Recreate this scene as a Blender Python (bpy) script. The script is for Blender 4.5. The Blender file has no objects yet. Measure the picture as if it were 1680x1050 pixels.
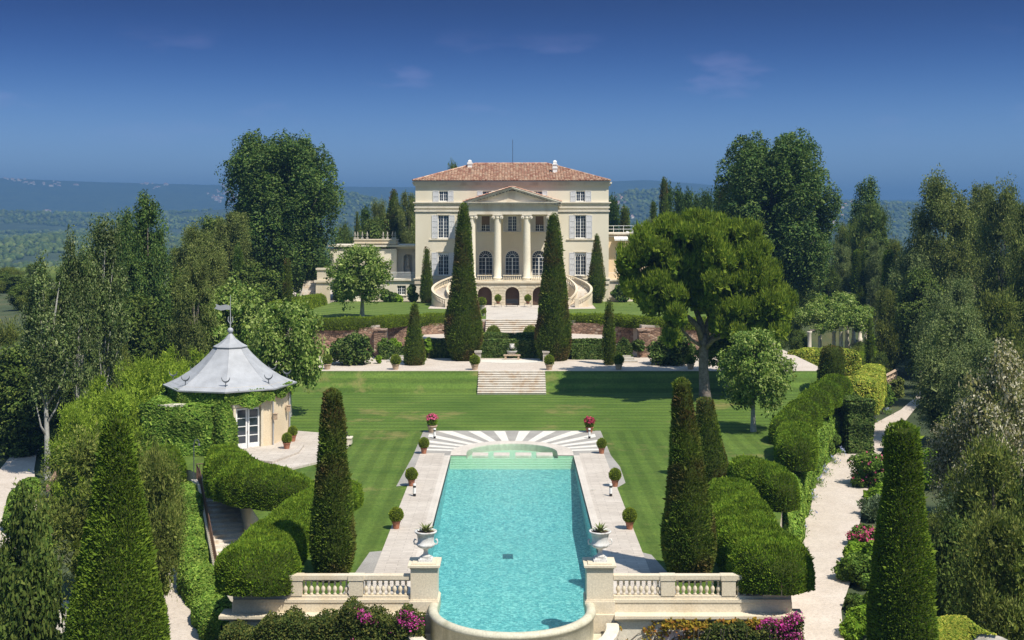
import bpy, math, random
import numpy as np
from mathutils import Vector, Matrix
C = bpy.context.scene.collection
scene = bpy.context.scene
PI = math.pi
# ---------------------------------------------------------------- camera
F = 2000.0; HZ = 360.0; CH = 16.65       # focal length (photo pixels), horizon row, camera height
cam = bpy.data.cameras.new('camera'); camo = bpy.data.objects.new('camera', cam); C.objects.link(camo)
camo.location = (0, 0, CH); camo.rotation_euler = (math.radians(90), 0, 0)
cam.sensor_width = 36; cam.lens = F/1680*36; cam.shift_y = -(525-HZ)/1680
cam.clip_start = 1; cam.clip_end = 40000
scene.camera = camo
# ---------------------------------------------------------------- sun, sky, exposure
SUN_D = Vector((-.43, .48, -1)).normalized()          # direction the light travels
sun = bpy.data.lights.new('sun', 'SUN'); sun.energy = 3.3; sun.angle = math.radians(.53); sun.color = (1, .93, .82)
suno = bpy.data.objects.new('sun', sun); C.objects.link(suno); suno.rotation_euler = SUN_D.to_track_quat('-Z', 'Y').to_euler()
suno.location = (40, -30, 90)
sel = math.asin(-SUN_D.z); saz = math.atan2(-SUN_D.x, -SUN_D.y)
w = bpy.data.worlds.new('World'); scene.world = w; w.use_nodes = True
nt = w.node_tree; nt.nodes.clear()
out = nt.nodes.new('ShaderNodeOutputWorld'); bg = nt.nodes.new('ShaderNodeBackground'); sky = nt.nodes.new('ShaderNodeTexSky')
sky.sky_type = 'NISHITA'; sky.sun_disc = False; sky.sun_elevation = sel; sky.sun_rotation = saz
sky.altitude = 1000; sky.air_density = 1.0; sky.dust_density = .15; sky.ozone_density = 4.0
bg.inputs['Strength'].default_value = .15
tc = nt.nodes.new('ShaderNodeTexCoord'); sp = nt.nodes.new('ShaderNodeSeparateXYZ'); nt.links.new(tc.outputs['Generated'], sp.inputs[0])
cr = nt.nodes.new('ShaderNodeValToRGB'); nt.links.new(sp.outputs['Z'], cr.inputs[0])
SKYR = [(-.02, (.27, .30, .43)), (0.0, (.34, .37, .47)), (.045, (.30, .34, .45)), (.095, (.10, .15, .27)), (.14, (.02, .045, .15)), (.19, (0, 0, .05)), (.33, (0, .005, .06)), (.55, (.9, .85, .70)), (1, (1, .90, .72))]
cr.color_ramp.interpolation = 'B_SPLINE'
e = cr.color_ramp.elements
e[0].position = 0; e[1].position = 1
for i, (p, c) in enumerate(SKYR):
    q = max(0, p)
    if i == 0: e[0].color = (*c, 1); continue
    if i == len(SKYR)-1: e[-1].color = (*c, 1); continue
    k = cr.color_ramp.elements.new(q); k.color = (*c, 1)
mu = nt.nodes.new('ShaderNodeMixRGB'); mu.blend_type = 'MULTIPLY'; mu.inputs[0].default_value = 1
nt.links.new(sky.outputs[0], mu.inputs[1]); nt.links.new(cr.outputs[0], mu.inputs[2])
# faint rosy summer clouds low over the mountains
mp = nt.nodes.new('ShaderNodeMapping'); mp.inputs['Scale'].default_value = (5, 5, 17); mp.inputs['Location'].default_value = (1.3, .4, .6)
nt.links.new(tc.outputs['Generated'], mp.inputs[0])
cn = nt.nodes.new('ShaderNodeTexNoise'); cn.inputs['Scale'].default_value = 1.5; cn.inputs['Detail'].default_value = 7; cn.inputs['Roughness'].default_value = .55
nt.links.new(mp.outputs[0], cn.inputs[0])
c2 = nt.nodes.new('ShaderNodeValToRGB'); c2.color_ramp.elements[0].position = .56; c2.color_ramp.elements[1].position = .78
nt.links.new(cn.outputs[0], c2.inputs[0])
bd = nt.nodes.new('ShaderNodeValToRGB'); nt.links.new(sp.outputs['Z'], bd.inputs[0])
b = bd.color_ramp.elements; b[0].position = .05; b[0].color = (0, 0, 0, 1); b[1].position = .155; b[1].color = (0, 0, 0, 1); k = bd.color_ramp.elements.new(.115); k.color = (.3, .3, .3, 1)
m2 = nt.nodes.new('ShaderNodeMath'); m2.operation = 'MULTIPLY'; nt.links.new(c2.outputs[0], m2.inputs[0]); nt.links.new(bd.outputs[0], m2.inputs[1])
mc = nt.nodes.new('ShaderNodeMixRGB'); nt.links.new(m2.outputs[0], mc.inputs[0]); nt.links.new(mu.outputs[0], mc.inputs[1]); mc.inputs[2].default_value = (3.0, 2.6, 4.2, 1)
nt.links.new(mc.outputs[0], bg.inputs[0]); nt.links.new(bg.outputs[0], out.inputs[0])
scene.view_settings.view_transform = 'Standard'; scene.view_settings.look = 'None'; scene.view_settings.exposure = 1.0; scene.view_settings.gamma = 1
scene.cycles.max_bounces = 6; scene.cycles.diffuse_bounces = 3; scene.cycles.transparent_max_bounces = 8; scene.cycles.volume_bounces = 0
scene.cycles.glossy_bounces = 2; scene.cycles.transmission_bounces = 4

# ---------------------------------------------------------------- placement from the survey of the place
def at(px, py, Y): return Vector(((px-840)*Y/F, Y, CH-(py-HZ)*Y/F))       # a point at depth Y
def yof(py, z=0): return (CH-z)*F/(py-HZ)                                  # depth of ground at level z
def on(px, py, z=0):
    Y = yof(py, z); return Vector(((px-840)*Y/F, Y, z))

# ---------------------------------------------------------------- materials
def newmat(name):
    m = bpy.data.materials.new(name); m.use_nodes = True
    n = m.node_tree.nodes; return m, m.node_tree, n['Principled BSDF'], n['Material Output']
def node(nt, t, **k):
    x = nt.nodes.new(t)
    for a, v in k.items():
        if a in x.inputs: x.inputs[a].default_value = v
        else: setattr(x, a, v)
    return x
def ramp(nt, stops, src):
    r = nt.nodes.new('ShaderNodeValToRGB'); e = r.color_ramp.elements
    e[0].position = stops[0][0]; e[0].color = (*stops[0][1], 1); e[1].position = stops[-1][0]; e[1].color = (*stops[-1][1], 1)
    for p, c in stops[1:-1]:
        k = e.new(p); k.color = (*c, 1)
    nt.links.new(src, r.inputs[0]); return r
def mix(nt, a, b, f, mode='MIX'):
    m = nt.nodes.new('ShaderNodeMixRGB'); m.blend_type = mode
    for i, v in ((0, f), (1, a), (2, b)):
        if hasattr(v, 'is_linked') or hasattr(v, 'links'): nt.links.new(v, m.inputs[i])
        elif isinstance(v, (int, float)): m.inputs[i].default_value = v
        else: m.inputs[i].default_value = (*v, 1)
    return m.outputs[0]
def noise(nt, scale, detail=4, vec=None, stretch=None, rough=.55):
    t = node(nt, 'ShaderNodeTexCoord'); n = nt.nodes.new('ShaderNodeTexNoise')
    n.inputs['Scale'].default_value = scale; n.inputs['Detail'].default_value = detail; n.inputs['Roughness'].default_value = rough
    if stretch:
        m = nt.nodes.new('ShaderNodeMapping'); m.inputs['Scale'].default_value = stretch
        nt.links.new(t.outputs['Object'], m.inputs[0]); nt.links.new(m.outputs[0], n.inputs[0])
    else: nt.links.new(t.outputs['Object'], n.inputs[0])
    return n.outputs[0]
def bump(nt, bsdf, src, strength=.3, dist=.05):
    b = nt.nodes.new('ShaderNodeBump'); b.inputs['Strength'].default_value = strength; b.inputs['Distance'].default_value = dist
    nt.links.new(src, b.inputs['Height']); nt.links.new(b.outputs[0], bsdf.inputs['Normal'])
def stone(name, c1, c2, scale=1.2, rough=.8, bs=.25, stain=None, fine=14):
    m, nt, p, o = newmat(name)
    a = noise(nt, scale, 5); r = ramp(nt, [(.3, c1), (.7, c2)], a)
    col = r.outputs[0]
    if stain:
        s = noise(nt, scale*.9, 6, stretch=(1, 1, .25)); s = ramp(nt, [(.5, (0, 0, 0)), (.75, (1, 1, 1))], s)
        col = mix(nt, col, stain, s.outputs[0])
    f = noise(nt, fine, 4); fr = ramp(nt, [(.3, (.82, .82, .82)), (.7, (1.08, 1.08, 1.08))], f)
    col = mix(nt, col, fr.outputs[0], 1.0, 'MULTIPLY')
    nt.links.new(col, p.inputs['Base Color']); p.inputs['Roughness'].default_value = rough
    bump(nt, p, f, bs, .03); return m
def plain(name, c, rough=.6, metal=0, spec=None):
    m, nt, p, o = newmat(name); f = noise(nt, 9, 3); r = ramp(nt, [(.3, tuple(x*.85 for x in c)), (.7, tuple(min(1, x*1.1) for x in c))], f)
    nt.links.new(r.outputs[0], p.inputs['Base Color']); p.inputs['Roughness'].default_value = rough; p.inputs['Metallic'].default_value = metal
    return m
GB = (1.95, 1.70, 1.35)
def leafmat(name, cols, trans=.3, clump=.35, cs=.8, rough=.7, spec=.08, tint2=None):
    """cols: dark, mid, light leaf colours picked leaf by leaf; slow noise varies sprays"""
    m, nt, p, o = newmat(name)
    g = nt.nodes.new('ShaderNodeNewGeometry')
    cols = [(c[0]*GB[0], c[1]*GB[1], c[2]*GB[2]) if c[1] > c[0] and c[1] > c[2] else c for c in cols]; n = len(cols); r = ramp(nt, [(i/(n-1), c) for i, c in enumerate(cols)], g.outputs['Random Per Island'])
    ns = noise(nt, cs, 3); nr = ramp(nt, [(.35, (1-clump,)*3), (.65, (1+clump,)*3)], ns)
    col = mix(nt, r.outputs[0], nr.outputs[0], 1.0, 'MULTIPLY')
    if tint2:
        t2 = noise(nt, cs*.5, 5); tr = ramp(nt, [(.48, (0, 0, 0)), (.62, (1, 1, 1))], t2); col = mix(nt, col, tint2, tr.outputs[0])
    nt.links.new(col, p.inputs['Base Color']); p.inputs['Roughness'].default_value = rough
    p.inputs['Specular IOR Level'].default_value = spec
    tb = nt.nodes.new('ShaderNodeBsdfTranslucent')
    tcn = mix(nt, col, (1.25, 1.3, .6), 1.0, 'MULTIPLY'); nt.links.new(tcn, tb.inputs[0])
    ms = nt.nodes.new('ShaderNodeMixShader'); ms.inputs[0].default_value = trans
    nt.links.new(p.outputs[0], ms.inputs[1]); nt.links.new(tb.outputs[0], ms.inputs[2]); nt.links.new(ms.outputs[0], o.inputs['Surface'])
    return m

M = {}
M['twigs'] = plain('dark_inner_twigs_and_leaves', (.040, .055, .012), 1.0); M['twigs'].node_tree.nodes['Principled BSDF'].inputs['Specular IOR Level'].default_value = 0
M['wall'] = stone('villa_render', (.75, .68, .53), (.81, .745, .595), .25, .85, .15, stain=(.66, .585, .44))
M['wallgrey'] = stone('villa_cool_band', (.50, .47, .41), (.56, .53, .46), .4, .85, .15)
M['peach'] = stone('peach_render', (.74, .55, .34), (.80, .62, .40), .3, .85, .12)
M['trim'] = stone('pale_cut_stone', (.70, .63, .50), (.78, .71, .58), .8, .75, .2, stain=(.55, .46, .34))
M['cream'] = stone('cream_balustrade_stone', (.64, .55, .40), (.72, .635, .485), .7, .8, .25, stain=(.62, .50, .33))
M['white'] = plain('white_paint', (.78, .78, .76), .5)
M['shutter'] = plain('pale_grey_shutter_paint', (.66, .66, .66), .5)
M['urn'] = stone('weathered_white_marble', (.62, .60, .56), (.78, .77, .74), 3, .6, .2, stain=(.35, .33, .29))
M['greystone'] = stone('mottled_grey_stone', (.35, .32, .27), (.55, .51, .44), 2.5, .85, .4)
M['glass'], _n, _p, _o = newmat('dark_window_glass'); _p.inputs['Base Color'].default_value = (.025, .035, .05, 1); _p.inputs['Roughness'].default_value = .07; _p.inputs['Specular IOR Level'].default_value = .8
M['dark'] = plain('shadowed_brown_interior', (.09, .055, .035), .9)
M['blind'] = plain('brown_roller_blind', (.16, .11, .075), .8)
M['terracotta'] = stone('terracotta', (.30, .11, .06), (.42, .18, .10), 6, .8, .2)
M['claypot'] = stone('weathered_pale_clay', (.40, .28, .18), (.56, .43, .31), 6, .85, .3)
M['soil'] = plain('dry_soil', (.12, .075, .045), .95)
M['iron'] = plain('dark_wrought_iron', (.03, .03, .032), .5, .3)
M['rustiron'] = plain('rusty_brown_iron', (.13, .075, .05), .7, .2)
M['lead'] = stone('grey_lead_sheet', (.36, .37, .385), (.38, .39, .405), .5, .6, .02, fine=1.2)
M['leaddark'] = plain('dark_lead_edge', (.10, .11, .12), .5, .2)
M['black'] = plain('black_bronze', (.02, .018, .018), .35, .3)
M['bark'] = stone('grey_brown_bark', (.10, .08, .06), (.20, .165, .13), 3, .95, .8)
M['barkpale'] = stone('pale_grey_bark', (.26, .25, .22), (.50, .49, .45), 2, .9, .5)
M['barkpine'] = stone('pink_grey_pine_bark', (.16, .125, .105), (.34, .29, .26), 4, .95, .9)
# tiles, each its own island with its own firing
m, nt, p, o = newmat('roman_clay_tiles'); g = nt.nodes.new('ShaderNodeNewGeometry')
r = ramp(nt, [(0, (.30, .14, .09)), (.3, (.44, .25, .17)), (.6, (.52, .34, .23)), (.85, (.60, .45, .32)), (1, (.38, .27, .20))], g.outputs['Random Per Island'])
nt.links.new(r.outputs[0], p.inputs['Base Color']); p.inputs['Roughness'].default_value = .9; M['tile'] = m
# travertine boards
def planks(name, c1, c2, mortar, sx, sy, off=.5, msz=.012, swap=False):
    m, nt, p, o = newmat(name); t = nt.nodes.new('ShaderNodeTexCoord'); br = nt.nodes.new('ShaderNodeTexBrick')
    nt.links.new(t.outputs['Object'], br.inputs[0]); br.inputs['Scale'].default_value = 1; br.offset = off
    br.inputs['Brick Width'].default_value = sx; br.inputs['Row Height'].default_value = sy; br.inputs['Mortar Size'].default_value = msz
    br.inputs['Color1'].default_value = (*c1, 1); br.inputs['Color2'].default_value = (*c2, 1); br.inputs['Mortar'].default_value = (*mortar, 1)
    f = noise(nt, 3, 6, stretch=(1, 5, 1)); fr = ramp(nt, [(.3, (.80, .78, .76)), (.7, (1.08, 1.07, 1.06))], f)
    h = noise(nt, .35, 4); hr = ramp(nt, [(.35, (.88, .87, .86)), (.6, (1, 1, 1))], h)
    col = mix(nt, br.outputs[0], fr.outputs[0], 1.0, 'MULTIPLY'); col = mix(nt, col, hr.outputs[0], 1.0, 'MULTIPLY')
    nt.links.new(col, p.inputs['Base Color']); p.inputs['Roughness'].default_value = .75; bump(nt, p, br.outputs[1], -.3, .01); return m
M['deck'] = planks('travertine_boards', (.60, .545, .475), (.52, .47, .41), (.34, .30, .26), 1.1, .3)
M['coping'] = planks('travertine_coping', (.64, .59, .52), (.58, .535, .475), (.48, .45, .42), .9, 50, msz=.008)
M['plaza'] = planks('plaza_slabs', (.62, .57, .50), (.56, .515, .455), (.45, .42, .39), 1.2, .6)
M['step'] = stone('travertine_steps', (.60, .54, .45), (.70, .65, .57), 1.5, .8, .3, stain=(.52, .38, .24))
M['ray'] = stone('white_travertine_ray', (.64, .60, .53), (.72, .69, .62), 2.0, .8, .2)
# gravel
def gravel(name, c1, c2, leaves=True, sc=45):
    m, nt, p, o = newmat(name); v = nt.nodes.new('ShaderNodeTexVoronoi'); t = nt.nodes.new('ShaderNodeTexCoord'); nt.links.new(t.outputs['Object'], v.inputs[0]); v.inputs['Scale'].default_value = sc*.35
    h = noise(nt, .5, 5); hr = ramp(nt, [(.3, c1), (.7, c2)], h)
    f = noise(nt, sc*.16, 6, rough=.8); fr = ramp(nt, [(.3, (.68, .67, .65)), (.5, (.98, .98, .98)), (.7, (1.15, 1.14, 1.12))], f)
    col = mix(nt, hr.outputs[0], fr.outputs[0], 1.0, 'MULTIPLY')
    if leaves:
        l = noise(nt, 3.2, 8, rough=.75); lr = ramp(nt, [(.62, (0, 0, 0)), (.68, (1, 1, 1))], l); col = mix(nt, col, (.27, .19, .12), lr.outputs[0])
    nt.links.new(col, p.inputs['Base Color']); p.inputs['Roughness'].default_value = .95; bump(nt, p, v.outputs[0], .4, .03); return m
M['gravel'] = gravel('pale_pink_gravel', (.50, .43, .36), (.58, .51, .44))
M['pebble'] = gravel('grey_pebbles', (.27, .255, .23), (.38, .36, .325), False, 80)
# grass
def grass(name, c1, c2, axis, period, amp=.22, dry=.66):
    m, nt, p, o = newmat(name)
    t = nt.nodes.new('ShaderNodeTexCoord'); wv = nt.nodes.new('ShaderNodeTexWave'); wv.bands_direction = axis; wv.inputs['Scale'].default_value = 1/period*PI*.1; wv.inputs['Distortion'].default_value = 1.2; wv.inputs['Detail'].default_value = 2; wv.inputs['Detail Scale'].default_value = .3
    nt.links.new(t.outputs['Object'], wv.inputs[0])
    wr = ramp(nt, [(.3, (1-amp,)*3), (.7, (1+amp*.7,)*3)], wv.outputs[0])
    a = noise(nt, .16, 6, rough=.65); ar = ramp(nt, [(.35, c1), (.62, c2)], a)
    col = mix(nt, ar.outputs[0], wr.outputs[0], 1.0, 'MULTIPLY')
    f = noise(nt, 5, 8, stretch=(1, .6, 1), rough=.8); fr = ramp(nt, [(.32, (.55, .58, .5)), (.5, (1, 1, 1)), (.68, (1.35, 1.3, 1.2))], f)
    col = mix(nt, col, fr.outputs[0], 1.0, 'MULTIPLY')
    st = noise(nt, .8, 6, stretch=(.18, 1.6, 1)); sr = ramp(nt, [(.4, (.86, .9, .85)), (.65, (1.1, 1.06, 1.05))], st); col = mix(nt, col, sr.outputs[0], 1.0, 'MULTIPLY')
    d = noise(nt, .13, 7, rough=.7); dr = ramp(nt, [(dry, (0, 0, 0)), (dry+.12, (.75, .75, .75))], d); col = mix(nt, col, (.24, .20, .075), dr.outputs[0])
    nt.links.new(col, p.inputs['Base Color']); p.inputs['Roughness'].default_value = .85; p.inputs['Specular IOR Level'].default_value = .2
    bump(nt, p, f, .8, .06); return m
M['grass'] = grass('mown_lawn', (.068, .124, .018), (.104, .166, .028), 'Y', 1.5, .17, .56)
M['grassx'] = grass('mown_lawn_beside_pool', (.064, .116, .017), (.098, .154, .026), 'X', 1.2, .12, .57)
M['grassup'] = grass('striped_upper_lawn', (.09, .145, .026), (.12, .175, .036), 'DIAGONAL', 1.4, .16, .70)
m, nt, p, o = newmat('scrubby_earth'); a = noise(nt, .09, 8, rough=.7)
r = ramp(nt, [(.35, (.028, .045, .014)), (.5, (.05, .07, .025)), (.62, (.085, .085, .035)), (.75, (.17, .12, .075))], a); nt.links.new(r.outputs[0], p.inputs['Base Color']); p.inputs['Roughness'].default_value = .95; M['earth'] = m
# far woods
m, nt, p, o = newmat('wooded_country'); a = noise(nt, .02, 8, rough=.7); r = ramp(nt, [(.4, (.022, .040, .014)), (.6, (.05, .075, .026)), (.75, (.11, .11, .05))], a)
nt.links.new(r.outputs[0], p.inputs['Base Color']); p.inputs['Roughness'].default_value = .95; bump(nt, p, a, 1, 8); M['country'] = m
# rubble wall
m, nt, p, o = newmat('pink_rubble_masonry'); t = nt.nodes.new('ShaderNodeTexCoord'); mpg = nt.nodes.new('ShaderNodeMapping'); mpg.inputs['Scale'].default_value = (1, 1, 1.8); nt.links.new(t.outputs['Object'], mpg.inputs[0])
v = nt.nodes.new('ShaderNodeTexVoronoi'); v.inputs['Scale'].default_value = 2.2; nt.links.new(mpg.outputs[0], v.inputs[0]); rr = nt.nodes.new('ShaderNodeSeparateXYZ'); nt.links.new(v.outputs['Color'], rr.inputs[0])
r = ramp(nt, [(0, (.16, .10, .07)), (.4, (.28, .18, .12)), (.75, (.36, .22, .15)), (1, (.42, .33, .25))], rr.outputs[0])
v2 = nt.nodes.new('ShaderNodeTexVoronoi'); v2.feature = 'DISTANCE_TO_EDGE'; v2.inputs['Scale'].default_value = 2.2; nt.links.new(mpg.outputs[0], v2.inputs[0])
jr = ramp(nt, [(.02, (.45, .42, .4)), (.08, (1, 1, 1))], v2.outputs[0]); col = mix(nt, r.outputs[0], jr.outputs[0], 1.0, 'MULTIPLY')
nt.links.new(col, p.inputs['Base Color']); p.inputs['Roughness'].default_value = .95; bump(nt, p, v2.outputs[0], .8, .1); M['rubble'] = m
# pool
m, nt, p, o = newmat('turquoise_mosaic_painted_glints'); t = nt.nodes.new('ShaderNodeTexCoord'); v = nt.nodes.new('ShaderNodeTexVoronoi'); v.inputs['Scale'].default_value = 9; nt.links.new(t.outputs['Object'], v.inputs[0])
s = nt.nodes.new('ShaderNodeSeparateXYZ'); nt.links.new(v.outputs['Color'], s.inputs[0]); r = ramp(nt, [(0, (.08, .30, .35)), (.5, (.16, .46, .49)), (1, (.38, .70, .70))], s.outputs[0])  # light and dark tile speckle paints the water's ripple highlights into the floor colour
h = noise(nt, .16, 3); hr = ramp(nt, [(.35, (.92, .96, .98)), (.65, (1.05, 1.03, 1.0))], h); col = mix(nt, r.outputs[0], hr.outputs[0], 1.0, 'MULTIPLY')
nt.links.new(col, p.inputs['Base Color']); p.inputs['Roughness'].default_value = .4; M['mosaic_glints'] = m
M['poolside'] = plain('pale_green_pool_plaster', (.50, .66, .50), .6)
def water(name, tint, gl=.9):
    m, nt, p, o = newmat(name); nt.nodes.remove(p)
    tr = nt.nodes.new('ShaderNodeBsdfTransparent'); tr.inputs[0].default_value = (*tint, 1); g = nt.nodes.new('ShaderNodeBsdfGlossy'); g.inputs['Roughness'].default_value = .06; g.inputs[0].default_value = (gl, gl, gl, 1)
    fr = nt.nodes.new('ShaderNodeFresnel'); fr.inputs[0].default_value = 1.33; b = nt.nodes.new('ShaderNodeBump'); b.inputs['Strength'].default_value = .45; b.inputs['Distance'].default_value = .04
    nn = noise(nt, 9, 5, rough=.7); nt.links.new(nn, b.inputs['Height'])
    for q in (g, fr): nt.links.new(b.outputs[0], q.inputs['Normal'])
    ms = nt.nodes.new('ShaderNodeMixShader'); nt.links.new(fr.outputs[0], ms.inputs[0]); nt.links.new(tr.outputs[0], ms.inputs[1]); nt.links.new(g.outputs[0], ms.inputs[2]); nt.links.new(ms.outputs[0], o.inputs['Surface']); return m
M['water'] = water('pool_water', (.80, .95, .93))
# foliage
M['L_yew'] = leafmat('clipped_cypress_foliage', [(.028, .060, .010), (.055, .100, .016), (.10, .145, .028)], .2, .32, .9, tint2=(.13, .09, .035))
M['L_yew2'] = leafmat('clipped_fresh_cypress_foliage', [(.034, .072, .010), (.062, .112, .014), (.10, .155, .022)], .2, .25, .7)
M['L_hedge'] = leafmat('clipped_hedge_foliage', [(.034, .080, .009), (.068, .128, .014), (.115, .175, .02)], .25, .34, 1.3)
M['L_hedgeup'] = leafmat('bright_hedge_foliage', [(.06, .11, .012), (.10, .16, .018), (.14, .20, .025)], .25, .2, .6)
M['L_box'] = leafmat('box_ball_foliage', [(.05, .09, .012), (.10, .15, .02), (.16, .21, .03)], .25, .15, 2)
M['L_ivy'] = leafmat('ivy_leaves', [(.035, .085, .015), (.075, .15, .025), (.16, .24, .055)], .25, .3, .8)
M['L_ivydark'] = leafmat('dark_ivy_leaves', [(.018, .042, .010), (.035, .07, .018), (.09, .13, .045)], .2, .3, 1)
M['L_ivyyellow'] = leafmat('yellow_tipped_hedge_leaves', [(.06, .11, .018), (.13, .19, .03), (.27, .28, .06)], .25, .3, .8)
M['L_poplar'] = leafmat('poplar_leaves', [(.014, .040, .012), (.030, .070, .018), (.055, .098, .026), (.080, .125, .038)], .25, .3, .35, .55, .14)
M['L_silver'] = leafmat('silver_poplar_leaves', [(.022, .048, .018), (.045, .08, .026), (.075, .115, .04), (.13, .17, .09)], .25, .35, .4, .5, .2)
M['L_dark'] = leafmat('dark_evergreen_leaves', [(.022, .046, .012), (.044, .078, .018), (.085, .12, .034)], .2, .3, .4)
M['L_euca'] = leafmat('eucalyptus_leaves', [(.034, .058, .018), (.072, .105, .034), (.14, .175, .07)], .25, .35, .4)
M['L_eucagrey'] = leafmat('grey_green_leaves', [(.040, .070, .030), (.082, .125, .055), (.14, .185, .09)], .25, .3, .4)
M['L_olive'] = leafmat('olive_brown_leaves', [(.036, .060, .014), (.072, .105, .026), (.14, .17, .055)], .25, .35, .5)
M['L_flowerleaf'] = leafmat('cream_tipped_leaves', [(.04, .06, .022), (.08, .105, .04), (.16, .17, .08), (.50, .46, .33), (.62, .58, .44)], .25, .25, .5)
M['L_plane'] = leafmat('plane_tree_leaves', [(.035, .08, .015), (.07, .13, .028), (.12, .185, .05), (.20, .27, .11)], .3, .25, .6, .55, .15)
M['L_pine'] = leafmat('pine_needles', [(.046, .086, .011), (.085, .142, .018), (.145, .20, .030)], .3, .25, .5)
M['L_cyp'] = leafmat('cypress_sprays', [(.016, .040, .010), (.032, .065, .014), (.06, .10, .022)], .2, .3, .3)
M['L_bamboo'] = leafmat('bamboo_leaves', [(.07, .13, .018), (.13, .21, .028), (.21, .30, .05)], .35, .25, .4)
M['L_shrub'] = leafmat('shrub_leaves', [(.03, .07, .014), (.06, .12, .022), (.11, .18, .04)], .25, .3, 1)
M['L_bright'] = leafmat('bright_shrub_leaves', [(.06, .14, .014), (.11, .21, .022), (.17, .28, .04)], .3, .25, 1)
M['L_blue'] = leafmat('blue_green_feathery_leaves', [(.035, .065, .045), (.07, .115, .08), (.12, .17, .12)], .25, .3, .6)
M['L_pink'] = leafmat('pink_petals', [(.50, .05, .16), (.65, .11, .26), (.75, .25, .38)], .3, .1, 2)
M['L_magenta'] = leafmat('magenta_bracts', [(.42, .03, .22), (.60, .06, .36), (.66, .18, .45)], .3, .1, 2)
M['L_red'] = leafmat('dark_red_petals', [(.25, .02, .06), (.40, .04, .10), (.55, .10, .12)], .2, .1, 2)
M['L_lilac'] = leafmat('pale_blue_petals', [(.28, .30, .60), (.38, .42, .72), (.5, .55, .8)], .3, .1, 2)
M['L_yellow'] = leafmat('yellow_vine_leaves', [(.16, .15, .02), (.36, .26, .03), (.30, .12, .03)], .3, .2, 1)
M['L_boug'] = leafmat('bougainvillea_leaves', [(.016, .032, .010), (.036, .058, .016), (.085, .095, .028)], .25, .3, 1)
M['L_agave'] = leafmat('agave_leaves', [(.06, .09, .035), (.11, .15, .06), (.13, .13, .07)], .1, .2, 2)

# ---------------------------------------------------------------- object helpers
def tag(o, label=None, cat=None, group=None, kind=None):
    if label: o['label'] = label
    if cat: o['category'] = cat
    if group: o['group'] = group
    if kind: o['kind'] = kind
    return o
def empty(name, loc=(0, 0, 0), rz=0, label=None, cat=None, group=None):
    o = bpy.data.objects.new(name, None); C.objects.link(o); o.location = loc; o.rotation_euler = (0, 0, rz); o.empty_display_size = .3
    return tag(o, label, cat, group)
def mesh_obj(name, me, mat, parent=None, loc=(0, 0, 0)):
    if mat is not None and len(me.materials) == 0: me.materials.append(mat)
    o = bpy.data.objects.new(name, me); C.objects.link(o); o.location = loc
    if parent: o.parent = parent
    return o
def arr_mesh(name, V, Q):
    me = bpy.data.meshes.new(name); V = np.asarray(V, np.float32); Q = np.asarray(Q, np.int32)
    me.vertices.add(len(V)); me.vertices.foreach_set('co', V.ravel())
    me.loops.add(Q.size); me.loops.foreach_set('vertex_index', Q.ravel())
    me.polygons.add(len(Q)); me.polygons.foreach_set('loop_start', np.arange(len(Q), dtype=np.int32)*4); me.polygons.foreach_set('loop_total', np.full(len(Q), 4, np.int32))
    me.update(calc_edges=True); return me
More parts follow.
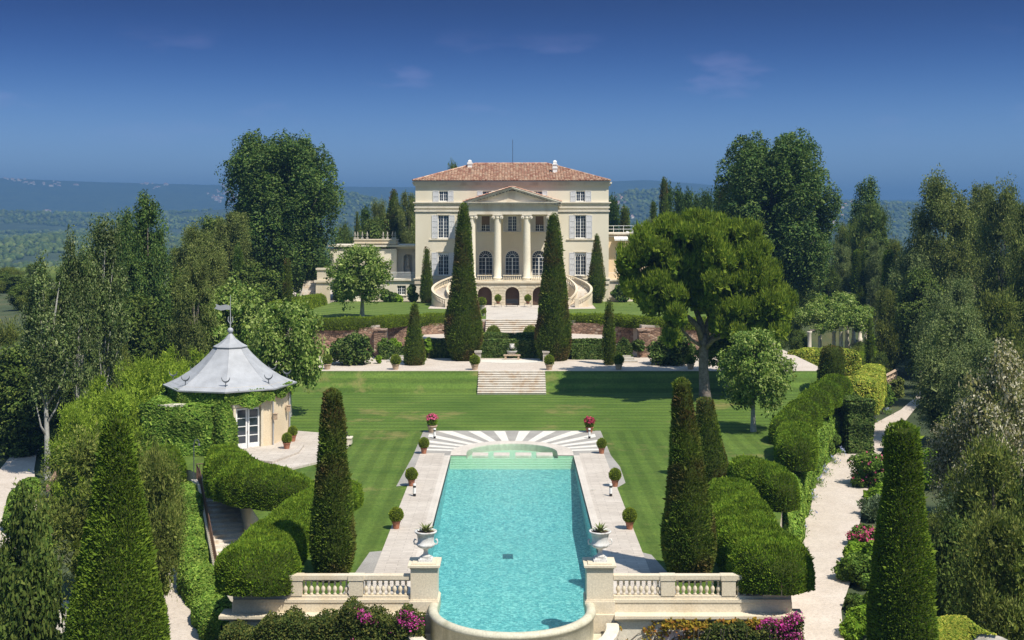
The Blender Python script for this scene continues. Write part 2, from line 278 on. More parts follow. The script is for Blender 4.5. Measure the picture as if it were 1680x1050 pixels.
class B:
    """collects solid shapes into ONE mesh"""
    def __init__(s): s.v = []; s.f = []
    def add(s, vs, fs):
        n = len(s.v); s.v += [tuple(v) for v in vs]; s.f += [tuple(i+n for i in f) for f in fs]; return s
    def box(s, x0, x1, y0, y1, z0, z1):
        return s.add([(x0, y0, z0), (x1, y0, z0), (x1, y1, z0), (x0, y1, z0), (x0, y0, z1), (x1, y0, z1), (x1, y1, z1), (x0, y1, z1)],
                     [(0, 3, 2, 1), (4, 5, 6, 7), (0, 1, 5, 4), (1, 2, 6, 5), (2, 3, 7, 6), (3, 0, 4, 7)])
    def quad(s, *p): return s.add(p, [tuple(range(len(p)))])
    def prism(s, poly, z0, z1):
        n = len(poly); vs = [(x, y, z0) for x, y in poly]+[(x, y, z1) for x, y in poly]
        return s.add(vs, [tuple(range(n))[::-1], tuple(range(n, 2*n))]+[(i, (i+1) % n, (i+1) % n+n, i+n) for i in range(n)])
    def lathe(s, prof, c=(0, 0, 0), seg=12, a0=0, a1=2*PI, rot=0):
        full = abs(a1-a0-2*PI) < 1e-6; m = seg if full else seg+1; n0 = []
        vs = [(c[0]+r*math.cos(a0+rot+(a1-a0)*j/seg), c[1]+r*math.sin(a0+rot+(a1-a0)*j/seg), c[2]+z) for r, z in prof for j in range(m)]
        fs = []
        for i in range(len(prof)-1):
            for j in range(seg):
                k = (j+1) % m if full else j+1
                fs.append((i*m+j, i*m+k, (i+1)*m+k, (i+1)*m+j))
        if full: fs += [tuple(range(m))[::-1], tuple((len(prof)-1)*m+j for j in range(m))]
        return s.add(vs, fs)
    def tube(s, pts, rad, seg=8):
        pts = [Vector(p) for p in pts]; rings = []
        for i, p in enumerate(pts):
            d = (pts[min(i+1, len(pts)-1)]-pts[max(i-1, 0)]).normalized(); u = d.cross(Vector((.31, .95, .02))).normalized(); v = d.cross(u)
            r = rad[i] if hasattr(rad, '__len__') else rad
            rings.append([p+u*r*math.cos(2*PI*j/seg)+v*r*math.sin(2*PI*j/seg) for j in range(seg)])
        vs = [q for r in rings for q in r]; fs = [(i*seg+j, i*seg+(j+1) % seg, (i+1)*seg+(j+1) % seg, (i+1)*seg+j) for i in range(len(pts)-1) for j in range(seg)]
        fs += [tuple(range(seg))[::-1], tuple((len(pts)-1)*seg+j for j in range(seg))]
        return s.add(vs, fs)
    def ball(s, c, r, seg=10, rings=7, sz=1, sy=1):
        pr = [(max(.001, r*math.sin(PI*i/rings)), -r*sz*math.cos(PI*i/rings)) for i in range(rings+1)]
        n = len(s.v); s.lathe(pr, c, seg)
        if sy != 1: s.v[n:] = [(x, c[1]+(y-c[1])*sy, z) for x, y, z in s.v[n:]]
        return s
    def mesh(s, name, smooth=False, shift=(0, 0, 0)):
        me = bpy.data.meshes.new(name); me.from_pydata([(x-shift[0], y-shift[1], z-shift[2]) for x, y, z in s.v], [], s.f); me.update()
        if smooth:
            me.shade_smooth()
        return me
    def obj(s, name, mat, parent=None, smooth=False, label=None, cat=None, group=None, kind=None):
        """linked as ONE object; a top-level one gets its origin at its own base"""
        if parent is None and kind is None:
            a = np.array(s.v); sh = (float((a[:, 0].min()+a[:, 0].max())/2), float((a[:, 1].min()+a[:, 1].max())/2), float(a[:, 2].min()))
            o = mesh_obj(name, s.mesh(name, smooth, sh), mat, None, sh)
        else:
            o = mesh_obj(name, s.mesh(name, smooth), mat, parent)
            if parent:        # geometry is given in world space
                o.matrix_parent_inverse = Matrix.Identity(4); o.location = -parent.location if parent.parent is None else -(parent.location+parent.parent.location)
        return tag(o, label, cat, group, kind)
def wobj(bs, name, mat, parent, smooth=False):     # part given in the parent's own space
    o = mesh_obj(name, bs.mesh(name, smooth), mat, parent); return o
def dup(o, loc=None, rz=None, sc=None, label=None, group=None, parent=None):
    c = o.copy(); C.objects.link(c)
    if parent is not None: c.parent = parent
    if loc is not None: c.location = loc
    if rz is not None: c.rotation_euler = (0, 0, rz)
    if sc is not None: c.scale = sc if hasattr(sc, '__len__') else (sc,)*3
    if label: c['label'] = label
    if group: c['group'] = group
    for ch in list(o.children): dup(ch, parent=c)
    return c

# ---------------------------------------------------------------- foliage
def snoise(P, f, seed):
    rs = np.random.RandomState(seed); s = np.zeros(len(P))
    for k in range(7):
        d = rs.normal(size=3); d /= np.linalg.norm(d); s += np.sin(P@d*f*rs.uniform(.6, 1.9)+rs.uniform(0, 6.28))
    return s/3.0
def unit(a): return a/np.maximum(np.linalg.norm(a, axis=1, keepdims=True), 1e-9)
def leaf_quads(P, N, size, rs, mode='leaf', k=.8, up=.25, aspect=.6):
    n = len(P); R = unit(rs.normal(size=(n, 3))); L = size*rs.uniform(.65, 1.35, (n, 1))*np.where(rs.rand(n, 1) < .02, 1.9, 1)
    if mode == 'blade':          # stands out of the surface, tip up
        A = unit(N*k+R*.55+np.array([0, 0, up])); Bv = unit(np.cross(A, unit(rs.normal(size=(n, 3))))); w = L*aspect
    elif mode == 'droop':
        A = unit(R*.9+N*.4+np.array([0, 0, -.45])); Bv = unit(np.cross(A, unit(rs.normal(size=(n, 3))))); w = L*aspect
    else:
        nn = unit(N*k+R*.8+np.array([0, 0, up])); A = unit(np.cross(nn, unit(rs.normal(size=(n, 3))))); Bv = np.cross(nn, A); w = L*aspect
        P = P-A*L*.5
    V = np.stack([P, P+A*L*.45+Bv*w*.5, P+A*L, P+A*L*.45-Bv*w*.5], axis=1).reshape(-1, 3)
    return V, np.arange(4*n).reshape(-1, 4)
def join(parts):
    V = []; Q = []; n = 0
    for v, q in parts: V.append(v); Q.append(q+n); n += len(v)
    return np.concatenate(V), np.concatenate(Q)
def grid_quads(nu, nv, closed):
    q = []
    for i in range(nu-1):
        for j in range(nv if closed else nv-1):
            k = (j+1) % nv; q.append((i*nv+j, i*nv+k, (i+1)*nv+k, (i+1)*nv+j))
    return np.array(q)
def sample(V, Q, n, rs):
    a, b, c, d = (V[Q[:, i]] for i in range(4)); N = np.cross(c-a, d-b); ar = np.linalg.norm(N, axis=1)*.5+1e-9; N = N/(2*ar[:, None])
    i = rs.choice(len(Q), n, p=ar/ar.sum()); u = rs.rand(n, 1); v = rs.rand(n, 1)
    P = (a[i]*(1-u)+b[i]*u)*(1-v)+(d[i]*(1-u)+c[i]*u)*v
    return P, N[i], ar.sum()
def clad(name, V, Q, mat, dens, size, seed=1, mode='blade', k=.8, up=.5, aspect=.35, parent=None, outc=None, holes=0, base=None, **t):
    """clipped mass: a solid body with leaves standing on its whole surface, one mesh"""
    rs = np.random.RandomState(seed); P, N, A = sample(V, Q, 10, rs); n = int(min(90000, A*dens*1.45)); P, N, A = sample(V, Q, n, rs)
    if outc is not None:
        s = np.sign(((P-outc)*N*np.array([1, 1, .6])).sum(1)); s[s == 0] = 1; N = N*s[:, None]
    P = P+N*size*((.28 if mode == 'leaf' else .0)+.22*(1+np.clip(snoise(P, 2.2, seed+3), -1, 1)))[:, None]
    if holes:
        keep = snoise(P, 1.6, seed+9) > -1.1+holes; P = P[keep]; N = N[keep]
    lv = leaf_quads(P, N, size, rs, mode, k, up, aspect)
    v, q = join([(V, Q), lv]); sh = np.array([0., 0, 0])
    if parent is None:
        sh = np.array([(V[:, 0].min()+V[:, 0].max())/2, (V[:, 1].min()+V[:, 1].max())/2, V[:, 2].min()])
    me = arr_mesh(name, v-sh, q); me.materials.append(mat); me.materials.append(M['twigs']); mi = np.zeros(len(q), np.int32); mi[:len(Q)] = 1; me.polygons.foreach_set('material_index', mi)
    o = mesh_obj(name, me, mat, parent, tuple(sh))
    return tag(o, **t)
def lathe_grid(prof, c, nseg=40, nz=46, lump=.05, seed=1, f=2.0, lean=(0, 0), sq=0):
    zs = [p[0] for p in prof]; r_ = [p[1] for p in prof]; z = np.linspace(zs[0], zs[-1], nz); r = np.interp(z, zs, r_)
    # smooth the profile
    r[1:-4] = (r[:-5]+2*r[1:-4]+r[2:-3])/4
    th = np.linspace(0, 2*PI, nseg, endpoint=False); Z, T = np.meshgrid(z, th, indexing='ij'); R = np.repeat(r[:, None], nseg, 1)
    if sq: R = R*(1+sq*(np.abs(np.sin(2*T))-.5))
    P = np.stack([R*np.cos(T), R*np.sin(T), Z], -1).reshape(-1, 3)
    nn = snoise(P, f, seed)+.6*snoise(P*np.array([1.8, 1.8, .35]), f*1.7, seed+1); s = 1+lump*nn
    P[:, 0] *= s; P[:, 1] *= s; P[:, 0] += lean[0]*(P[:, 2]-zs[0]); P[:, 1] += lean[1]*(P[:, 2]-zs[0])
    P = P+np.array(c); P = np.concatenate([P]); return P, grid_quads(nz, nseg, True)
def sweep_grid(path, nu=60, nv=26, lump=.08, seed=1, f=1.4, power=3.2, capround=1.0):
    """path rows: x, y, z base, width, height -> rounded clipped hedge body"""
    p = np.array(path, float); t = np.linspace(0, len(p)-1, nu); idx = np.arange(len(p)); c = np.stack([np.interp(t, idx, p[:, k]) for k in range(5)], 1)
    for _ in range(6): c[1:-1] = (c[:-2]+2*c[1:-1]+c[2:])/4
    d = np.gradient(c[:, :2], axis=0); d = d/np.maximum(np.linalg.norm(d, axis=1, keepdims=True), 1e-6); nrm = np.stack([-d[:, 1], d[:, 0]], 1)
    seglen = np.concatenate([[0], np.cumsum(np.linalg.norm(np.diff(c[:, :2], axis=0), axis=1))]); tot = seglen[-1]
    V = []
    for i in range(nu):
        e = min(seglen[i], tot-seglen[i]); rr = c[i, 3]*.5*capround; s = 1.0 if e > rr else math.sqrt(max(0.0004, 1-(1-e/rr)**2)); 
        for j in range(nv):
            a = PI*(j/(nv-1)); ca, sa = math.cos(a), math.sin(a); q = 2/power
            u = math.copysign(abs(ca)**q, ca); v = abs(sa)**q
            wd = c[i, 3]*.5*s*(1-.10*(1-v)); V.append((c[i, 0]+nrm[i, 0]*u*wd, c[i, 1]+nrm[i, 1]*u*wd, c[i, 2]+v*c[i, 4]*(.55+.45*s)))
    V = np.array(V); cen = np.repeat(np.stack([c[:, 0], c[:, 1], c[:, 2]+c[:, 4]*.4], 1), nv, 0); dd = unit(V-cen); n = snoise(V, f, seed)+.4*snoise(V, f*2.8, seed+2)
    V = V+dd*(lump*n)[:, None]*np.array([1, 1, 1]); return V, grid_quads(nu, nv, False)
def box_grid(x0, x1, y0, y1, z0, z1, n=.8, lump=.05, seed=1, faces='fblrt'):
    V = []; Q = []; k = 0
    def face(o, a, b):
        nonlocal k
        o, a, b = map(np.array, (o, a, b)); nu = max(2, int(np.linalg.norm(a)/n)+1); nv = max(2, int(np.linalg.norm(b)/n)+1)
        U, W = np.meshgrid(np.linspace(0, 1, nu), np.linspace(0, 1, nv), indexing='ij'); P = o+U[..., None]*a+W[..., None]*b; V.append(P.reshape(-1, 3)); Q.append(grid_quads(nu, nv, False)+k); k += nu*nv
    dx, dy, dz = x1-x0, y1-y0, z1-z0
    if 'f' in faces: face((x0, y0, z0), (dx, 0, 0), (0, 0, dz))
    if 'b' in faces: face((x1, y1, z0), (-dx, 0, 0), (0, 0, dz))
    if 'l' in faces: face((x0, y1, z0), (0, -dy, 0), (0, 0, dz))
    if 'r' in faces: face((x1, y0, z0), (0, dy, 0), (0, 0, dz))
    if 't' in faces: face((x0, y0, z1), (dx, 0, 0), (0, dy, 0))
    V = np.concatenate(V).astype(float); Q = np.concatenate(Q); nn = snoise(V, 2.0, seed); V += (nn*lump)[:, None]*unit(V-np.array([(x0+x1)/2, (y0+y1)/2, (z0+z1)/2])); return V, Q
def crown_data(H, W, z0, prof, nc, cr, n, leaf, seed, mode='leaf', el=1.0, aspect=.6, up=.25, fill=.12, inner=.55, flat=1.0, D=None, k=.8):
    """crown built leaf by leaf on many sprays; prof = (height fraction, radius fraction)"""
    rs = np.random.RandomState(seed); D = D or W
    zz = np.array([a for a, _ in prof]); rr = np.array([b for _, b in prof]); t = np.linspace(0, 1, 200); r = np.interp(t, zz, rr)
    wt = r**1.3+.02; tz = rs.choice(t, nc, p=wt/wt.sum()); a = rs.uniform(0, 2*PI, nc); q = rs.uniform(0, 1, nc)**.45
    rad = np.interp(tz, zz, rr); Cc = np.stack([np.cos(a)*rad*q*(W/2-cr*.7), np.sin(a)*rad*q*(D/2-cr*.7), z0+tz*(H-z0-cr*el*.6)+0*tz], 1)
    cs = cr*rs.uniform(.6, 1.25, nc); i = rs.choice(nc, n, p=cs**2/(cs**2).sum()); d = unit(rs.normal(size=(n, 3)))
    d[:, 2] = np.where((d[:, 2] < -.3) & (rs.rand(n) < .6), -d[:, 2], d[:, 2])
    rho = rs.uniform(inner, 1.08, n)*(1+.22*snoise(d*2+Cc[i], 2.3, seed+5)); P = Cc[i]+d*(rho*cs[i])[:, None]*np.array([1, 1, el])*np.array([1, 1, flat])
    lv = leaf_quads(P, d, leaf, rs, mode, k, up, aspect)
    m = int(n*fill); ii = rs.choice(nc, m); Pi = Cc[ii]*np.array([.8, .8, 1])+unit(rs.normal(size=(m, 3)))*(cs[ii]*.4)[:, None]; li = leaf_quads(Pi, unit(rs.normal(size=(m, 3))), leaf*2.3, rs, 'leaf', .2, .2, .8)
    return join([lv, li]), Cc
def trunk_b(H, r, Cc, seed, nl=7, top=.8, z0=.0, crook=.03, splay=None):
    rs = random.Random(seed); b = B(); pts = []; n = 7
    for i in range(n): t = i/(n-1)*top; pts.append(Vector((math.sin(t*5+seed)*crook*H*t, math.cos(t*4+seed)*crook*H*t, t*H)))
    b.tube([Vector((0, 0, -1.2))]+pts, [r*1.35]+[r*(1.15 if i == 0 else 1)*(1-.8*i/(n-1)) for i in range(n)], 8)
    for i in range(nl):
        c = Vector(Cc[rs.randrange(len(Cc))]); t = max(.12, min(top-.05, (c.z/H)*rs.uniform(.45, .75))); j = t/top*(n-1); k = int(j); s = pts[k].lerp(pts[min(k+1, n-1)], j-k)
        mid = s.lerp(c, .5)+Vector((0, 0, -.04*H*rs.random())); rad = r*(1-.8*t/top)*.55
        b.tube([s, mid, c], [rad, rad*.6, rad*.15], 6)
    return b
TREES = {}
def proto(kind, name, cat, H, W, z0, prof, nc, cr, n, leaf, seed, leafm, barkm, r=.18, nl=7, top=.8, crook=.03, **k):
    TREES[kind] = dict(name=name, cat=cat, H=H, W=W, z0=z0, prof=prof, nc=nc, cr=cr, n=n, leaf=leaf, seed=seed, leafm=leafm, barkm=barkm, r=r, nl=nl, top=top, crook=crook, k=k, roots=[])
def place(kind, label, px, ytop, Y, wpx, zb=None, ybase=None, group=None, rz=None, var=0, name=None, cat=None, dpx=None):
    """plant a tree of that kind: px centre, ytop and width as surveyed, standing at depth Y on level zb"""
    T = TREES[kind]
    if zb is None: zb = CH-(ybase-HZ)*Y/F
    ztop = CH-(ytop-HZ)*Y/F; Hh = ztop-zb; Ww = wpx*Y/F; X = (px-840)*Y/F
    while len(T['roots']) <= var:
        i = len(T['roots']); (v, q), Cc = crown_data(T['H'], T['W'], T['z0'], T['prof'], T['nc'], T['cr'], T['n'], T['leaf'], T['seed']+i*17, **T['k'])
        T['roots'].append([arr_mesh('crown', v, q), trunk_b(T['H'], T['r'], Cc, T['seed']+i, T['nl'], T['top'], crook=T['crook']).mesh('trunk', True)])
    cm, tm = T['roots'][var]
    root = empty(name or T['name'], (X, Y, zb), 0 if rz is None else rz, label, cat or T['cat'], group); root.scale = (Ww/T['W'], Ww/T['W'], Hh/T['H'])
    mesh_obj('trunk', tm, T['barkm'], root); mesh_obj('crown', cm, T['leafm'], root); return root
def shrub(label, px, py, Y, rpx, hpx, mat, seed, name='shrub', cat='shrub', group=None, z=None, leaf=.16, n=5000, flowers=None, nf=400, mode='leaf', nc=22, aspect=.6, fs=.12, D=None, k=.8, up=.3, fill=.15):
    """loose bush: px centre, py = its foot"""
    zb = CH-(py-HZ)*Y/F if z is None else z; X = (px-840)*Y/F; W = 2*rpx*Y/F; H = hpx*Y/F; cr = min(W, H)*.24
    (v, q), Cc = crown_data(H, W, H*.12, [(0, .75), (.4, 1), (.75, .85), (1, .4)], nc, cr, n, leaf, seed, mode, D=D, aspect=aspect, k=k, up=up, fill=fill)
    rs = np.random.RandomState(seed+1)
    root = empty(name, (X, Y, zb), 0, label, cat, group)
    mesh_obj('foliage', arr_mesh('foliage', v, q), mat, root)
    b = B()
    for i in range(5):
        c = Cc[rs.randint(len(Cc))]; b.tube([(0.1*math.cos(i*1.3), .1*math.sin(i*1.3), -.5), (c[0]*.4, c[1]*.4, c[2]*.5), tuple(c)], [.06, .045, .01], 5)
    wobj(b, 'stem', M['bark'], root)
    if flowers is not None:
        i = rs.randint(len(Cc), size=nf); d = unit(rs.normal(size=(nf, 3))); d[:, 2] = np.abs(d[:, 2])*.8; P = Cc[i]+d*cr*1.12
        fv, fq = leaf_quads(np.repeat(P, 4, 0)+rs.normal(size=(nf*4, 3))*fs*.5, np.repeat(d, 4, 0), fs, rs, 'leaf', .8, .2, .9); mesh_obj('blossom', arr_mesh('blossom', fv, fq), flowers, root)
    return root
# ================================================================ COUNTRY AROUND
RID = [(1700, 420, [(-900, 396), (0, 390), (100, 386), (200, 392), (300, 400), (600, 412), (1000, 400), (1400, 398), (2400, 385)]),
       (3000, 600, [(-900, 350), (0, 352), (180, 355), (240, 352), (300, 350), (400, 336), (480, 325), (560, 316), (600, 322), (660, 338), (720, 352), (950, 350), (1000, 334), (1040, 321), (1090, 320), (1140, 332), (1200, 345), (1350, 336), (1400, 329), (1500, 331), (1600, 338), (2400, 330)]),
       (6200, 1500, [(-900, 292), (0, 294), (200, 299), (330, 304), (450, 304), (620, 300), (780, 302), (960, 296), (1060, 293), (1150, 300), (1250, 310), (1400, 322), (2400, 330)])]
def sstep(a, b, x): t = np.clip((x-a)/(b-a), 0, 1); return t*t*(3-2*t)
def ground(x, y):
    x = np.asarray(x, float); y = np.asarray(y, float)
    lo = np.interp(x, [-60, 27, 31], [121, 121, 172]); up = sstep(lo, lo+18, y); z = -4.3+8.7*up
    z += .5*np.sin(x*.11+1)*np.sin(y*.09)*sstep(38, 60, np.abs(x))
    z = np.where((np.abs(x) < 28) & (y > 100) & (y < 196), np.minimum(z, -3), z)
    d = np.maximum.reduce([np.abs(x)-62, y-270, -y-40]); z -= 50*sstep(0, 520, d)
    P = np.stack([x, y, 0*x], -1).reshape(-1, 3)
    z += (9*snoise(P, .012, 3).reshape(x.shape)+4*snoise(P, .04, 4).reshape(x.shape))*sstep(120, 900, d)
    yy = np.maximum(y, 300); px = 840+F*x/yy; far = (y > 300)
    for Yr, s, pts in RID:
        a = np.array(pts, float); cz = CH-(np.interp(px, a[:, 0], a[:, 1])-HZ)*Yr/F
        g = np.exp(-((yy-Yr)/s)**2); n = (snoise(P, .0035*3000/Yr, int(Yr)).reshape(x.shape)+.4*snoise(P, .012*3000/Yr, int(Yr)+1).reshape(x.shape))*Yr*.0026
        zr = z*(1-g)+(cz+n)*g; z = np.where(far, np.maximum(z, zr) if Yr > 2000 else zr, z)
    return z
ang = np.concatenate([np.arange(-180, -40, 5), np.arange(-40, 40, .3), np.arange(40, 180, 5)])
rad = np.concatenate([np.arange(2, 260, 4), np.geomspace(262, 11000, 130)])
A, R = np.meshgrid(np.radians(ang), rad, indexing='ij'); X = R*np.sin(A); Y = R*np.cos(A); Z = ground(X, Y)
Q = grid_quads(len(ang), len(rad), False); k = len(rad); Q = np.concatenate([Q, np.array([((len(ang)-1)*k+j, (len(ang)-1)*k+j+1, j+1, j) for j in range(k-1)])])
me = arr_mesh('ground', np.stack([X, Y, Z], -1).reshape(-1, 3), Q); me.materials.append(M['earth']); me.materials.append(M['country']); me.shade_smooth()
far_i = np.array([1 if rad[i % k] > 300 else 0 for i in Q[:, 0]], np.int32); me.polygons.foreach_set('material_index', far_i)
tag(mesh_obj('ground', me, None), kind='structure')
rs = np.random.RandomState(5)
def woods(name, n, y0, y1, size, px0=-420, px1=2100, seed=1, mat='L_cyp', label=''):
    rs = np.random.RandomState(seed); Y = np.exp(rs.uniform(np.log(y0), np.log(y1), n*2)); px = rs.uniform(px0, px1, n*2); X = (px-840)*Y/F
    Z = ground(X, Y); P = np.stack([X, Y, Z*0], 1); keep = snoise(P, .02, seed) > -.55; X, Y, Z = X[keep][:n], Y[keep][:n], Z[keep][:n]; n = len(X)
    sc = size*(Y/1500)**.45*rs.uniform(.6, 1.3, n); ph = [(0, .95), (.45, 1.0), (.85, .62), (1.05, .1)]; V = []
    for z, r in ph:
        for j in range(6):
            a = j*PI/3+z; rr = r*rs.uniform(.75, 1.25, n); V.append(np.stack([X+sc*rr*np.cos(a), Y+sc*rr*np.sin(a), Z+sc*z*1.25], 1))
    V = np.stack(V, 1).reshape(-1, 3); q = grid_quads(4, 6, True); Q = (q[None]+np.arange(n)[:, None, None]*24).reshape(-1, 4)
    tag(mesh_obj(name, arr_mesh(name, V, Q), M[mat]), label, 'woods', None, 'stuff')
M['L_far'] = leafmat('distant_tree_canopies', [(.022, .042, .014), (.038, .062, .02), (.06, .085, .03)], 0, .25, .01)
woods('distant_woods', 78000, 400, 4600, 3.6, seed=2, mat='L_far', label='wooded valley and hills fading to blue in the distance')
woods('hillside_scrub', 8000, 262, 460, 2.0, seed=3, mat='L_far', label='dark tree canopies on the slope falling away below the estate')
# far houses
def house_mesh(w, d, h, rh):
    b = B(); b.box(-w/2, w/2, -d/2, d/2, -6, h); n = len(b.f); o = .5
    b.add([(-w/2-o, -d/2-o, h), (w/2+o, -d/2-o, h), (w/2+o, d/2+o, h), (-w/2-o, d/2+o, h), (-w/2+d*.35, 0, h+rh), (w/2-d*.35, 0, h+rh)], [(0, 1, 5, 4), (1, 2, 5), (2, 3, 4, 5), (3, 0, 4)])
    return b, n
M['farwall'] = plain('pale_house_walls', (.72, .66, .58), .9); M['farroof'] = plain('pale_orange_roof_tiles', (.52, .26, .17), .9)
fh = []
for i, (w_, d_, h_, r_) in enumerate([(14, 9, 5, 2.2), (22, 10, 6, 2.5), (11, 9, 6.5, 2.2), (34, 12, 9, 2)]):
    b, n = house_mesh(w_, d_, h_, r_); me = b.mesh('wall'); me.materials.append(M['farwall']); me.materials.append(M['farroof'])
    for j, p_ in enumerate(me.polygons): p_.material_index = 1 if j >= n else 0
    fh.append(me)
rs = np.random.RandomState(11); cnt = 0
def far_house(X, Y, k, s, rz, lab, grp):
    o = bpy.data.objects.new('house', fh[k]); C.objects.link(o); o.location = (X, Y, float(ground(X, Y))+.3); o.rotation_euler = (0, 0, rz); o.scale = (s, s, s*.9); tag(o, lab, 'house', grp)
zones = [(190, 3900, 6000, -30, 440, 'tiny pale house far off on the hazy left mountainside', 'distant houses on the left mountainside'),
         (60, 3300, 5200, 560, 690, 'tiny pale house on the hazy slope between the left poplar and the villa', 'distant houses behind the left wing'),
         (40, 2450, 2950, 1000, 1130, 'small pale house on the blue hill just right of the villa roof', 'houses on the hill right of the villa'),
         (40, 2450, 3000, 1340, 1530, 'small pale house on the far blue ridge between the trees on the right', 'houses on the right ridge')]
for n, y0, y1, p0, p1, lab, grp in zones:
    for i in range(n):
        for _t in range(12):
            Y = rs.uniform(y0, y1); px = rs.uniform(p0, p1)
            if snoise(np.array([[px*9., Y, 0.]]), .0045, 8)[0] > .35: break
        far_house((px-840)*Y/F, Y, rs.randint(3), rs.uniform(.45, .8)*(1.25 if Y > 3500 else .8), rs.uniform(-.6, .6), lab, grp)
for px, py, Y, k, s, lab in [(10, 412, 1480, 0, 1.2, 'small orange roofed house at the left edge above the woods'), (38, 416, 1480, 0, 1.0, 'low house with orange roof among the valley woods'), (52, 412, 1500, 2, 1.0, 'small house between two others in the valley woods'), (60, 416, 1490, 1, .8, 'longest orange roofed house of the valley row beside the tall poplars'),
                             (14, 474, 800, 0, 1.0, 'white house with orange roof in front of the apartment block'), (40, 476, 810, 1, .75, 'low orange roofed house right of the white one in the valley')]:
    X = (px-840)*Y/F; o = bpy.data.objects.new('house', fh[k]); C.objects.link(o); o.location = (X, Y, CH-(py-HZ)*Y/F); o.rotation_euler = (0, 0, .1); o.scale = (s, s, s); tag(o, lab, 'house')
Yb = 860.; ab = at(20, 468, Yb); root = empty('apartment_block', ab, .08, 'white apartment block with stacked orange balconies in the left valley', 'building')
b = B().box(-14, 14, 0, 12, -12, 9); wobj(b, 'wall', M['farwall'], root); M['orangebal'] = plain('orange_awning', (.55, .24, .12), .8)
for f in range(3):
    wobj(B().box(-13, -3.5, -1.6, 0, f*3+.2, f*3+1.2), 'balcony', M['orangebal'], root); wobj(B().box(4, 13, -1.6, 0, f*3+.2, f*3+1.2), 'balcony', M['orangebal'], root)
    wobj(B().box(-3, 3.5, -.2, -.02, f*3+.9, f*3+2.2), 'window', M['glass'], root)
wobj(B().box(-14.6, 14.6, -1, 12.5, 9, 9.5), 'roof', M['farwall'], root)

# ================================================================ THE ESTATE'S LEVELS
def sheet(name, poly, z, mat, kind='structure', thick=0):
    b = B()
    if thick: b.prism(poly, z-thick, z)
    else: b.quad(*[(x, y, z) for x, y in poly])
    o = mesh_obj(name, b.mesh(name), mat); o['kind'] = kind; return o
PW = 4.33; DW = 6.52; YN = 54.2; YF = 85.8; YD = 96.0; RN = 3.35; CYN = 52.3
# main lawn: grid with the bank up to the gravel terrace
LB = [(-12.3, 54.2), (-12.6, 60), (-13.6, 66.5), (-17.3, 76.4), (-19.4, 78.5), (-24, 84), (-27, 95), (-30, 108), (-31, 120)]
RB = [(12.3, 54.2), (13.5, 62), (16, 72), (18.2, 84), (20.5, 92.5), (26, 106), (29.5, 114), (31, 120)]
def bound(Bd, y): a = np.array(Bd); return np.interp(y, a[:, 1], a[:, 0])
def lawn(name, y0, y1, xl, xr, mat, ny=30, nx=24):
    V = []
    for y in np.linspace(y0, y1, ny):
        a, c = xl(y), xr(y); z = 1.72*max(0, (y-116.6)/3.4)
        for x in np.linspace(a, c, nx): V.append((x, y, z))
    V = np.array(V); Qd = grid_quads(ny, nx, False); o = mesh_obj(name, arr_mesh(name, V, Qd), mat); o.data.shade_smooth(); o['kind'] = 'structure'; return o
lawn('back_lawn', YD, 120, lambda y: bound(LB, y), lambda y: bound(RB, y), M['grass'], 60, 60)
lawn('side_lawn', YN, YD, lambda y: bound(LB, y), lambda y: -DW, M['grassx'])
lawn('side_lawn', YN, YD, lambda y: DW, lambda y: bound(RB, y), M['grassx'])
for Bd, s in ((LB, -1), (RB, 1)):           # earth sides of the lawn platform
    b = B()
    for (x0, y0), (x1, y1) in zip(Bd[:-1], Bd[1:]): z1 = 1.75 if y1 >= 119 else 0; b.quad((x0, y0, -5), (x1, y1, -5), (x1, y1, z1-.02), (x0, y0, -.02))
    tag(mesh_obj('lawn_retaining_wall', b.mesh('w'), M['cream']), kind='structure')
# deck
dk = B()
for s in (-1, 1):
    x0, x1 = sorted((s*(PW+.42), s*DW)); dk.box(x0, x1, YN-.1, YF+.9, -.3, .03)
tag(mesh_obj('pool_deck', dk.mesh('pool_deck'), M['deck']), kind='structure')
cp = B()
for s in (-1, 1):
    x0, x1 = sorted((s*PW, s*(PW+.42))); cp.box(x0, x1, YN-.1, YF, -.3, .045)
tag(mesh_obj('pool_coping', cp.mesh('pool_coping'), M['coping']), kind='structure')
# back part with the arc: ring around the niche
CN = (0, 87.1); RNi = 3.23
def arc(cx, cy, r, a0, a1, n): return [(cx+r*math.cos(a0+(a1-a0)*i/n), cy+r*math.sin(a0+(a1-a0)*i/n)) for i in range(n+1)]
inner = [(RNi, YF)]+arc(*CN, RNi, 0, PI, 32)+[(-RNi, YF)]; outer = [(4.35, YF)]+arc(*CN, 4.35, 0, PI, 32)+[(-4.35, YF)]
rg = B()
for i in range(len(inner)-1):
    a, c, d, e_ = inner[i], inner[i+1], outer[i+1], outer[i]
    rg.quad((*a, .045), (*e_, .045), (*d, .045), (*c, .045)); rg.quad((*a, -.5), (*a, .045), (*c, .045), (*c, -.5))
tag(mesh_obj('niche_coping', rg.mesh('r'), M['coping']), kind='structure')
pb = B(); pb.box(-DW-.4, -DW+.001, 88, YD, -.3, .02)
fan = B(); ro = outer[1:-1]
for i in range(len(ro)-1):
    def bd(p):
        dx, dy = p[0]-CN[0], p[1]-CN[1]; t = min((DW+.45)/max(abs(dx), 1e-6), (YD-CN[1])/max(dy, 1e-6)); return (CN[0]+dx*t, CN[1]+dy*t)
    a, c = ro[i], ro[i+1]; A2, C2 = bd(a), bd(c); fan.quad((*a, .022), (*A2, .022), (*C2, .022), (*c, .022))
for s in (-1, 1): fan.quad(*[(s*x, y, .022) for x, y in ((PW+.02, YF+.9), (DW+.45, YF+.9), (DW+.45, CN[1]), (4.35, CN[1]))])
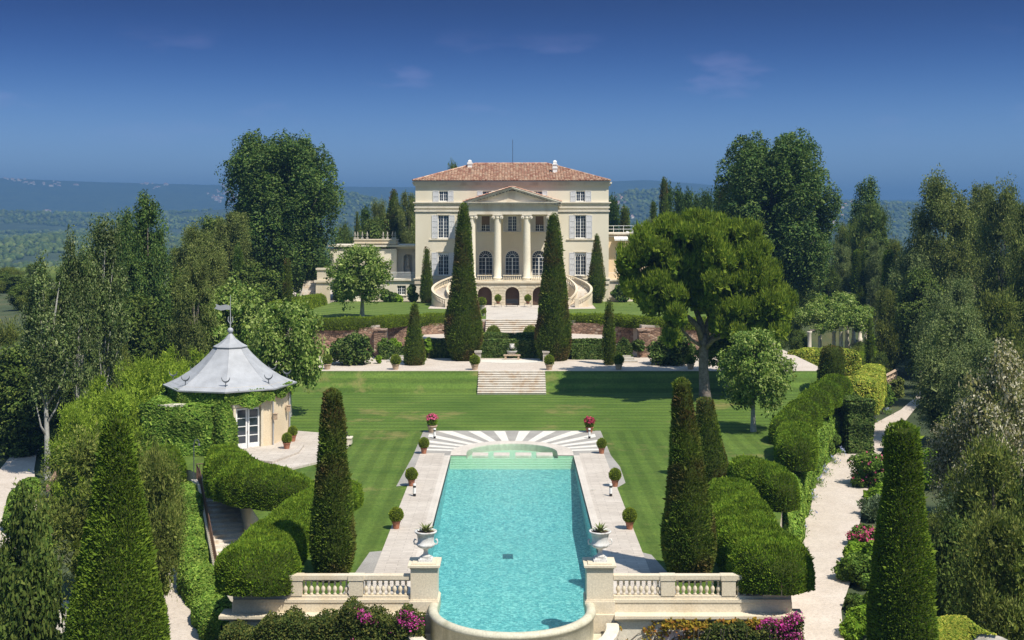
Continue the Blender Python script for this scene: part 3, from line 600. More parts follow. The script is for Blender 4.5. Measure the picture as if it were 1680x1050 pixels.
for s in (-1, 1): fan.quad(*[(s*x, y, .032) for x, y in ((4.34, YF), (PW+.45, YF), (PW+.45, YF+.9), (4.34, YF+.9))])
tag(mesh_obj('pebble_paving', fan.mesh('fan'), M['pebble']), kind='structure')
fn = B()
ry = B(); nr = 0
for kk in range(7):
    for s in (-1, 1):
        a = math.radians(90-s*(6.5+kk*12.4)); hw = math.radians(2.9); q = []
        for aa, r0 in ((a-hw*1.2, 4.3), (a+hw*1.2, 4.3)): q.append((CN[0]+math.cos(aa)*r0, CN[1]+math.sin(aa)*r0))
        for aa in (a+hw, a-hw):
            ca, sa = math.cos(aa), math.sin(aa); t = min((DW-.1)/max(abs(ca), 1e-6), (YD-.25-CN[1])/max(sa, 1e-6)); q.append((CN[0]+ca*t, CN[1]+sa*t))
        ry.quad(*[(x, y, .028) for x, y in q])
tag(mesh_obj('sunburst_paving', ry.mesh('rays'), M['ray']), kind='structure')
for poly in ([(-DW, 85.8), (-DW, 76.3), (-DW-.7, 76.0), (-DW-.45, 86), (-DW-.45, YD), (-DW, YD)], [(DW, YD), (DW+.45, YD), (DW+.45, 86), (DW+.75, 82), (DW+.65, 77), (DW, 75.6)], [(-DW, 61.2), (-DW-.6, 61.0), (-DW-.9, 57), (-DW-1.0, 54.2), (-DW, 54.2)], [(DW, 54.2), (DW+.95, 54.2), (DW+.8, 57.5), (DW+.4, 60.5), (DW, 60.9)]):
    sheet('pebble_strip', poly, .012, M['pebble'])
# pool shell
WZ = 0.0; FZ = -1.75
pool_out = [(PW, YF), (PW, YN), (RN, YN), (RN, CYN)]+arc(0, CYN, RN, 0, -PI, 32)[1:]+[(-RN, YN), (-PW, YN), (-PW, YF)]
sh = B(); n = len(pool_out)
sh.quad(*[(x, y, FZ) for x, y in reversed(pool_out)])
for i in range(n-1): a, c = pool_out[i], pool_out[i+1]; sh.quad((*a, FZ), (*c, FZ), (*c, -.02), (*a, -.02))
tag(mesh_obj('pool_basin', sh.mesh('pool_basin'), M['mosaic_glints']), kind='structure')
stp = B(); zz = -.3
for i in range(5): stp.box(-PW+.01, PW-.01, YF-.32*(i+1), YF-.32*i, FZ+.3, -.16-.10*i)
mb_ = B().box(-PW+.005, PW-.005, YF-1.7, YF-.01, FZ, -.62); mb_.add([(-PW+.005, YF-1.7, -.62), (PW-.005, YF-1.7, -.62), (PW-.005, YF-14, FZ+.002), (-PW+.005, YF-14, FZ+.002)], [(0, 1, 2, 3)]); tag(mesh_obj('pool_step_block', mb_.mesh('b'), M['mosaic_glints']), kind='structure')
stp.quad((-PW, YF, FZ), (PW, YF, FZ), (PW, YF, -.45), (-PW, YF, -.45)); 
for s in (-1, 1): stp.box(*sorted((s*RNi, s*PW)), YF-.02, YF+.05, -1, .0)
stp.quad(*[(x, y, -.45) for x, y in inner])
tag(mesh_obj('pool_steps', stp.mesh('steps'), M['poolside']), kind='structure')
wt = B(); wt.quad(*[(x, y, WZ) for x, y in reversed(pool_out)]); wt.quad(*[(x, y, WZ) for x, y in inner])
tag(mesh_obj('pool_water', wt.mesh('w'), M['water']), kind='structure')
for i, (a, c) in enumerate(((775, 801), (810, 836), (845.6, 871.7), (880, 906.6))):
    s = YF+.55; b = B().box((a-840)*s/F, (c-840)*s/F, YF-.02, YF+1.05, -.45, .05)
    b.obj('stepping_stone', M['coping'], label=('leftmost', 'second from the left', 'third from the left', 'rightmost')[i]+' of the four pale slabs at the far end of the pool', cat='slab', group='slabs across the shallow pool niche')
b = B().box(-.5, .06, 66.1, 66.9, FZ, FZ+.04); b.obj('pool_drain', plain('dark_drain_grate', (.03, .12, .16), .6), label='dark drain grate on the middle of the pool floor', cat='drain')
# overflow lip and trough
lp = B()
prof = [(RN-.18, -.25), (RN-.18, -.03), (RN-.1, .05), (RN+.02, .08), (RN+.16, .05), (RN+.24, -.05), (RN+.24, -.14), (RN+.14, -.2), (RN+.14, -1.3)]
def sweep_u(prof, nseg=40, ext=1.9):
    b = B(); P2 = [(1, 0, ext)]; pts = []
    for i in range(nseg+1): a = -PI*i/nseg; pts.append((math.cos(a), math.sin(a)))
    rows = [[(r, CYN+ext, z) for r, z in prof]]+[[(r*ca, CYN+r*sa, z) for r, z in prof] for ca, sa in pts]+[[(-r, CYN+ext, z) for r, z in prof]]
    m = len(prof); vs = [p for r in rows for p in r]; fs = [(i*m+j, i*m+j+1, (i+1)*m+j+1, (i+1)*m+j) for i in range(len(rows)-1) for j in range(m-1)]
    return b.add(vs, fs)
root = empty('overflow_basin', (0, CYN, -1), 0, 'curved cream overflow rim and trough at the near end of the pool', 'pool rim')
M['wetlime'] = stone('wet_cream_limestone', (.52, .49, .36), (.64, .60, .46), 1.5, .6, .2, stain=(.38, .36, .24))
sweep_u(prof, ext=.6).obj('rim', M['wetlime'], root, True)
sweep_u([(RN+.14, -1.15), (4.0, -1.15)], ext=.1).obj('trough_floor', M['wetlime'], root)
sweep_u([(4.0, -1.15), (4.0, -.75), (4.05, -.70), (4.5, -.70), (4.58, -.75), (4.58, -.9), (4.45, -.98), (4.45, -1.4), (4.35, -1.5), (4.35, -5)], ext=.1).obj('trough_wall', M['trim'], root)
# gravel terrace and steps
TZ = 1.75; UZ = 5.1
sheet('gravel_terrace', [(-31, 120), (31, 120), (31, 142), (-34, 142), (-34, 128)], TZ, M['gravel'], thick=6.4)
def steps(b, x0, x1, y0, y1, z0, z1, n):
    for i in range(n):
        ya = y0+(y1-y0)*i/n; b.box(x0, x1, ya, y1+.01*i, z0-.3 if i == 0 else z0+(z1-z0)*i/n-.001, z0+(z1-z0)*(i+1)/n)
    return b
st = steps(B(), -3.29, 3.24, 115.9, 120.05, 0, TZ+.012, 10)
for i in range(10): ya = 115.9+4.15*i/10; z = (TZ+.012)*(i+1)/10; st.box(-3.31, 3.26, ya-.05, ya+.03, z-.05, z+.004)
st.obj('lawn_steps', M['step'], label='wide travertine steps from the lawn up to the gravel terrace', cat='steps')
pv = B(); pts = arc(0, 131.6, 5.2, PI*1.12, PI*1.88, 20); pv.quad(*[(x, y, TZ+.012) for x, y in pts]); tag(mesh_obj('fountain_paving', pv.mesh('p'), M['ray']), kind='structure')
# second tier, upper steps, plaza
sheet('middle_tier', [(-11, 131.6), (11, 131.6), (11, 141.5), (-11, 141.5)], 3.6, M['gravel'], thick=2.5)
st = steps(B(), -3.0, 3.0, 136.8, 141.0, 3.6, UZ+.01, 8)
for i in range(8): ya = 136.8+4.2*i/8; z = 3.6+(UZ+.01-3.6)*(i+1)/8; st.box(-3.02, 3.02, ya-.05, ya+.03, z-.05, z+.004)
st.obj('terrace_steps', M['step'], label='wide pale steps between the two giant cypresses up to the villa forecourt', cat='steps')
up = [(-34, 133.5), (-24, 132.6), (-14.6, 133.4), (-13.8, 136.4), (-8, 139.2), (-3.02, 141), (3.02, 141), (8, 139.4), (13.5, 136.6), (14.2, 133.4), (24, 132.6), (29, 134), (29, 200), (-36, 200)]
sheet('upper_terrace', up, UZ-.03, M['gravel'], thick=8)
sheet('forecourt', [(-3.0, 140.95), (3.0, 140.95), (3.45, 164), (-3.45, 164)], UZ+.012, M['plaza'])
for s in (-1, 1):
    sheet('upper_lawn', [(s*3.0, 141.6), (s*8, 140), (s*14.5, 137.2), (s*24, 133.8), (s*29, 134.6), (s*27, 166), (s*24, 172), (s*11, 172), (s*10.9, 158), (s*6, 157), (s*3.4, 160)][::s], UZ, M['grassup'])
# rubble retaining wall under the upper lawns
for s, sd in ((-1, 'left'), (1, 'right')):
    b = B(); line = [(x, y-.12) for x, y in ((s*24, 132.6), (s*14.6, 133.3), (s*13.9, 136.3), (s*8, 139.1), (s*3.1, 140.8))]
    for (x0, y0), (x1, y1) in zip(line[:-1], line[1:]): b.quad(*( [(x0, y0, TZ-.1), (x1, y1, TZ-.1), (x1, y1, 4.85), (x0, y0, 4.85)] if s < 0 else [(x1, y1, TZ-.1), (x0, y0, TZ-.1), (x0, y0, 4.85), (x1, y1, 4.85)]))
    b.box(*sorted((s*13.7, s*14.9)), 131.6, 133.4, TZ-.1, 4.6); b.box(*sorted((s*13.6, s*15.0)), 131.5, 133.4, 4.6, 4.75)
    b.obj('stone_wall', M['rubble'], label='rough pink stone retaining wall under the '+sd+' upper lawn', cat='wall')
    st = B()
    for i in range(7): st.box(*sorted((s*(13.1-i*.25), s*(10.6-i*.25))), 127.0+i*1.1, 128.25+i*1.1, TZ-.2, TZ+.16*(i+1))
    st.obj('garden_steps', M['greystone'], label='low grey stone steps climbing behind the '+sd+' small cone cypress', cat='steps')
# paths
def ribbon(name, pts, z, mat, w=None, kind='structure'):
    b = B(); L = [(a, z) for a in pts]
    for (a, c) in zip(pts[:-1], pts[1:]): b.quad((a[0], a[1], z), (a[2], a[3], z), (c[2], c[3], z), (c[0], c[1], z))
    o = mesh_obj(name, b.mesh(name), mat); o['kind'] = kind; return o
rp = []
for py, xl, xr in ((1120, 1300, 1375), (1050, 1305, 1385), (1000, 1300, 1380), (940, 1295, 1400), (900, 1298, 1402), (850, 1315, 1412), (800, 1330, 1425), (750, 1365, 1440), (700, 1425, 1478), (672, 1478, 1500), (655, 1498, 1515), (640, 1512, 1526)):
    a, c = on(xl, py, -4.1), on(xr, py, -4.1); rp.append((a.x, a.y, c.x, c.y))
ribbon('gravel_path', rp, -4.1, M['gravel'])
lpth = []
for py, xl, xr in ((1120, 235, 372), (1050, 250, 372), (1000, 260, 372), (960, 275, 378), (930, 270, 385), (905, 270, 330), (890, 268, 318)):
    a, c = on(xl, py, -4.1), on(xr, py, -4.1); lpth.append((a.x, a.y, c.x, c.y))
ribbon('gravel_path', lpth, -4.1, M['gravel'])
lp2 = []
for py, xl, xr in ((900, -60, 60), (850, -40, 60), (810, -20, 60), (770, 0, 56), (745, 20, 60), (728, 40, 75), (715, 60, 85)):
    a, c = on(xl, py, -4.1), on(xr, py, -4.1); lp2.append((a.x, a.y, c.x, c.y))
ribbon('gravel_path', lp2, -4.1, M['gravel'])
a, c = on(40, 1040, -4.1), on(125, 990, -4.1); sheet('stone_paving', [(a.x-4, a.y-6), (c.x+1, a.y-6), (c.x+1, c.y+.5), (a.x-2, c.y+.5)], -4.1, M['greystone'])

# ================================================================ BALUSTRADE AT THE NEAR EDGE
bal_prof = [(.075, 0), (.075, .05), (.045, .08), (.06, .14), (.095, .24), (.085, .32), (.04, .42), (.035, .47), (.055, .50), (.04, .53), (.045, .6), (.07, .64), (.07, .68)]
balm = B().lathe(bal_prof, seg=10).mesh('baluster', True)
def baluster(parent, x, y, z, h=.68, r=1):
    o = mesh_obj('baluster', balm, M['cream'], parent, (x-parent.location.x, y-parent.location.y, z-parent.location.z)); o.scale = (r, r, h/.68); return o
YB = 53.1
for s, sd in ((-1, 'left'), (1, 'right')):
    root = empty('balustrade', (s*8.4, YB, -.6), 0, 'cream stone balustrade with turned balusters '+sd+' of the pool', 'balustrade', 'balustrades on either side of the pool')
    def bx(name, x0, x1, y0, y1, z0, z1, mat='cream'): return B().box(*sorted((s*x0, s*x1)), y0, y1, z0, z1).obj(name, M[mat], root)
    bx('rail', 4.42, 10.9, YB-.16, YB+.2, 1.0, 1.18); bx('rail', 4.42, 10.9, YB-.12, YB+.16, .94, 1.0)
    bx('lower_rail', 4.42, 10.9, YB-.14, YB+.16, .16, .30); bx('lower_rail', 4.42, 12.1, YB-.24, YB+.22, .03, .165)
    bx('plinth', 4.42, 12.15, YB-.20, YB+.22, -.40, .03); bx('ledge', 4.42, 12.6, YB-.75, YB+.3, -.52, -.40); bx('ledge', 4.42, 12.5, YB-.66, YB+.3, -.60, -.52)
    for xc in (6.78, 9.42):
        bx('post', xc-.3, xc+.3, YB-.17, YB+.21, .30, .96); bx('post_cap', xc-.34, xc+.34, YB-.2, YB+.24, .96, 1.19)
    for x0, x1, n in ((4.5, 6.48, 8), (7.08, 9.12, 8), (9.72, 11.4, 6)):
        for i in range(n): baluster(root, s*(x0+(x1-x0)*(i+.5)/n), YB+.02, .30, .66, 1.05)
    b = B(); sc = [(10.9, .165), (12.12, .165), (12.12, 1.02), (11.9, 1.04), (11.6, .75), (11.2, .5), (10.9, .42)]   # scrolled end block
    pts = [(s*x, z) for x, z in sc]; n = len(pts)
    b.add([(x, YB-.17, z) for x, z in pts]+[(x, YB+.2, z) for x, z in pts], [tuple(range(n)), tuple(range(n, 2*n))[::-1]]+[(i, (i+1) % n, (i+1) % n+n, i+n) for i in range(n)])
    b.obj('end_scroll', M['cream'], root)
    b = B().box(*sorted((s*4.5, s*12.2)), YB-.5, YB+1.0, -5, -.605); b.box(*sorted((s*4.5, s*12.28)), YB-.54, YB+.9, -1.75, -1.6)
    b.obj('lower_wall', M['trim'], root)
    # urn pier
    pr = empty('urn_pier', (s*3.8, 53.4, -.6), 0, 'square cream stone pier carrying the '+sd+' white urn beside the pool', 'pier', 'piers at the pool mouth')
    def px_(name, x0, x1, y0, y1, z0, z1): return B().box(*sorted((s*x0, s*x1)), y0, y1, z0, z1).obj(name, M['cream'], pr)
    px_('pier_shaft', 3.24, 4.40, 52.85, 54.0, .16, 1.50); px_('pier_base', 3.16, 4.46, 52.74, 54.1, -.42, .1); px_('pier_base', 3.2, 4.43, 52.8, 54.06, .1, .16)
    px_('pier_base', 3.38, 4.48, 52.6, 54.05, -1.2, -.42)
    px_('pier_cap', 3.2, 4.43, 52.81, 54.04, 1.50, 1.57); px_('pier_cap', 3.12, 4.52, 52.73, 54.12, 1.57, 1.66); px_('pier_cap', 3.3, 4.34, 52.9, 53.95, 1.66, 1.71)
def urn(x, y, z, label):
    r = empty('garden_urn', (x, y, z), 0, label, 'urn', 'white urns at the pool mouth')
    wobj(B().box(-.3, .3, -.3, .3, 0, .1).box(-.24, .24, -.24, .24, .1, .16), 'foot', M['urn'], r)
    wobj(B().lathe([(.22, .16), (.2, .22), (.11, .30), (.09, .42), (.12, .50), (.16, .53), (.33, .60), (.42, .70), (.40, .76), (.355, .80), (.36, 1.0), (.39, 1.15), (.46, 1.22), (.49, 1.25), (.49, 1.30), (.44, 1.31), (.40, 1.24)], seg=28), 'bowl', M['urn'], r, True)
    for s in (-1, 1): wobj(B().tube([(s*.36, 0, .70), (s*.50, 0, .72), (s*.52, 0, .84), (s*.48, 0, .93), (s*.42, 0, .90)], .035, 8), 'handle', M['urn'], r, True)
    wobj(B().lathe([(.41, 1.2), (.41, 1.24), (.01, 1.25)], seg=20), 'soil', M['soil'], r)
    a = B(); rr = random.Random(int(x*10))
    for i in range(22):
        t = i*2.4; el = .25+.9*(i/22); L = .42+.2*rr.random(); d = Vector((math.cos(t)*math.cos(el), math.sin(t)*math.cos(el), math.sin(el))); sd = Vector((-math.sin(t), math.cos(t), 0)); p0 = Vector((0, 0, 1.24))
        m1 = p0+d*L*.5+Vector((0, 0, .02)); tip = p0+d*L+Vector((0, 0, -.05)); w_ = .055
        a.add([p0-sd*w_*.7, p0+sd*w_*.7, m1+sd*w_, m1-sd*w_, tip], [(0, 1, 2, 3), (3, 2, 4)])
    wobj(a, 'agave', M['L_agave'], r); return r
urn(-3.78, 53.42, 1.71, 'white urn with agave on the pier left of the pool mouth'); urn(3.86, 53.42, 1.71, 'white urn with agave on the pier right of the pool mouth')

# pots, bollards
def ballpot(x, y, z, label, group, r=.33, potm='terracotta', ph=.42, pr=.22, leafm='L_box', cat='potted plant', flower=None, seed=1, wide=0):
    t = empty('potted_box_ball' if not flower else 'flower_pot', (x, y, z), 0, label, cat, group)
    wobj(B().lathe([(pr*.72, 0), (pr, ph*.85), (pr*1.14, ph*.86), (pr*1.14, ph), (pr*.98, ph), (pr*.95, ph*.9), (.01, ph*.9)], seg=18), 'pot', M[potm], t, False)
    V, Q = lathe_grid([(ph-.03, .05), (ph+.02, r*.7), (ph+r*.5, r*.97), (ph+r, r), (ph+r*1.5, r*.8), (ph+r*1.85, r*.4), (ph+r*1.95, .02)], (0, 0, 0), 20, 14, .03, seed)
    clad('ball' if not flower else 'foliage', V, Q, M[leafm], 900 if y < 100 else 350, .055 if y < 100 else .09, seed, parent=t, k=.6, up=.2, aspect=.6, outc=np.array([0, 0, ph+r]))
    if flower:
        rs = np.random.RandomState(seed); d = unit(rs.normal(size=(90, 3))); d[:, 2] = np.abs(d[:, 2])*.9+.1; P = d*r*1.2+np.array([0, 0, ph+r*1.1]); P = np.repeat(P, 5, 0)+rs.normal(size=(450, 3))*.04
        v, q = leaf_quads(P, np.repeat(d, 5, 0), .09, rs, 'leaf', .8, .3, .9); mesh_obj('blossom', arr_mesh('blossom', v, q), M[flower], t)
    return t
for i, (px, py, side, which) in enumerate(((695.5, 744, 'left', 'far'), (675, 797, 'left', 'middle'), (650, 867, 'left', 'near'), (987, 744, 'right', 'far'), (1009, 798, 'right', 'middle'), (1033, 868, 'right', 'near'))):
    p = on(px, py, .03); ballpot(p.x, p.y, .03, f'{which}most box ball in a terracotta pot on the {side} pool deck' if which != 'middle' else f'box ball in a terracotta pot beside the bollard on the {side} pool deck', 'box balls along the pool deck', seed=i+1, r=.36 if i != 3 else .33)
p = on(709, 709, .03); ballpot(p.x, p.y, .03, 'clay pot of red and pink flowers at the far left corner of the pool terrace', 'flower pots at the pool terrace corners', .38, 'claypot', .55, .36, 'L_bright', flower='L_pink', seed=21)
p = on(967, 709, .03); ballpot(p.x, p.y, .03, 'pot of dark red flowers at the far right corner of the pool terrace', 'flower pots at the pool terrace corners', .34, 'terracotta', .4, .3, 'L_box', flower='L_red', seed=22)
for px, py, lab in ((713, 719, 'far left black and white bollard before the red flower pot'), (967, 719, 'far right black and white bollard before the dark red flowers'), (680, 814, 'near left black and white bollard by the middle box ball'), (1002, 814, 'near right black and white bollard by the middle box ball')):
    p = on(px, py, .03); t = empty('bollard_light', p, 0, lab, 'bollard', 'bollard lights by the pool')
    wobj(B().lathe([(.09, 0), (.09, .16)], seg=12), 'base', M['black'], t); wobj(B().lathe([(.088, .16), (.088, .52)], seg=12), 'tube', M['white'], t)
    wobj(B().lathe([(.09, .52), (.09, .64)], seg=12), 'band', M['black'], t); wobj(B().lathe([(.095, .64), (.095, .74), (.01, .76)], seg=12), 'cap', M['white'], t)
for px, py, lab in ((710, 803, 'small skimmer lid set in the left pool deck'), (973, 804, 'small skimmer lid set in the right pool deck'), (840, 724, 'small round lid in the paving behind the niche')):
    p = on(px, py, .03); B().lathe([(.16, 0), (.16, .02)], (p.x, p.y, .031), 14).obj('skimmer_lid', M['greystone'], label=lab, cat='lid')
for i, (px, Y, lab) in enumerate(((537, 121.2, 'leftmost clay pot of box on the gravel terrace under the plane tree'), (649, 121, 'clay pot with box ball left of the small cone cypress'), (779, 120.8, 'clay pot with box ball at the left head of the lawn steps'), (901, 120.8, 'clay pot with box ball at the right head of the lawn steps'), (1015, 121, 'clay pot with box ball right of the thin cone cypress'), (1133, 121.2, 'rightmost clay pot of box on the gravel terrace by the pine trunk'))):
    ballpot((px-840)*Y/F, Y, TZ, lab, 'clay pots along the gravel terrace', .46, 'claypot', .55, .36, 'L_box', seed=30+i)
# fountain with lion mask and bench
ft = empty('wall_fountain', (0, 131, TZ), 0, 'carved stone wall fountain with a lion head above its basin', 'fountain')
ft.scale = (.66, .66, .62)
wobj(B().lathe([(.3, .75), (.45, .8), (.8, 1.0), (.86, 1.25), (.86, 1.32), (.76, 1.32), (.7, 1.2)], (0, -.1, 0), 24, PI, 2*PI), 'basin', M['urn'], ft, True)
wobj(B().box(-.75, .75, -.1, .25, .5, 1.9).box(-.5, .5, -.1, .22, 1.9, 2.3).lathe([(.45, 0), (.45, .32)], (0, .05, 2.2), 16), 'back_slab', M['urn'], ft)
lm = B().ball((0, -.2, 2.0), .34, 12, 8, 1.1, .8); lm.ball((0, -.45, 1.9), .17, 8, 6); lm.ball((-.22, -.3, 2.3), .1, 8, 6).ball((.22, -.3, 2.3), .1, 8, 6)
for i in range(14): a = i*2*PI/14; lm.ball((.36*math.cos(a), -.1, 2.0+.38*math.sin(a)), .12, 6, 5)
wobj(lm, 'lion_head', M['urn'], ft, True)
bt = empty('stone_bench', (0, 129.6, TZ), 0, 'low stone bench in front of the lion fountain', 'bench')
bt.scale = (.72, .8, .85)
wobj(B().box(-1.25, 1.25, -.28, .28, .48, .62), 'seat', M['claypot'], bt)
for s in (-1, 1): wobj(B().box(s*.95-.14, s*.95+.14, -.22, .22, 0, .48), 'leg', M['claypot'], bt)
for s, sd in ((-1, 'left'), (1, 'right')):
    B().box(s*3.55-.3, s*3.55+.3, 127.6, 128.2, TZ-.1, TZ+.95).box(s*3.55-.38, s*3.55+.38, 127.5, 128.3, TZ+.95, TZ+1.12).obj('stone_post', M['greystone'], label='low stone post at the '+sd+' of the fountain paving', cat='post', group='posts beside the fountain')
# ================================================================ THE VILLA
YW = 171.5; SW = YW/F; XC = 0.0; YT = 163.8; YC = 165.6
def hx(px): return (px-839.7)*SW
def hz(py, Y=YW): return CH-(py-HZ)*Y/F
V0 = empty('villa', (0, YW, UZ), 0, 'large cream neoclassical villa with columned portico and tiled hip roof', 'villa')
def vp(b, name, mat, parent=V0, smooth=False): return b.obj(name, M[mat], parent, smooth)
def wall_holes(x0, x1, z0, z1, y, holes, depth=.28, seg=14):
    """front face with window openings and their reveals; hole = (xa, xb, za, zb, arched)"""
    b = B(); xs = sorted({x0, x1, *[h[0] for h in holes], *[h[1] for h in holes]}); zs = sorted({z0, z1, *[h[2] for h in holes], *[h[3] for h in holes]})
    for i in range(len(xs)-1):
        for j in range(len(zs)-1):
            cx, cz = (xs[i]+xs[i+1])/2, (zs[j]+zs[j+1])/2
            if any(h[0] < cx < h[1] and h[2] < cz < h[3] for h in holes): continue
            b.quad((xs[i], y, zs[j]), (xs[i+1], y, zs[j]), (xs[i+1], y, zs[j+1]), (xs[i], y, zs[j+1]))
    for xa, xb, za, zb, ar in holes:
        yd = y+depth; zt = zb-(xb-xa)/2 if ar else zb
        b.quad((xa, y, za), (xa, yd, za), (xa, yd, zt), (xa, y, zt)); b.quad((xb, y, za), (xb, y, zt), (xb, yd, zt), (xb, yd, za)); b.quad((xa, y, za), (xb, y, za), (xb, yd, za), (xa, yd, za))
        if ar:
            r = (xb-xa)/2; c = (xa+xb)/2; A = [(c-r*math.cos(PI*k/seg), zt+r*math.sin(PI*k/seg)) for k in range(seg+1)]
            for (xp, zp), (xq, zq) in zip(A[:-1], A[1:]):
                b.quad((xp, y, zp), (xq, y, zq), (xq, y, zb), (xp, y, zb)); b.quad((xp, y, zp), (xp, yd, zp), (xq, yd, zq), (xq, y, zq))
        else: b.quad((xa, y, zb), (xb, y, zb), (xb, yd, zb), (xa, yd, zb))
    return b
def window(parent, xa, xb, za, zb, y, cols=4, rows=6, arched=False, shutters=None, blind=0, name='window', sill=True, awn=False, dark=False):
    """glazed window set in its reveal: frame with glazing bars > pane, shutters"""
    yf = y+.16; b = B(); t = .075; zt = zb-(xb-xa)/2 if arched else zb; c = (xa+xb)/2; r = (xb-xa)/2
    b.box(xa, xa+t, yf, yf+.06, za, zt); b.box(xb-t, xb, yf, yf+.06, za, zt); b.box(xa+t, xb-t, yf, yf+.06, za, za+t*1.6); b.box(xa+t, xb-t, yf, yf+.06, zt-t, zt); b.box(c-.06, c+.06, yf-.012, yf+.05, za+t*1.6, zt-t)
    n = .032
    for i in range(1, cols):
        if i*2 == cols: continue
        x = xa+(xb-xa)*i/cols; b.box(x-n/2, x+n/2, yf+.01, yf+.045, za+t*1.6, zt-t)
    for j in range(1, rows): z = za+(zt-za)*j/rows; b.box(xa+t, xb-t, yf+.013, yf+.042, z-n/2, z+n/2)
    if arched:
        sg = 16; ri = r-t
        for k in range(sg):
            a0, a1 = PI*k/sg, PI*(k+1)/sg; o = [(c+q*math.cos(a), zt+q*math.sin(a)) for q, a in ((r, a0), (r, a1), (ri, a1), (ri, a0))]
            b.add([(x, yf, z) for x, z in o]+[(x, yf+.06, z) for x, z in o], [(0, 1, 2, 3), (7, 6, 5, 4), (3, 2, 6, 7)])
            o = [(c+q*math.cos(a), zt+q*math.sin(a)) for q, a in ((r*.42, a0), (r*.42, a1), (r*.37, a1), (r*.37, a0))]; b.add([(x, yf+.01, z) for x, z in o], [(0, 1, 2, 3)])
        for k in range(1, 8):
            a = PI*k/8; d = (math.cos(a), math.sin(a)); nn = (-d[1]*.018, d[0]*.018)
            b.add([(c+d[0]*q+sg_*nn[0], yf+.015, zt+d[1]*q+sg_*nn[1]) for q, sg_ in ((r*.4, -1), (r*.95, -1), (r*.95, 1), (r*.4, 1))], [(0, 1, 2, 3)])
    wn = empty(name, (0, 0, 0)); wn.parent = parent; pl = parent.location; wn.location = (c-pl.x, y-pl.y, za-pl.z); W0 = Vector((c, y, za))
    def lo(bs, nm, mat): return mesh_obj(nm, bs.mesh(nm, shift=tuple(W0)), mat, wn)
    lo(b, 'frame', M['white'])
    g = B()
    if arched: g.add([(xa, yf+.05, za), (xb, yf+.05, za)]+[(c+r*math.cos(PI*k/12), yf+.05, zt+r*math.sin(PI*k/12)) for k in range(13)], [tuple(range(15))])
    else: g.quad((xa, yf+.05, za), (xb, yf+.05, za), (xb, yf+.05, zb), (xa, yf+.05, zb))
    lo(g, 'pane', M['glass'])
    if blind: lo(B().box(xa+t, xb-t, yf-.02, yf+.0, zb-(zb-za)*blind, zb-.02), 'blind', M['blind'])
    if awn:
        s = B(); k = 5; wv = (xb-xa)/k; s.box(xa, xb, yf-.05, yf-.03, zb-.28, zb)
        for i in range(k): s.add([(xa+i*wv, yf-.05, zb-.28), (xa+(i+1)*wv, yf-.05, zb-.28), (xa+(i+.5)*wv, yf-.05, zb-.46)], [(0, 1, 2)])
        lo(s, 'pelmet', M['white'])
    if sill: lo(B().box(xa-.12, xb+.12, y-.12, y+.02, za-.12, za-.003), 'sill', M['trim'])
    if shutters:
        for s, (sa, sb) in zip((-1, 1), shutters):
            q = B(); q.box(sa, sa+.08, y-.07, y-.01, za-.02, zb+.02); q.box(sb-.08, sb, y-.07, y-.01, za-.02, zb+.02)
            nb = max(3, int((zb-za)/.8)+1)
            for z in np.linspace(za-.02, zb-.06, nb): q.box(sa+.08, sb-.08, y-.068, y-.012, z, z+.08)
            nl = int((zb-za)/.11)
            for i in range(nl): z = za+(i+.3)*(zb-za)/nl; q.add([(sa+.08, y-.055, z), (sb-.08, y-.055, z), (sb-.08, y-.02, z+.07), (sa+.08, y-.02, z+.07)], [(0, 1, 2, 3)])
            q.box(sa+.05, sb-.05, y-.014, y-.006, za, zb)
            lo(q, 'shutter', M['shutter'])
    return wn
# rows of openings on the main wall
top = []; mid = []; low = []
def mir(a, b): return (-b, -a)
TW = (hx(720), hx(734.6)); TS = ((hx(709.7), hx(719.7)), (hx(734.9), hx(744))); MW = (hx(718.4), hx(736)); MS = ((hx(708.2), hx(718.1)), (hx(736.3), hx(745.7)))
zt1, zt0 = hz(313.6), hz(330.6); zm1, zm0 = hz(353.4), hz(391); zl1, zl0 = hz(414.5), hz(452)
holes = []
W = []
for s in (0, 1):
    f = (lambda a: mir(*a)) if s else (lambda a: a); g_ = (lambda t: (mir(*t[1]), mir(*t[0]))) if s else (lambda t: t)
    W.append((*f(TW), zt0, zt1, dict(cols=4, rows=3, shutters=g_(TS)))); W.append((*f(MW), zm0, zm1, dict(cols=4, rows=7, shutters=g_(MS)))); W.append((*f(MW), zl0, zl1, dict(cols=4, rows=6, shutters=g_(MS), awn=True)))
for cx in (-3.42*1.0*1.85/1.85*1.12, 4.0): pass
for px, s_ in ((798.5, 0), (840, 0), (882, 1)):
    c = hx(px); W.append((c-.62, c+.62, zt0+.35, zt1, dict(cols=4, rows=2, shutters=((c-1.35, c-.64), (c+.64, c+1.35)))))
for px, bl in ((796.5, .55), (840.2, 0), (885, .55)):
    c = hx(px); W.append((c-.64, c+.64, hz(380.2), hz(354.5), dict(cols=4, rows=5, blind=bl, shutters=((c-1.3, c-.66), (c+.66, c+1.3)))))
for px in (796.4, 840.2, 883.9):
    c = hx(px); W.append((c-1.0, c+1.0, hz(455), hz(410.7), dict(cols=4, rows=5, arched=True, sill=False, name='french_door')))
for a in W: holes.append((a[0], a[1], a[2], a[3], a[4].get('arched', False)))
WXL, WXR = hx(681.3), hx(998.3); ZTOP = hz(303)
vp(wall_holes(WXL, WXR, UZ-.5, ZTOP, YW, holes), 'wall', 'wall')
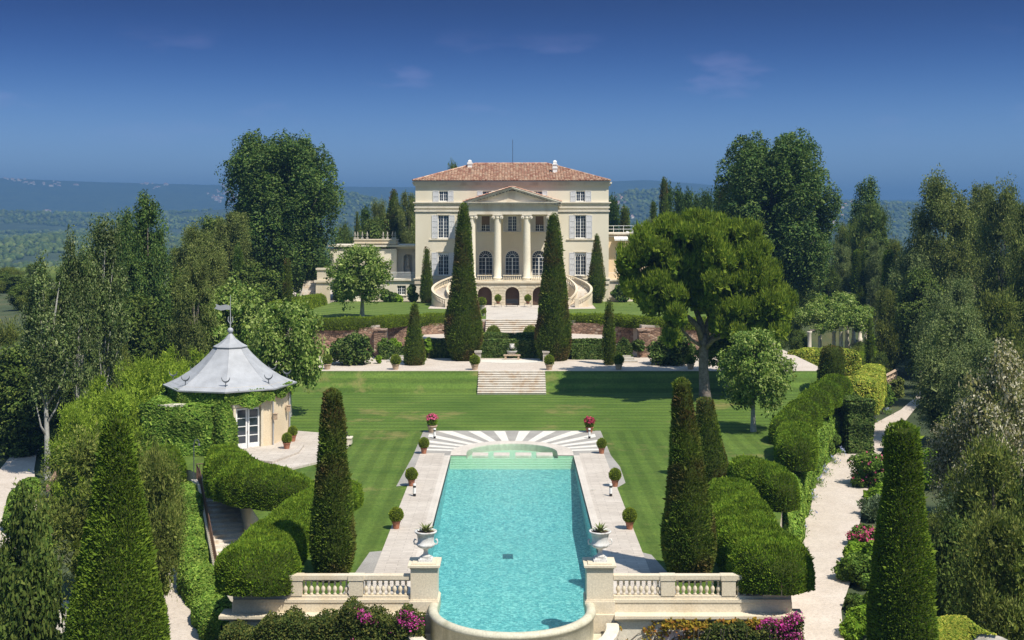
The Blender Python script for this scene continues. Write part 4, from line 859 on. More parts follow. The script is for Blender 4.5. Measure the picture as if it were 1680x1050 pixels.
b = B(); b.quad((WXL, YW, UZ-.5), (WXL, YW+15.5, UZ-.5), (WXL, YW+15.5, ZTOP), (WXL, YW, ZTOP)); b.quad((WXR, YW, UZ-.5), (WXR, YW+15.5, UZ-.5), (WXR, YW+15.5, ZTOP), (WXR, YW, ZTOP)); b.quad((WXL, YW+15.5, UZ-.5), (WXR, YW+15.5, UZ-.5), (WXR, YW+15.5, ZTOP), (WXL, YW+15.5, ZTOP))
b.quad((WXL, YW+.4, UZ), (WXR, YW+.4, UZ), (WXR, YW+.4, ZTOP), (WXL, YW+.4, ZTOP)); vp(b, 'wall', 'wall')
for a in W: window(V0, a[0], a[1], a[2], a[3], YW, **a[4])
# architraves round the arches, lintels
b = B()
for px in (796.4, 840.2, 883.9):
    c = hx(px); zt = hz(410.7)-1.0
    for k in range(18):
        a0, a1 = PI*k/18, PI*(k+1)/18
        for r0, r1, yy in ((1.06, 1.3, .09),): o = [(c+q*math.cos(a), zt+q*math.sin(a)) for q, a in ((r0, a0), (r1, a0), (r1, a1), (r0, a1))]; b.add([(x, YW-yy, z) for x, z in o]+[(x, YW-.003, z) for x, z in o], [(0, 1, 2, 3), (0, 3, 7, 4), (1, 5, 6, 2)])
    for s in (-1, 1): b.box(*sorted((c+s*1.06, c+s*1.3)), YW-.09, YW-.003, hz(455), zt)
vp(b, 'arch_moulding', 'trim')
b = B()
for s in (-1, 1):
    c = s*(hx(998.3)-hx(727.2)*-1)*0+(hx(727.2) if s < 0 else -hx(727.2))
    b.box(c-.95, c+.95, YW-.09, YW-.003, zl1+.06, zl1+.2); b.box(c-.95, c+.95, YW-.09, YW-.003, zm1+.05, zm1+.17)
    b.box(c-2.0, c+2.0, YW-.14, YW-.003, zm0-.24, zm0-.12)
vp(b, 'lintel', 'trim')
# cornices
def band(name, z0, z1, pr, mat='trim'): return vp(B().box(WXL-pr, WXR+pr, YW-pr, YW+15.5+pr, z0, z1), name, mat)
band('cornice', hz(333.2), hz(331.4), .32); band('cornice', hz(336.5), hz(333.3), .12, 'wall'); band('cornice', hz(341.5), hz(338.6), .14); band('cornice', hz(347.3), hz(344.8), .16); band('cornice', hz(349.3), hz(347.4), .07, 'wallgrey')
band('plinth', hz(466), hz(458.5), .12); band('plinth', hz(458.4), hz(456.6), .22)
band('eaves_cornice', hz(304.5), hz(301.5), .28); band('eaves_cornice', hz(301.4), hz(298.6), .42)
# roof : real clay tiles, each an island
EY = YW-.62; EZ = hz(296.6, EY); EL, ER = (677.2-840)*EY/F, (1001.2-840)*EY/F; DEP = 17.2; RX0, RX1 = EL+8.6, ER-8.6; RY = EY+DEP/2; RZ = hz(269.3, RY)
def tiles(b, o, u, v, L, S, inset, pitch=.40, row=.46):
    """half round tiles laid in columns along u, climbing v, inside a trapezoid with hipped ends"""
    o, u, v = Vector(o), Vector(u).normalized(), Vector(v).normalized(); nrm = u.cross(v).normalized(); nc = int(L/pitch); p = L/nc; nr_ = int(S/row); rw = S/nr_; rr = random.Random(int(L*100))
    for i in range(nc):
        uc = (i+.5)*p; lim = S*min(1, (uc)/inset if inset else 1, (L-uc)/inset if inset else 1)
        for j in range(nr_):
            if j*rw > lim: break
            v0 = j*rw-.05; v1 = min((j+1)*rw, lim+.05); jx = rr.uniform(-.012, .012); q = []
            for vv, hh, r in ((v0, .07, p*.46), (v1, .01, p*.36)):
                for k in range(5): a = PI*k/4; q.append(o+u*(uc+jx-math.cos(a)*r)+v*vv+nrm*(hh+math.sin(a)*r*.75))
            b.add(q, [(k, k+1, k+6, k+5) for k in range(4)]+[(4, 3, 2, 1, 0)])
            b.add([o+u*(uc+p*.30+x)+v*y_+nrm*(h_) for x, y_, h_ in ((0, v0, .055), (p*.4, v0, .055), (p*.4, v1, .005), (0, v1, .005))], [(0, 1, 2, 3)])
    return b
c1, c2, c3, c4 = Vector((EL, EY, EZ)), Vector((ER, EY, EZ)), Vector((ER, EY+DEP, EZ)), Vector((EL, EY+DEP, EZ)); r1, r2 = Vector((RX0, RY, RZ)), Vector((RX1, RY, RZ))
tb = B(); sf = Vector((0, RY-EY, RZ-EZ)); tiles(tb, c1, c2-c1, sf, ER-EL, sf.length, 8.6); tiles(tb, c3, c4-c3, Vector((0, EY-RY, RZ-EZ)), ER-EL, sf.length, 8.6, .5, .8)
tiles(tb, c2, c3-c2, Vector((-8.6, 0, RZ-EZ)), DEP, math.hypot(8.6, RZ-EZ), 8.6); tiles(tb, c4, c1-c4, Vector((8.6, 0, RZ-EZ)), DEP, math.hypot(8.6, RZ-EZ), 8.6)
def ridge(b, p, q, r=.13, st=.42):
    L = (q-p).length; n = int(L/st); d = (q-p)/n
    for i in range(n): s = p+d*i; b.tube([s-d*.08, s+d], [r*1.12, r*.92], 7)
for p, q in ((r1, r2), (c1, r1), (c2, r2), (c3, r2), (c4, r1)): ridge(tb, p+Vector((0, 0, .09)), q+Vector((0, 0, .12)))
roof = vp(tb, 'roof', 'tile')
M['felt'] = plain('roof_underlay', (.20, .09, .06), .9)
b = B(); b.add([c1, c2, c3, c4, r1, r2], [(0, 1, 5, 4), (1, 2, 5), (2, 3, 4, 5), (3, 0, 4), (3, 2, 1, 0)]); vp(b, 'roof_deck', 'felt')
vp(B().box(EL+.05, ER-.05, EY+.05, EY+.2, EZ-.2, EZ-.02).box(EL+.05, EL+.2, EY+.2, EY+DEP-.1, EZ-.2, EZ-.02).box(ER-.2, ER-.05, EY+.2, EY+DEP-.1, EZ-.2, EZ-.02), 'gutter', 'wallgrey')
for px, Yc, zt in ((771, EY+6.9, 263.5), (910.4, EY+4.2, 264.2)):
    x = (px-840)*Yc/F; zr = EZ+(RZ-EZ)*(Yc-EY)/8.6; z1 = hz(zt, Yc)
    q = B(); q.box(x-.32, x+.32, Yc-.32, Yc+.32, zr-.5, z1-.55); q.box(x-.40, x+.40, Yc-.4, Yc+.4, zr+.55, zr+.7); q.box(x-.40, x+.40, Yc-.4, Yc+.4, z1-.55, z1-.42); q.box(x-.26, x+.26, Yc-.26, Yc+.26, z1-.42, z1-.12); q.lathe([(.40, z1-.12), (.30, z1+.02), (.05, z1+.12)], (x, Yc, 0), 4, rot=PI/4)
    vp(q, 'chimney', 'white')
x, Yc = 0.1, RY-.3; vp(B().tube([(x, Yc, RZ-.2), (x, Yc, RZ+3.6)], .03, 5), 'antenna', 'iron')
# portico
SC = YC/F; colx = [(773.9-839.7)*SC, (815.9-839.7)*SC, (864-839.7)*SC, (905.7-839.7)*SC]; TF = hz(459.3, YC-.6); CT = hz(351.8, YC)
for x in colx:
    q = B().lathe([(.62, 0), (.62, .12), (.66, .18), (.66, .28), (.58, .33), (.56, .40), (.52, .45), (.515, 2.5), (.50, 4.5), (.455, CT-TF-.75), (.455, CT-TF-.55), (.50, CT-TF-.5), (.50, CT-TF-.42), (.46, CT-TF-.40), (.56, CT-TF-.28)], (x, YC, TF), 26); q.box(x-.7, x+.7, YC-.7, YC+.7, TF-.12, TF+.005)
    cl = vp(q, 'column', 'wall', V0, True); 
    for p_ in cl.data.polygons:
        if len(p_.vertices) > 4 or abs(p_.normal.z) > .99: p_.use_smooth = False
    k = B(); zc = CT-.38; k.box(x-.66, x+.66, YC-.6, YC+.6, CT-.14, CT-.002)
    for s in (-1, 1):
        for yy in (-.58, .42): k.add(*(lambda n=14: ([(x+s*.56+.24*math.cos(2*PI*i/n), YC+yy, zc+.0+.24*math.sin(2*PI*i/n)) for i in range(n)]+[(x+s*.56+.24*math.cos(2*PI*i/n), YC+yy+.16, zc+.24*math.sin(2*PI*i/n)) for i in range(n)], [tuple(range(n)), tuple(range(n, 2*n))[::-1]]+[(i, (i+1) % n, (i+1) % n+n, i+n) for i in range(n)]))())
        k.tube([(x+s*.56, YC-.44, zc), (x+s*.56, YC+.44, zc)], .17, 10); k.ball((x+s*.56, YC-.60, zc), .09, 8, 5)
    k.box(x-.5, x+.5, YC-.5, YC+.5, zc+.06, CT-.14); cap = vp(k, 'capital', 'trim')
PX0, PX1 = (766-839.7)*SC, (914.5-839.7)*SC; E1 = hz(337.5, YC)
b = B().box(PX0, PX1, YC-.52, YW-.005, CT, CT+(E1-CT)*.42); b.box(PX0-.05, PX1+.05, YC-.57, YW-.005, CT+(E1-CT)*.42, CT+(E1-CT)*.50); b.box(PX0, PX1, YC-.52, YW-.005, CT+(E1-CT)*.50, E1); vp(b, 'entablature', 'trim')
b = B(); CZ = E1; b.box(PX0-.1, PX1+.1, YC-.62, YW-.005, CZ, CZ+.08)
n = 31
for i in range(n): x = PX0+(PX1-PX0)*(i+.5)/n; b.box(x-.11, x+.11, YC-.92, YC-.62, CZ+.08, CZ+.27)
b.box(PX0, PX1, YC-.62, YW-.005, CZ+.08, CZ+.27); b.box(PX0-.38, PX1+.38, YC-1.0, YW-.005, CZ+.27, CZ+.42); b.box(PX0-.46, PX1+.46, YC-1.1, YW-.005, CZ+.42, CZ+.5); vp(b, 'dentil_cornice', 'trim')
APZ = hz(306.5, YC-1); bz = CZ+.5; xl, xr = PX0-.5, PX1+.5; xm = (xl+xr)/2
def gable(b, y0, y1, xl, xr, z, zap): b.add([(xl, y0, z), (xr, y0, z), (xm, y0, zap), (xl, y1, z), (xr, y1, z), (xm, y1, zap)], [(0, 1, 2), (5, 4, 3), (0, 2, 5, 3), (1, 4, 5, 2)]); return b
vp(gable(B(), YC-.45, YW-.005, xl+.9, xr-.9, bz-.005, APZ-.42), 'pediment', 'trim')
b = B(); sl = (APZ-bz)/(xm-xl)
for s in (-1, 1):
    def rk(y0, y1, d0, d1):
        e0 = xl if s < 0 else xr
        P = [(e0, bz+.02+d0), (xm, APZ+d0), (xm, APZ+d1), (e0, bz+.02+d1)]
        b.add([(x, y0, z) for x, z in P]+[(x, y1, z) for x, z in P], [(0, 1, 2, 3), (7, 6, 5, 4), (0, 4, 5, 1), (3, 2, 6, 7), (0, 3, 7, 4)])
    rk(YC-1.12, YW-.006, -.14, 0.0); rk(YC-1.0, YW-.006, -.32, -.14); rk(YC-.62, YW-.006, -.62, -.46)
    for i in range(1, 15):
        t = i/15.3; x = (xl+(xm-xl)*t) if s < 0 else (xr+(xm-xr)*t); z = bz+(APZ-bz)*t-.47; b.add([(x-.11, y, z-.0+sl*dx*(-s)) for y in (YC-.9, YC-.62) for dx in (-.11,)]+[], []) if False else b.box(x-.1, x+.1, YC-.9, YC-.62, z-.0, z+.17)
vp(b, 'raking_cornice', 'trim')
tb = B()
for s in (-1, 1):
    e0 = Vector((xl, YC-1.16, bz+.02)) if s < 0 else Vector((xr, YC-1.16, bz+.02)); apx = Vector((xm, YC-1.16, APZ+.01)); L = YW-(YC-1.16)
    if s < 0: tiles(tb, Vector((xl, YW, bz+.03)), (0, -1, 0), apx-e0, L, (apx-e0).length, 0)
    else: tiles(tb, e0+Vector((0, 0, .01)), (0, 1, 0), apx-e0, L, (apx-e0).length, 0)
vp(tb, 'portico_roof', 'tile')
# pilasters behind, portico ceiling, terrace over the arcade
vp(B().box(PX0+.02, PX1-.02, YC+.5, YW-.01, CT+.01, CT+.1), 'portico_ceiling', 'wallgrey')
TX = 6.75; AZ = UZ; AT = hz(466.5, YT)
ah = []
for px in (795.3, 840.4, 885.2): c = (px-839.9)*YT/F; ah.append((c-.94, c+.94, AZ-.05, hz(470.8, YT), True))
vp(wall_holes(-TX, TX, AZ-.4, AT, YT, ah, .9), 'arcade_wall', 'cream')
b = B(); jn = .03; ch = (AT-.1-AZ)/7
rb = B()
for j in range(7):          # rusticated courses standing proud of the wall
    z0, z1 = AZ+j*ch+jn, AZ+(j+1)*ch-jn
    xs = [-TX]; x = -TX+(.55 if j % 2 else 1.1)
    while x < TX: xs.append(x); x += 1.1
    xs.append(TX)
    for x0, x1 in zip(xs[:-1], xs[1:]):
        seg = [(x0+jn, x1-jn)]
        for h in ah:
            c = (h[0]+h[1])/2; r = .96+.02; zsp = h[3]-.94; zz_ = max(0, z0-zsp); hw = r if z0 < zsp else (math.sqrt(max(0, r*r-zz_*zz_)) if zz_ < r else 0)
            if hw <= 0: continue
            hw += .3*(z1 > zsp); ns = []
            for a_, c_ in seg:
                if c_ < c-hw or a_ > c+hw: ns.append((a_, c_)); continue
                if a_ < c-hw: ns.append((a_, c-hw))
                if c_ > c+hw: ns.append((c+hw, c_))
            seg = ns
        for a_, c_ in seg:
            if c_-a_ > .1: rb.box(a_, c_, YT-.045, YT-.002, z0, z1)
for h in ah:        # voussoirs
    c = (h[0]+h[1])/2; zsp = h[3]-.94
    for k in range(9):
        a0, a1 = PI*k/9+.03, PI*(k+1)/9-.03; o = [(c+q*math.cos(a), zsp+q*math.sin(a)) for q, a in ((.96, a0), (1.27, a0), (1.27, a1), (.96, a1))]; rb.add([(x, YT-.06, z) for x, z in o]+[(x, YT-.002, z) for x, z in o], [(0, 1, 2, 3), (0, 3, 7, 4), (1, 5, 6, 2), (0, 4, 5, 1), (2, 6, 7, 3)])
vp(rb, 'rusticated_blocks', 'cream')
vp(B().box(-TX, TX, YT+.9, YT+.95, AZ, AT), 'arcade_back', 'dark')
b = B(); b.quad((-TX, YT, AZ-.4), (-TX, YW, AZ-.4), (-TX, YW, AT), (-TX, YT, AT)); b.quad((TX, YT, AZ-.4), (TX, YW, AZ-.4), (TX, YW, AT), (TX, YT, AT)); vp(b, 'arcade_side', 'cream')
vp(B().box(-TX-.1, TX+.1, YT-.1, YW-.003, AT, AT+.16).box(-TX-.2, TX+.2, YT-.22, YW-.003, AT+.16, TF-.13), 'terrace_floor', 'cream')
balf = B().lathe([(.08, 0), (.05, .08), (.09, .25), (.04, .45), (.07, .55)], seg=6).mesh('baluster', True)
def tbal(x0, x1, y, z, parent=V0, n=None):
    rl = B().box(x0, x1, y-.13, y+.13, z+.68, z+.80).obj('balustrade_rail', M['cream'], parent); B().box(x0, x1, y-.13, y+.13, z, z+.1).obj('balustrade_foot', M['cream'], parent)
    n = n or max(2, int((x1-x0)/.27)); 
    for i in range(n):
        o = mesh_obj('baluster', balf, M['cream'], rl); o.location = (x0+(x1-x0)*(i+.5)/n, y, z+.1); o.scale = (1, 1, .58/.55)
for a, c in ((colx[0]+.72, colx[1]-.72), (colx[1]+.72, colx[2]-.72), (colx[2]+.72, colx[3]-.72)): tbal(a, c, YC-.62, TF-.12)
# ---- horseshoe stairs
for s, sd in ((-1, 'left'), (1, 'right')):
    R1, R0 = 4.1, 2.1; cx, cy = s*6.6, 164.2; root = empty('curved_staircase', (cx, cy, UZ), 0, 'curving cream stone staircase with balusters on the '+sd+' side of the portico', 'staircase', 'horseshoe stairs of the villa')
    n = 22; a0, a1 = math.radians(88), math.radians(-62); H = TF-.15-UZ; b = B(); zz = lambda t: UZ+H*(1-t)
    P = lambda a, r: (cx+s*r*math.cos(a), cy+r*math.sin(a))
    for i in range(n):
        t0, t1 = i/n, (i+1)/n; A0, A1 = a0+(a1-a0)*t0, a0+(a1-a0)*t1; q = [P(A0, R0), P(A0, R1), P(A1, R1), P(A1, R0)]; b.prism(q, UZ-.3, zz(t0)-.0)
    b.obj('steps', M['step'], root)
    for r, nm in ((R1, 'outer'), (R0, 'inner')):
        w_ = B(); rl = B(); m = 34; row = []
        for i in range(m):
            t0, t1 = i/m, (i+1)/m; A0, A1 = a0+(a1-a0)*t0, a0+(a1-a0)*t1
            for bb, h0, h1, rr0, rr1 in ((w_, None, .22, r-.1, r+.12), (rl, .80, .98, r-.14, r+.16)):
                q = [P(A0, rr0), P(A0, rr1), P(A1, rr1), P(A1, rr0)]; zb_ = [(UZ-.3 if h0 is None else zz(t)+h0) for t in (t0, t0, t1, t1)]; zt_ = [zz(t)+h1 for t in (t0, t0, t1, t1)]
                bb.add([(x, y, z) for (x, y), z in zip(q, zb_)]+[(x, y, z) for (x, y), z in zip(q, zt_)], [(0, 3, 2, 1), (4, 5, 6, 7), (0, 1, 5, 4), (1, 2, 6, 5), (2, 3, 7, 6), (3, 0, 4, 7)])
        w_.obj('string_wall', M['cream'], root); ro = rl.obj('handrail', M['cream'], root); nb = 36 if r == R1 else 20
        for i in range(nb):
            t = (i+.5)/nb; x, y = P(a0+(a1-a0)*t, r+.01); o = mesh_obj('baluster', balf, M['cream'], ro); o.location = (x, y, zz(t)+.2); o.scale = (1, 1, 1.12)
        x, y = P(a1, r); B().box(x-.25, x+.25, y-.3, y+.2, UZ-.2, UZ+1.15).obj('newel', M['cream'], root)
# ---- furniture on the forecourt
def forebench(px, w, back, label):
    Y = 161.5; x = (px-840)*Y/F; t = empty('garden_bench', (x, Y, UZ+.01), 0, label, 'bench'); wobj(B().box(-w/2, w/2, -.25, .25, .42, .47), 'seat', M['iron'], t)
    for a in (-1, 1):
        for c in (-.2, .2): wobj(B().box(a*w*.45-.03, a*w*.45+.03, c-.03, c+.03, 0, .42), 'leg', M['iron'], t)
    if back: wobj(B().box(-w/2, w/2, .22, .27, .47, 1.0), 'backrest', M['iron'], t)
    return x, Y
forebench(840.3, 1.6, True, 'dark bench with a backrest in front of the middle arch'); 
for px, lab in ((817, 'low iron stand left of the middle arch'), (866, 'low iron stand right of the middle arch')):
    Y = 160.6; x = (px-840)*Y/F; t = empty('plant_stand', (x, Y, UZ+.01), 0, lab, 'plant stand', 'iron stands before the arcade'); wobj(B().box(-.45, .45, -.3, .3, .42, .46), 'top', M['iron'], t)
    for a in (-1, 1):
        for c in (-.26, .26): wobj(B().box(a*.42-.02, a*.42+.02, c-.02, c+.02, 0, .42), 'leg', M['iron'], t)
    ballpot(x, Y, UZ+.47, ('clay pot of clipped box standing on the '+('left' if px < 840 else 'right')+' iron stand'), 'potted box on the iron stands', .42, 'terracotta', .35, .26, seed=41)
for px, py, lab, r in ((791, 492, 'grey urn with a green bush by the left edge of the forecourt', .5), (793.6, 512, 'small box ball pot on the left parapet of the forecourt', .26)):
    Y = 156 if py < 500 else 146; ballpot((px-840)*Y/F, Y, UZ, lab, None, r, 'greystone', .6 if r > .4 else .3, .35 if r > .4 else .2, seed=44)
# ================================================================ WINGS
LW = empty('left_wing', (-20, 176, UZ), 0, 'low cream left wing of the villa with niche statue and finialed parapet', 'wing')
def lw(b, n, m='wall', par=None): return b.obj(n, M[m], par or LW)
Yl = 172.5; sx = lambda px, Y: (px-840)*Y/F
lw(wall_holes(sx(560, Yl), WXL-.01, UZ-.5, hz(459, Yl), Yl, [(sx(651.5, Yl), sx(666, Yl), hz(484, Yl), hz(468.5, Yl), False), (sx(601, Yl), sx(613, Yl), hz(485, Yl), hz(474, Yl), False), (sx(551+9, Yl)+.3, sx(566, Yl), hz(484, Yl), hz(474, Yl), False)]), 'lower_wall')
for a, c, z0, z1 in ((651.5, 666, 484, 468.5), (601, 613, 485, 474)): window(LW, sx(a, Yl), sx(c, Yl), hz(z0, Yl), hz(z1, Yl), Yl, 4, 3)
lw(B().box(sx(545, Yl), WXL-.02, Yl-.25, Yl+6, hz(460.5, Yl), hz(457.5, Yl)), 'balcony_floor', 'trim')
Y2 = 177.; N0, N1 = sx(662, Y2), sx(676.5, Y2)
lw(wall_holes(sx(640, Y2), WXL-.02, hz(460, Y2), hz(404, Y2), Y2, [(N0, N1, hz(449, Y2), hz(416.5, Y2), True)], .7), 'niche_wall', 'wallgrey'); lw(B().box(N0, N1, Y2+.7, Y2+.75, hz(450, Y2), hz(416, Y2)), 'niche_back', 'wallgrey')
lw(B().box(sx(543, Y2), sx(652, Y2), Y2-1.2, Y2+8, hz(460, Y2), hz(408, Y2)), 'upper_wall', 'wall')
lw(B().box(sx(541, Y2), WXL-.02, Y2-1.5, Y2+8.2, hz(404.5, Y2), hz(401.8, Y2)).box(sx(640, Y2), WXL-.02, Y2-.3, Y2+8, hz(408, Y2), hz(404.5, Y2)), 'coping', 'trim')
lw(B().box(sx(583, Y2), sx(651, Y2), Y2-1.3, Y2+2.5, hz(401.7, Y2), hz(394, Y2)).box(sx(581.5, Y2), sx(652.5, Y2), Y2-1.5, Y2+2.7, hz(399.5, Y2), hz(398, Y2)).box(sx(582, Y2), sx(652, Y2), Y2-1.4, Y2+2.6, hz(394, Y2), hz(392.6, Y2)), 'parapet', 'cream')
for px in (584, 588.5, 596, 604, 630, 637, 645.5, 649.5):
    x = sx(px, Y2); z = hz(392.6, Y2); lw(B().box(x-.16, x+.16, Y2-1.3, Y2-.98, z, z+.3).lathe([(.06, .3), (.05, .5), (.13, .6), (.05, .72), (.11, .8), (.02, 1.15)], (x, Y2-1.14, z), 8).box(x-.2, x+.2, Y2-1.17, Y2-1.11, z+.6, z+.66), 'finial', 'greystone')
lw(B().tube([(x_, Yl-.15, hz(446.5, Yl)) for x_ in (sx(640, Yl), WXL-.1)], .025, 5), 'railing', 'white')
for i in range(26): x = sx(640, Yl)+(WXL-.1-sx(640, Yl))*i/26; lw(B().box(x-.015, x+.015, Yl-.165, Yl-.135, hz(457.5, Yl), hz(446.5, Yl)), 'railing_bar', 'white')
# statue in the niche : a draped standing figure
stt = empty('statue', ((N0+N1)/2, Y2+.3, hz(449, Y2)), 0, 'pale stone statue standing in the round topped niche', 'statue')
wobj(B().box(-.3, .3, -.25, .25, 0, .75).box(-.36, .36, -.3, .3, .75, .85), 'pedestal', M['greystone'], stt)
wobj(B().lathe([(.26, .85), (.24, 1.1), (.19, 1.4), (.2, 1.55), (.15, 1.75), (.2, 2.0), (.23, 2.15), (.08, 2.24), (.07, 2.3), (.12, 2.38), (.13, 2.48), (.06, 2.6), (.01, 2.62)], seg=12).tube([(.2, 0, 2.12), (.28, -.03, 1.85), (.12, -.2, 1.7)], [.07, .06, .04], 7).tube([(-.2, 0, 2.12), (-.29, 0, 1.8), (-.26, -.05, 1.5)], [.07, .06, .04], 7), 'figure', M['greystone'], stt, True)
# stone stair and piers at the far left of the wing
sg = empty('stone_gate_stair', (sx(530, 168), 168, UZ), 0, 'cream stone pier and side stair left of the left wing', 'stair')
x = sx(531, 168); wobj(B().box(-.9, .9, -.6, .6, 0, 2.9).box(-1.1, 1.1, -.8, .8, 2.9, 3.2), 'pier', M['cream'], sg); wobj(B().box(-.75, .75, -.5, .5, 3.2, 4.6).box(-.9, .9, -.65, .65, 4.6, 4.85), 'pier', M['cream'], sg)
wobj(steps(B(), -3.0, -1.0, -1.2, 2.2, 0, 3, 12), 'steps', M['step'], sg)
RW = empty('right_wing', (17, 175, UZ), 0, 'peach coloured right wing with white awning, arched windows and rooftop railing', 'wing')
def rw(b, n, m='peach'): return b.obj(n, M[m], RW)
Yr = 173.5; X0, X1 = WXR+.01, sx(1075, Yr)
rw(wall_holes(X0, X1, hz(459, Yr), hz(389, Yr), Yr, [(sx(1010.5, Yr), sx(1021, Yr), hz(447, Yr), hz(407, Yr), True), (sx(1034, Yr), sx(1044.5, Yr), hz(447, Yr), hz(407, Yr), True)]), 'upper_wall')
for a, c in ((1010.5, 1021), (1034, 1044.5)): window(RW, sx(a, Yr), sx(c, Yr), hz(447, Yr), hz(407, Yr), Yr, 3, 5, arched=True, sill=False)
rw(B().box(X0, X1, Yr+.3, Yr+9, hz(459, Yr), hz(389, Yr)), 'core'); rw(B().box(X0, X1+.2, Yr-.3, Yr+9, hz(389, Yr), hz(387, Yr)).box(X0, X1+.4, Yr-.5, Yr+9, hz(384.5, Yr), hz(382, Yr)), 'cornice', 'trim'); rw(B().box(X0, X1, Yr-.12, Yr+9, hz(387, Yr), hz(384.5, Yr)), 'frieze')
M['awning'] = plain('white_awning_cloth', (.80, .79, .76), .8)
b = B().add([(sx(1007, Yr), Yr-.1, hz(387, Yr)), (sx(1029, Yr), Yr-.1, hz(387, Yr)), (sx(1029, Yr), Yr-1.3, hz(392, Yr)), (sx(1007, Yr), Yr-1.3, hz(392, Yr)), (sx(1029, Yr), Yr-1.3, hz(394.5, Yr)), (sx(1007, Yr), Yr-1.3, hz(394.5, Yr))], [(0, 1, 2, 3), (3, 2, 4, 5)]); rw(b, 'awning', 'awning')
b = B(); 
for z in (hz(370.5, Yr), hz(376, Yr)): b.tube([(X0, Yr+.5, z), (X1, Yr+.5, z)], .03, 5)
for px in (1007, 1023.5, 1040, 1056, 1070): x = sx(px, Yr); b.tube([(x, Yr+.5, hz(382, Yr)), (x, Yr+.5, hz(370.3, Yr))], .035, 5)
rw(b, 'roof_railing', 'white')
for px, zt in ((1052.6, 368.2), (1039.5, 373), (1029, 379)): x = sx(px, Yr); z = hz(382, Yr); r = .26; h = (hz(zt, Yr)-z); rw(B().lathe([(.4, 0), (.32, h*.12), (.16, h*.35), (.1, h*.5), (.14, h*.52)], (x, Yr-.1, z), 12).ball((x, Yr-.1, z+h-r), r, 12, 8), 'ball_finial', 'urn')
rw(wall_holes(X0, sx(1085, Yr), UZ-.5, hz(460, Yr-1), Yr-1.2, []), 'lower_wall', 'trim'); rw(B().box(X0, X1, Yr-1.4, Yr, hz(460.5, Yr), hz(458, Yr)), 'balcony_floor', 'trim')
rw(B().box(sx(1040, Yr), sx(1049, Yr), Yr-1.5, Yr-1.21, UZ-.2, hz(478, Yr)), 'quoin_pier', 'urn')
b = B(); b.tube([(X0, Yr-1.25, hz(447, Yr)), (X1, Yr-1.25, hz(447, Yr))], .03, 5)
for i in range(40): x = X0+(X1-X0)*i/40; b.box(x-.015, x+.015, Yr-1.27, Yr-1.23, hz(458, Yr), hz(447, Yr))
rw(b, 'balcony_railing', 'white')
# ================================================================ OCTAGONAL PAVILION
PC = (sx(378, 91), 91.0); PT = .18; WR = 4.35; WT = 4.05
pv = empty('garden_pavilion', (PC[0], PC[1], 0), 0, 'ivy covered octagonal garden pavilion with flared grey lead roof', 'pavilion')
fa = [math.radians(-90+31+45*k) for k in range(8)]     # facet normals
va = [a-math.radians(22.5) for a in fa]; ca = math.cos(PI/8)
def pt(r, a): return (PC[0]+r*math.cos(a), PC[1]+r*math.sin(a))
b = B()
for k in range(8):
    a0, a1 = va[k], va[(k+1) % 8]; p, q = pt(WR, a0), pt(WR, a1)
    if k == 0:       # the facet with the doorway
        def L(t): return (p[0]+(q[0]-p[0])*t, p[1]+(q[1]-p[1])*t)
        d0, d1 = .22, .78; dz = 3.15
        for ta, tb_, z0, z1 in ((0, d0, 0, WT+.6), (d1, 1, 0, WT+.6), (d0, d1, dz, WT+.6)): b.quad((*L(ta), z0), (*L(tb_), z0), (*L(tb_), z1), (*L(ta), z1))
    else: b.quad((*p, 0), (*q, 0), (*q, WT+.6), (*p, WT+.6))
b.obj('wall', M['peachpale'] if 'peachpale' in M else stone('pale_peach_render', (.68, .55, .37), (.75, .63, .45), .5, .85, .12), pv)
p, q = Vector((*pt(WR, va[0]), 0)), Vector((*pt(WR, va[1]), 0)); ud = (q-p).normalized(); nd = Vector((math.cos(fa[0]), math.sin(fa[0]), 0)); W0 = (q-p).length
def FB(b, u0, u1, n0, n1, z0, z1):         # a block on the door facet
    P = [p+ud*u+nd*n for u, n in ((u0, n0), (u1, n0), (u1, n1), (u0, n1))]; return b.add([(v.x, v.y, z0) for v in P]+[(v.x, v.y, z1) for v in P], [(0, 3, 2, 1), (4, 5, 6, 7), (0, 1, 5, 4), (1, 2, 6, 5), (2, 3, 7, 6), (3, 0, 4, 7)])
u0, u1 = W0*.22, W0*.78; uc = (u0+u1)/2; b = B()
FB(b, u0-.18, u0, -.25, .1, 0, 3.25); FB(b, u1, u1+.18, -.25, .1, 0, 3.25); FB(b, u0-.25, u1+.25, -.25, .16, 3.25, 3.45); b.obj('door_surround', M['cream'], pv)
b = B()
for a, c in ((u0+.05, uc-.02), (uc+.02, u1-.05)):
    FB(b, a, a+.12, -.2, -.12, PT, 3.1); FB(b, c-.12, c, -.2, -.12, PT, 3.1); FB(b, a+.12, c-.12, -.2, -.12, PT, PT+.4); FB(b, a+.12, c-.12, -.2, -.12, 2.98, 3.1)
    for z in (1.1, 1.75, 2.35): FB(b, a+.12, c-.12, -.19, -.13, z, z+.06)
dr = b.obj('double_door', M['white'], pv); g = FB(B(), u0+.1, u1-.1, -.17, -.165, PT+.3, 3.05).obj('pane', M['glass'], dr); 
FB(B(), uc-.04, uc+.0, -.12, -.06, 1.3, 1.45).obj('handle', M['rustiron'], dr)
rz = lambda z: 4.42+(z-4.42)*.88
prof = [(r, rz(z)) for r, z in [(4.82, 4.42), (4.55, 4.56), (3.75, 4.98), (2.95, 5.55), (2.25, 6.2), (1.58, 6.95), (1.08, 7.62)]]
def octa(b, prof, rot): return b.lathe([(r, z) for r, z in prof], (*PC, 0), 8, rot=rot)
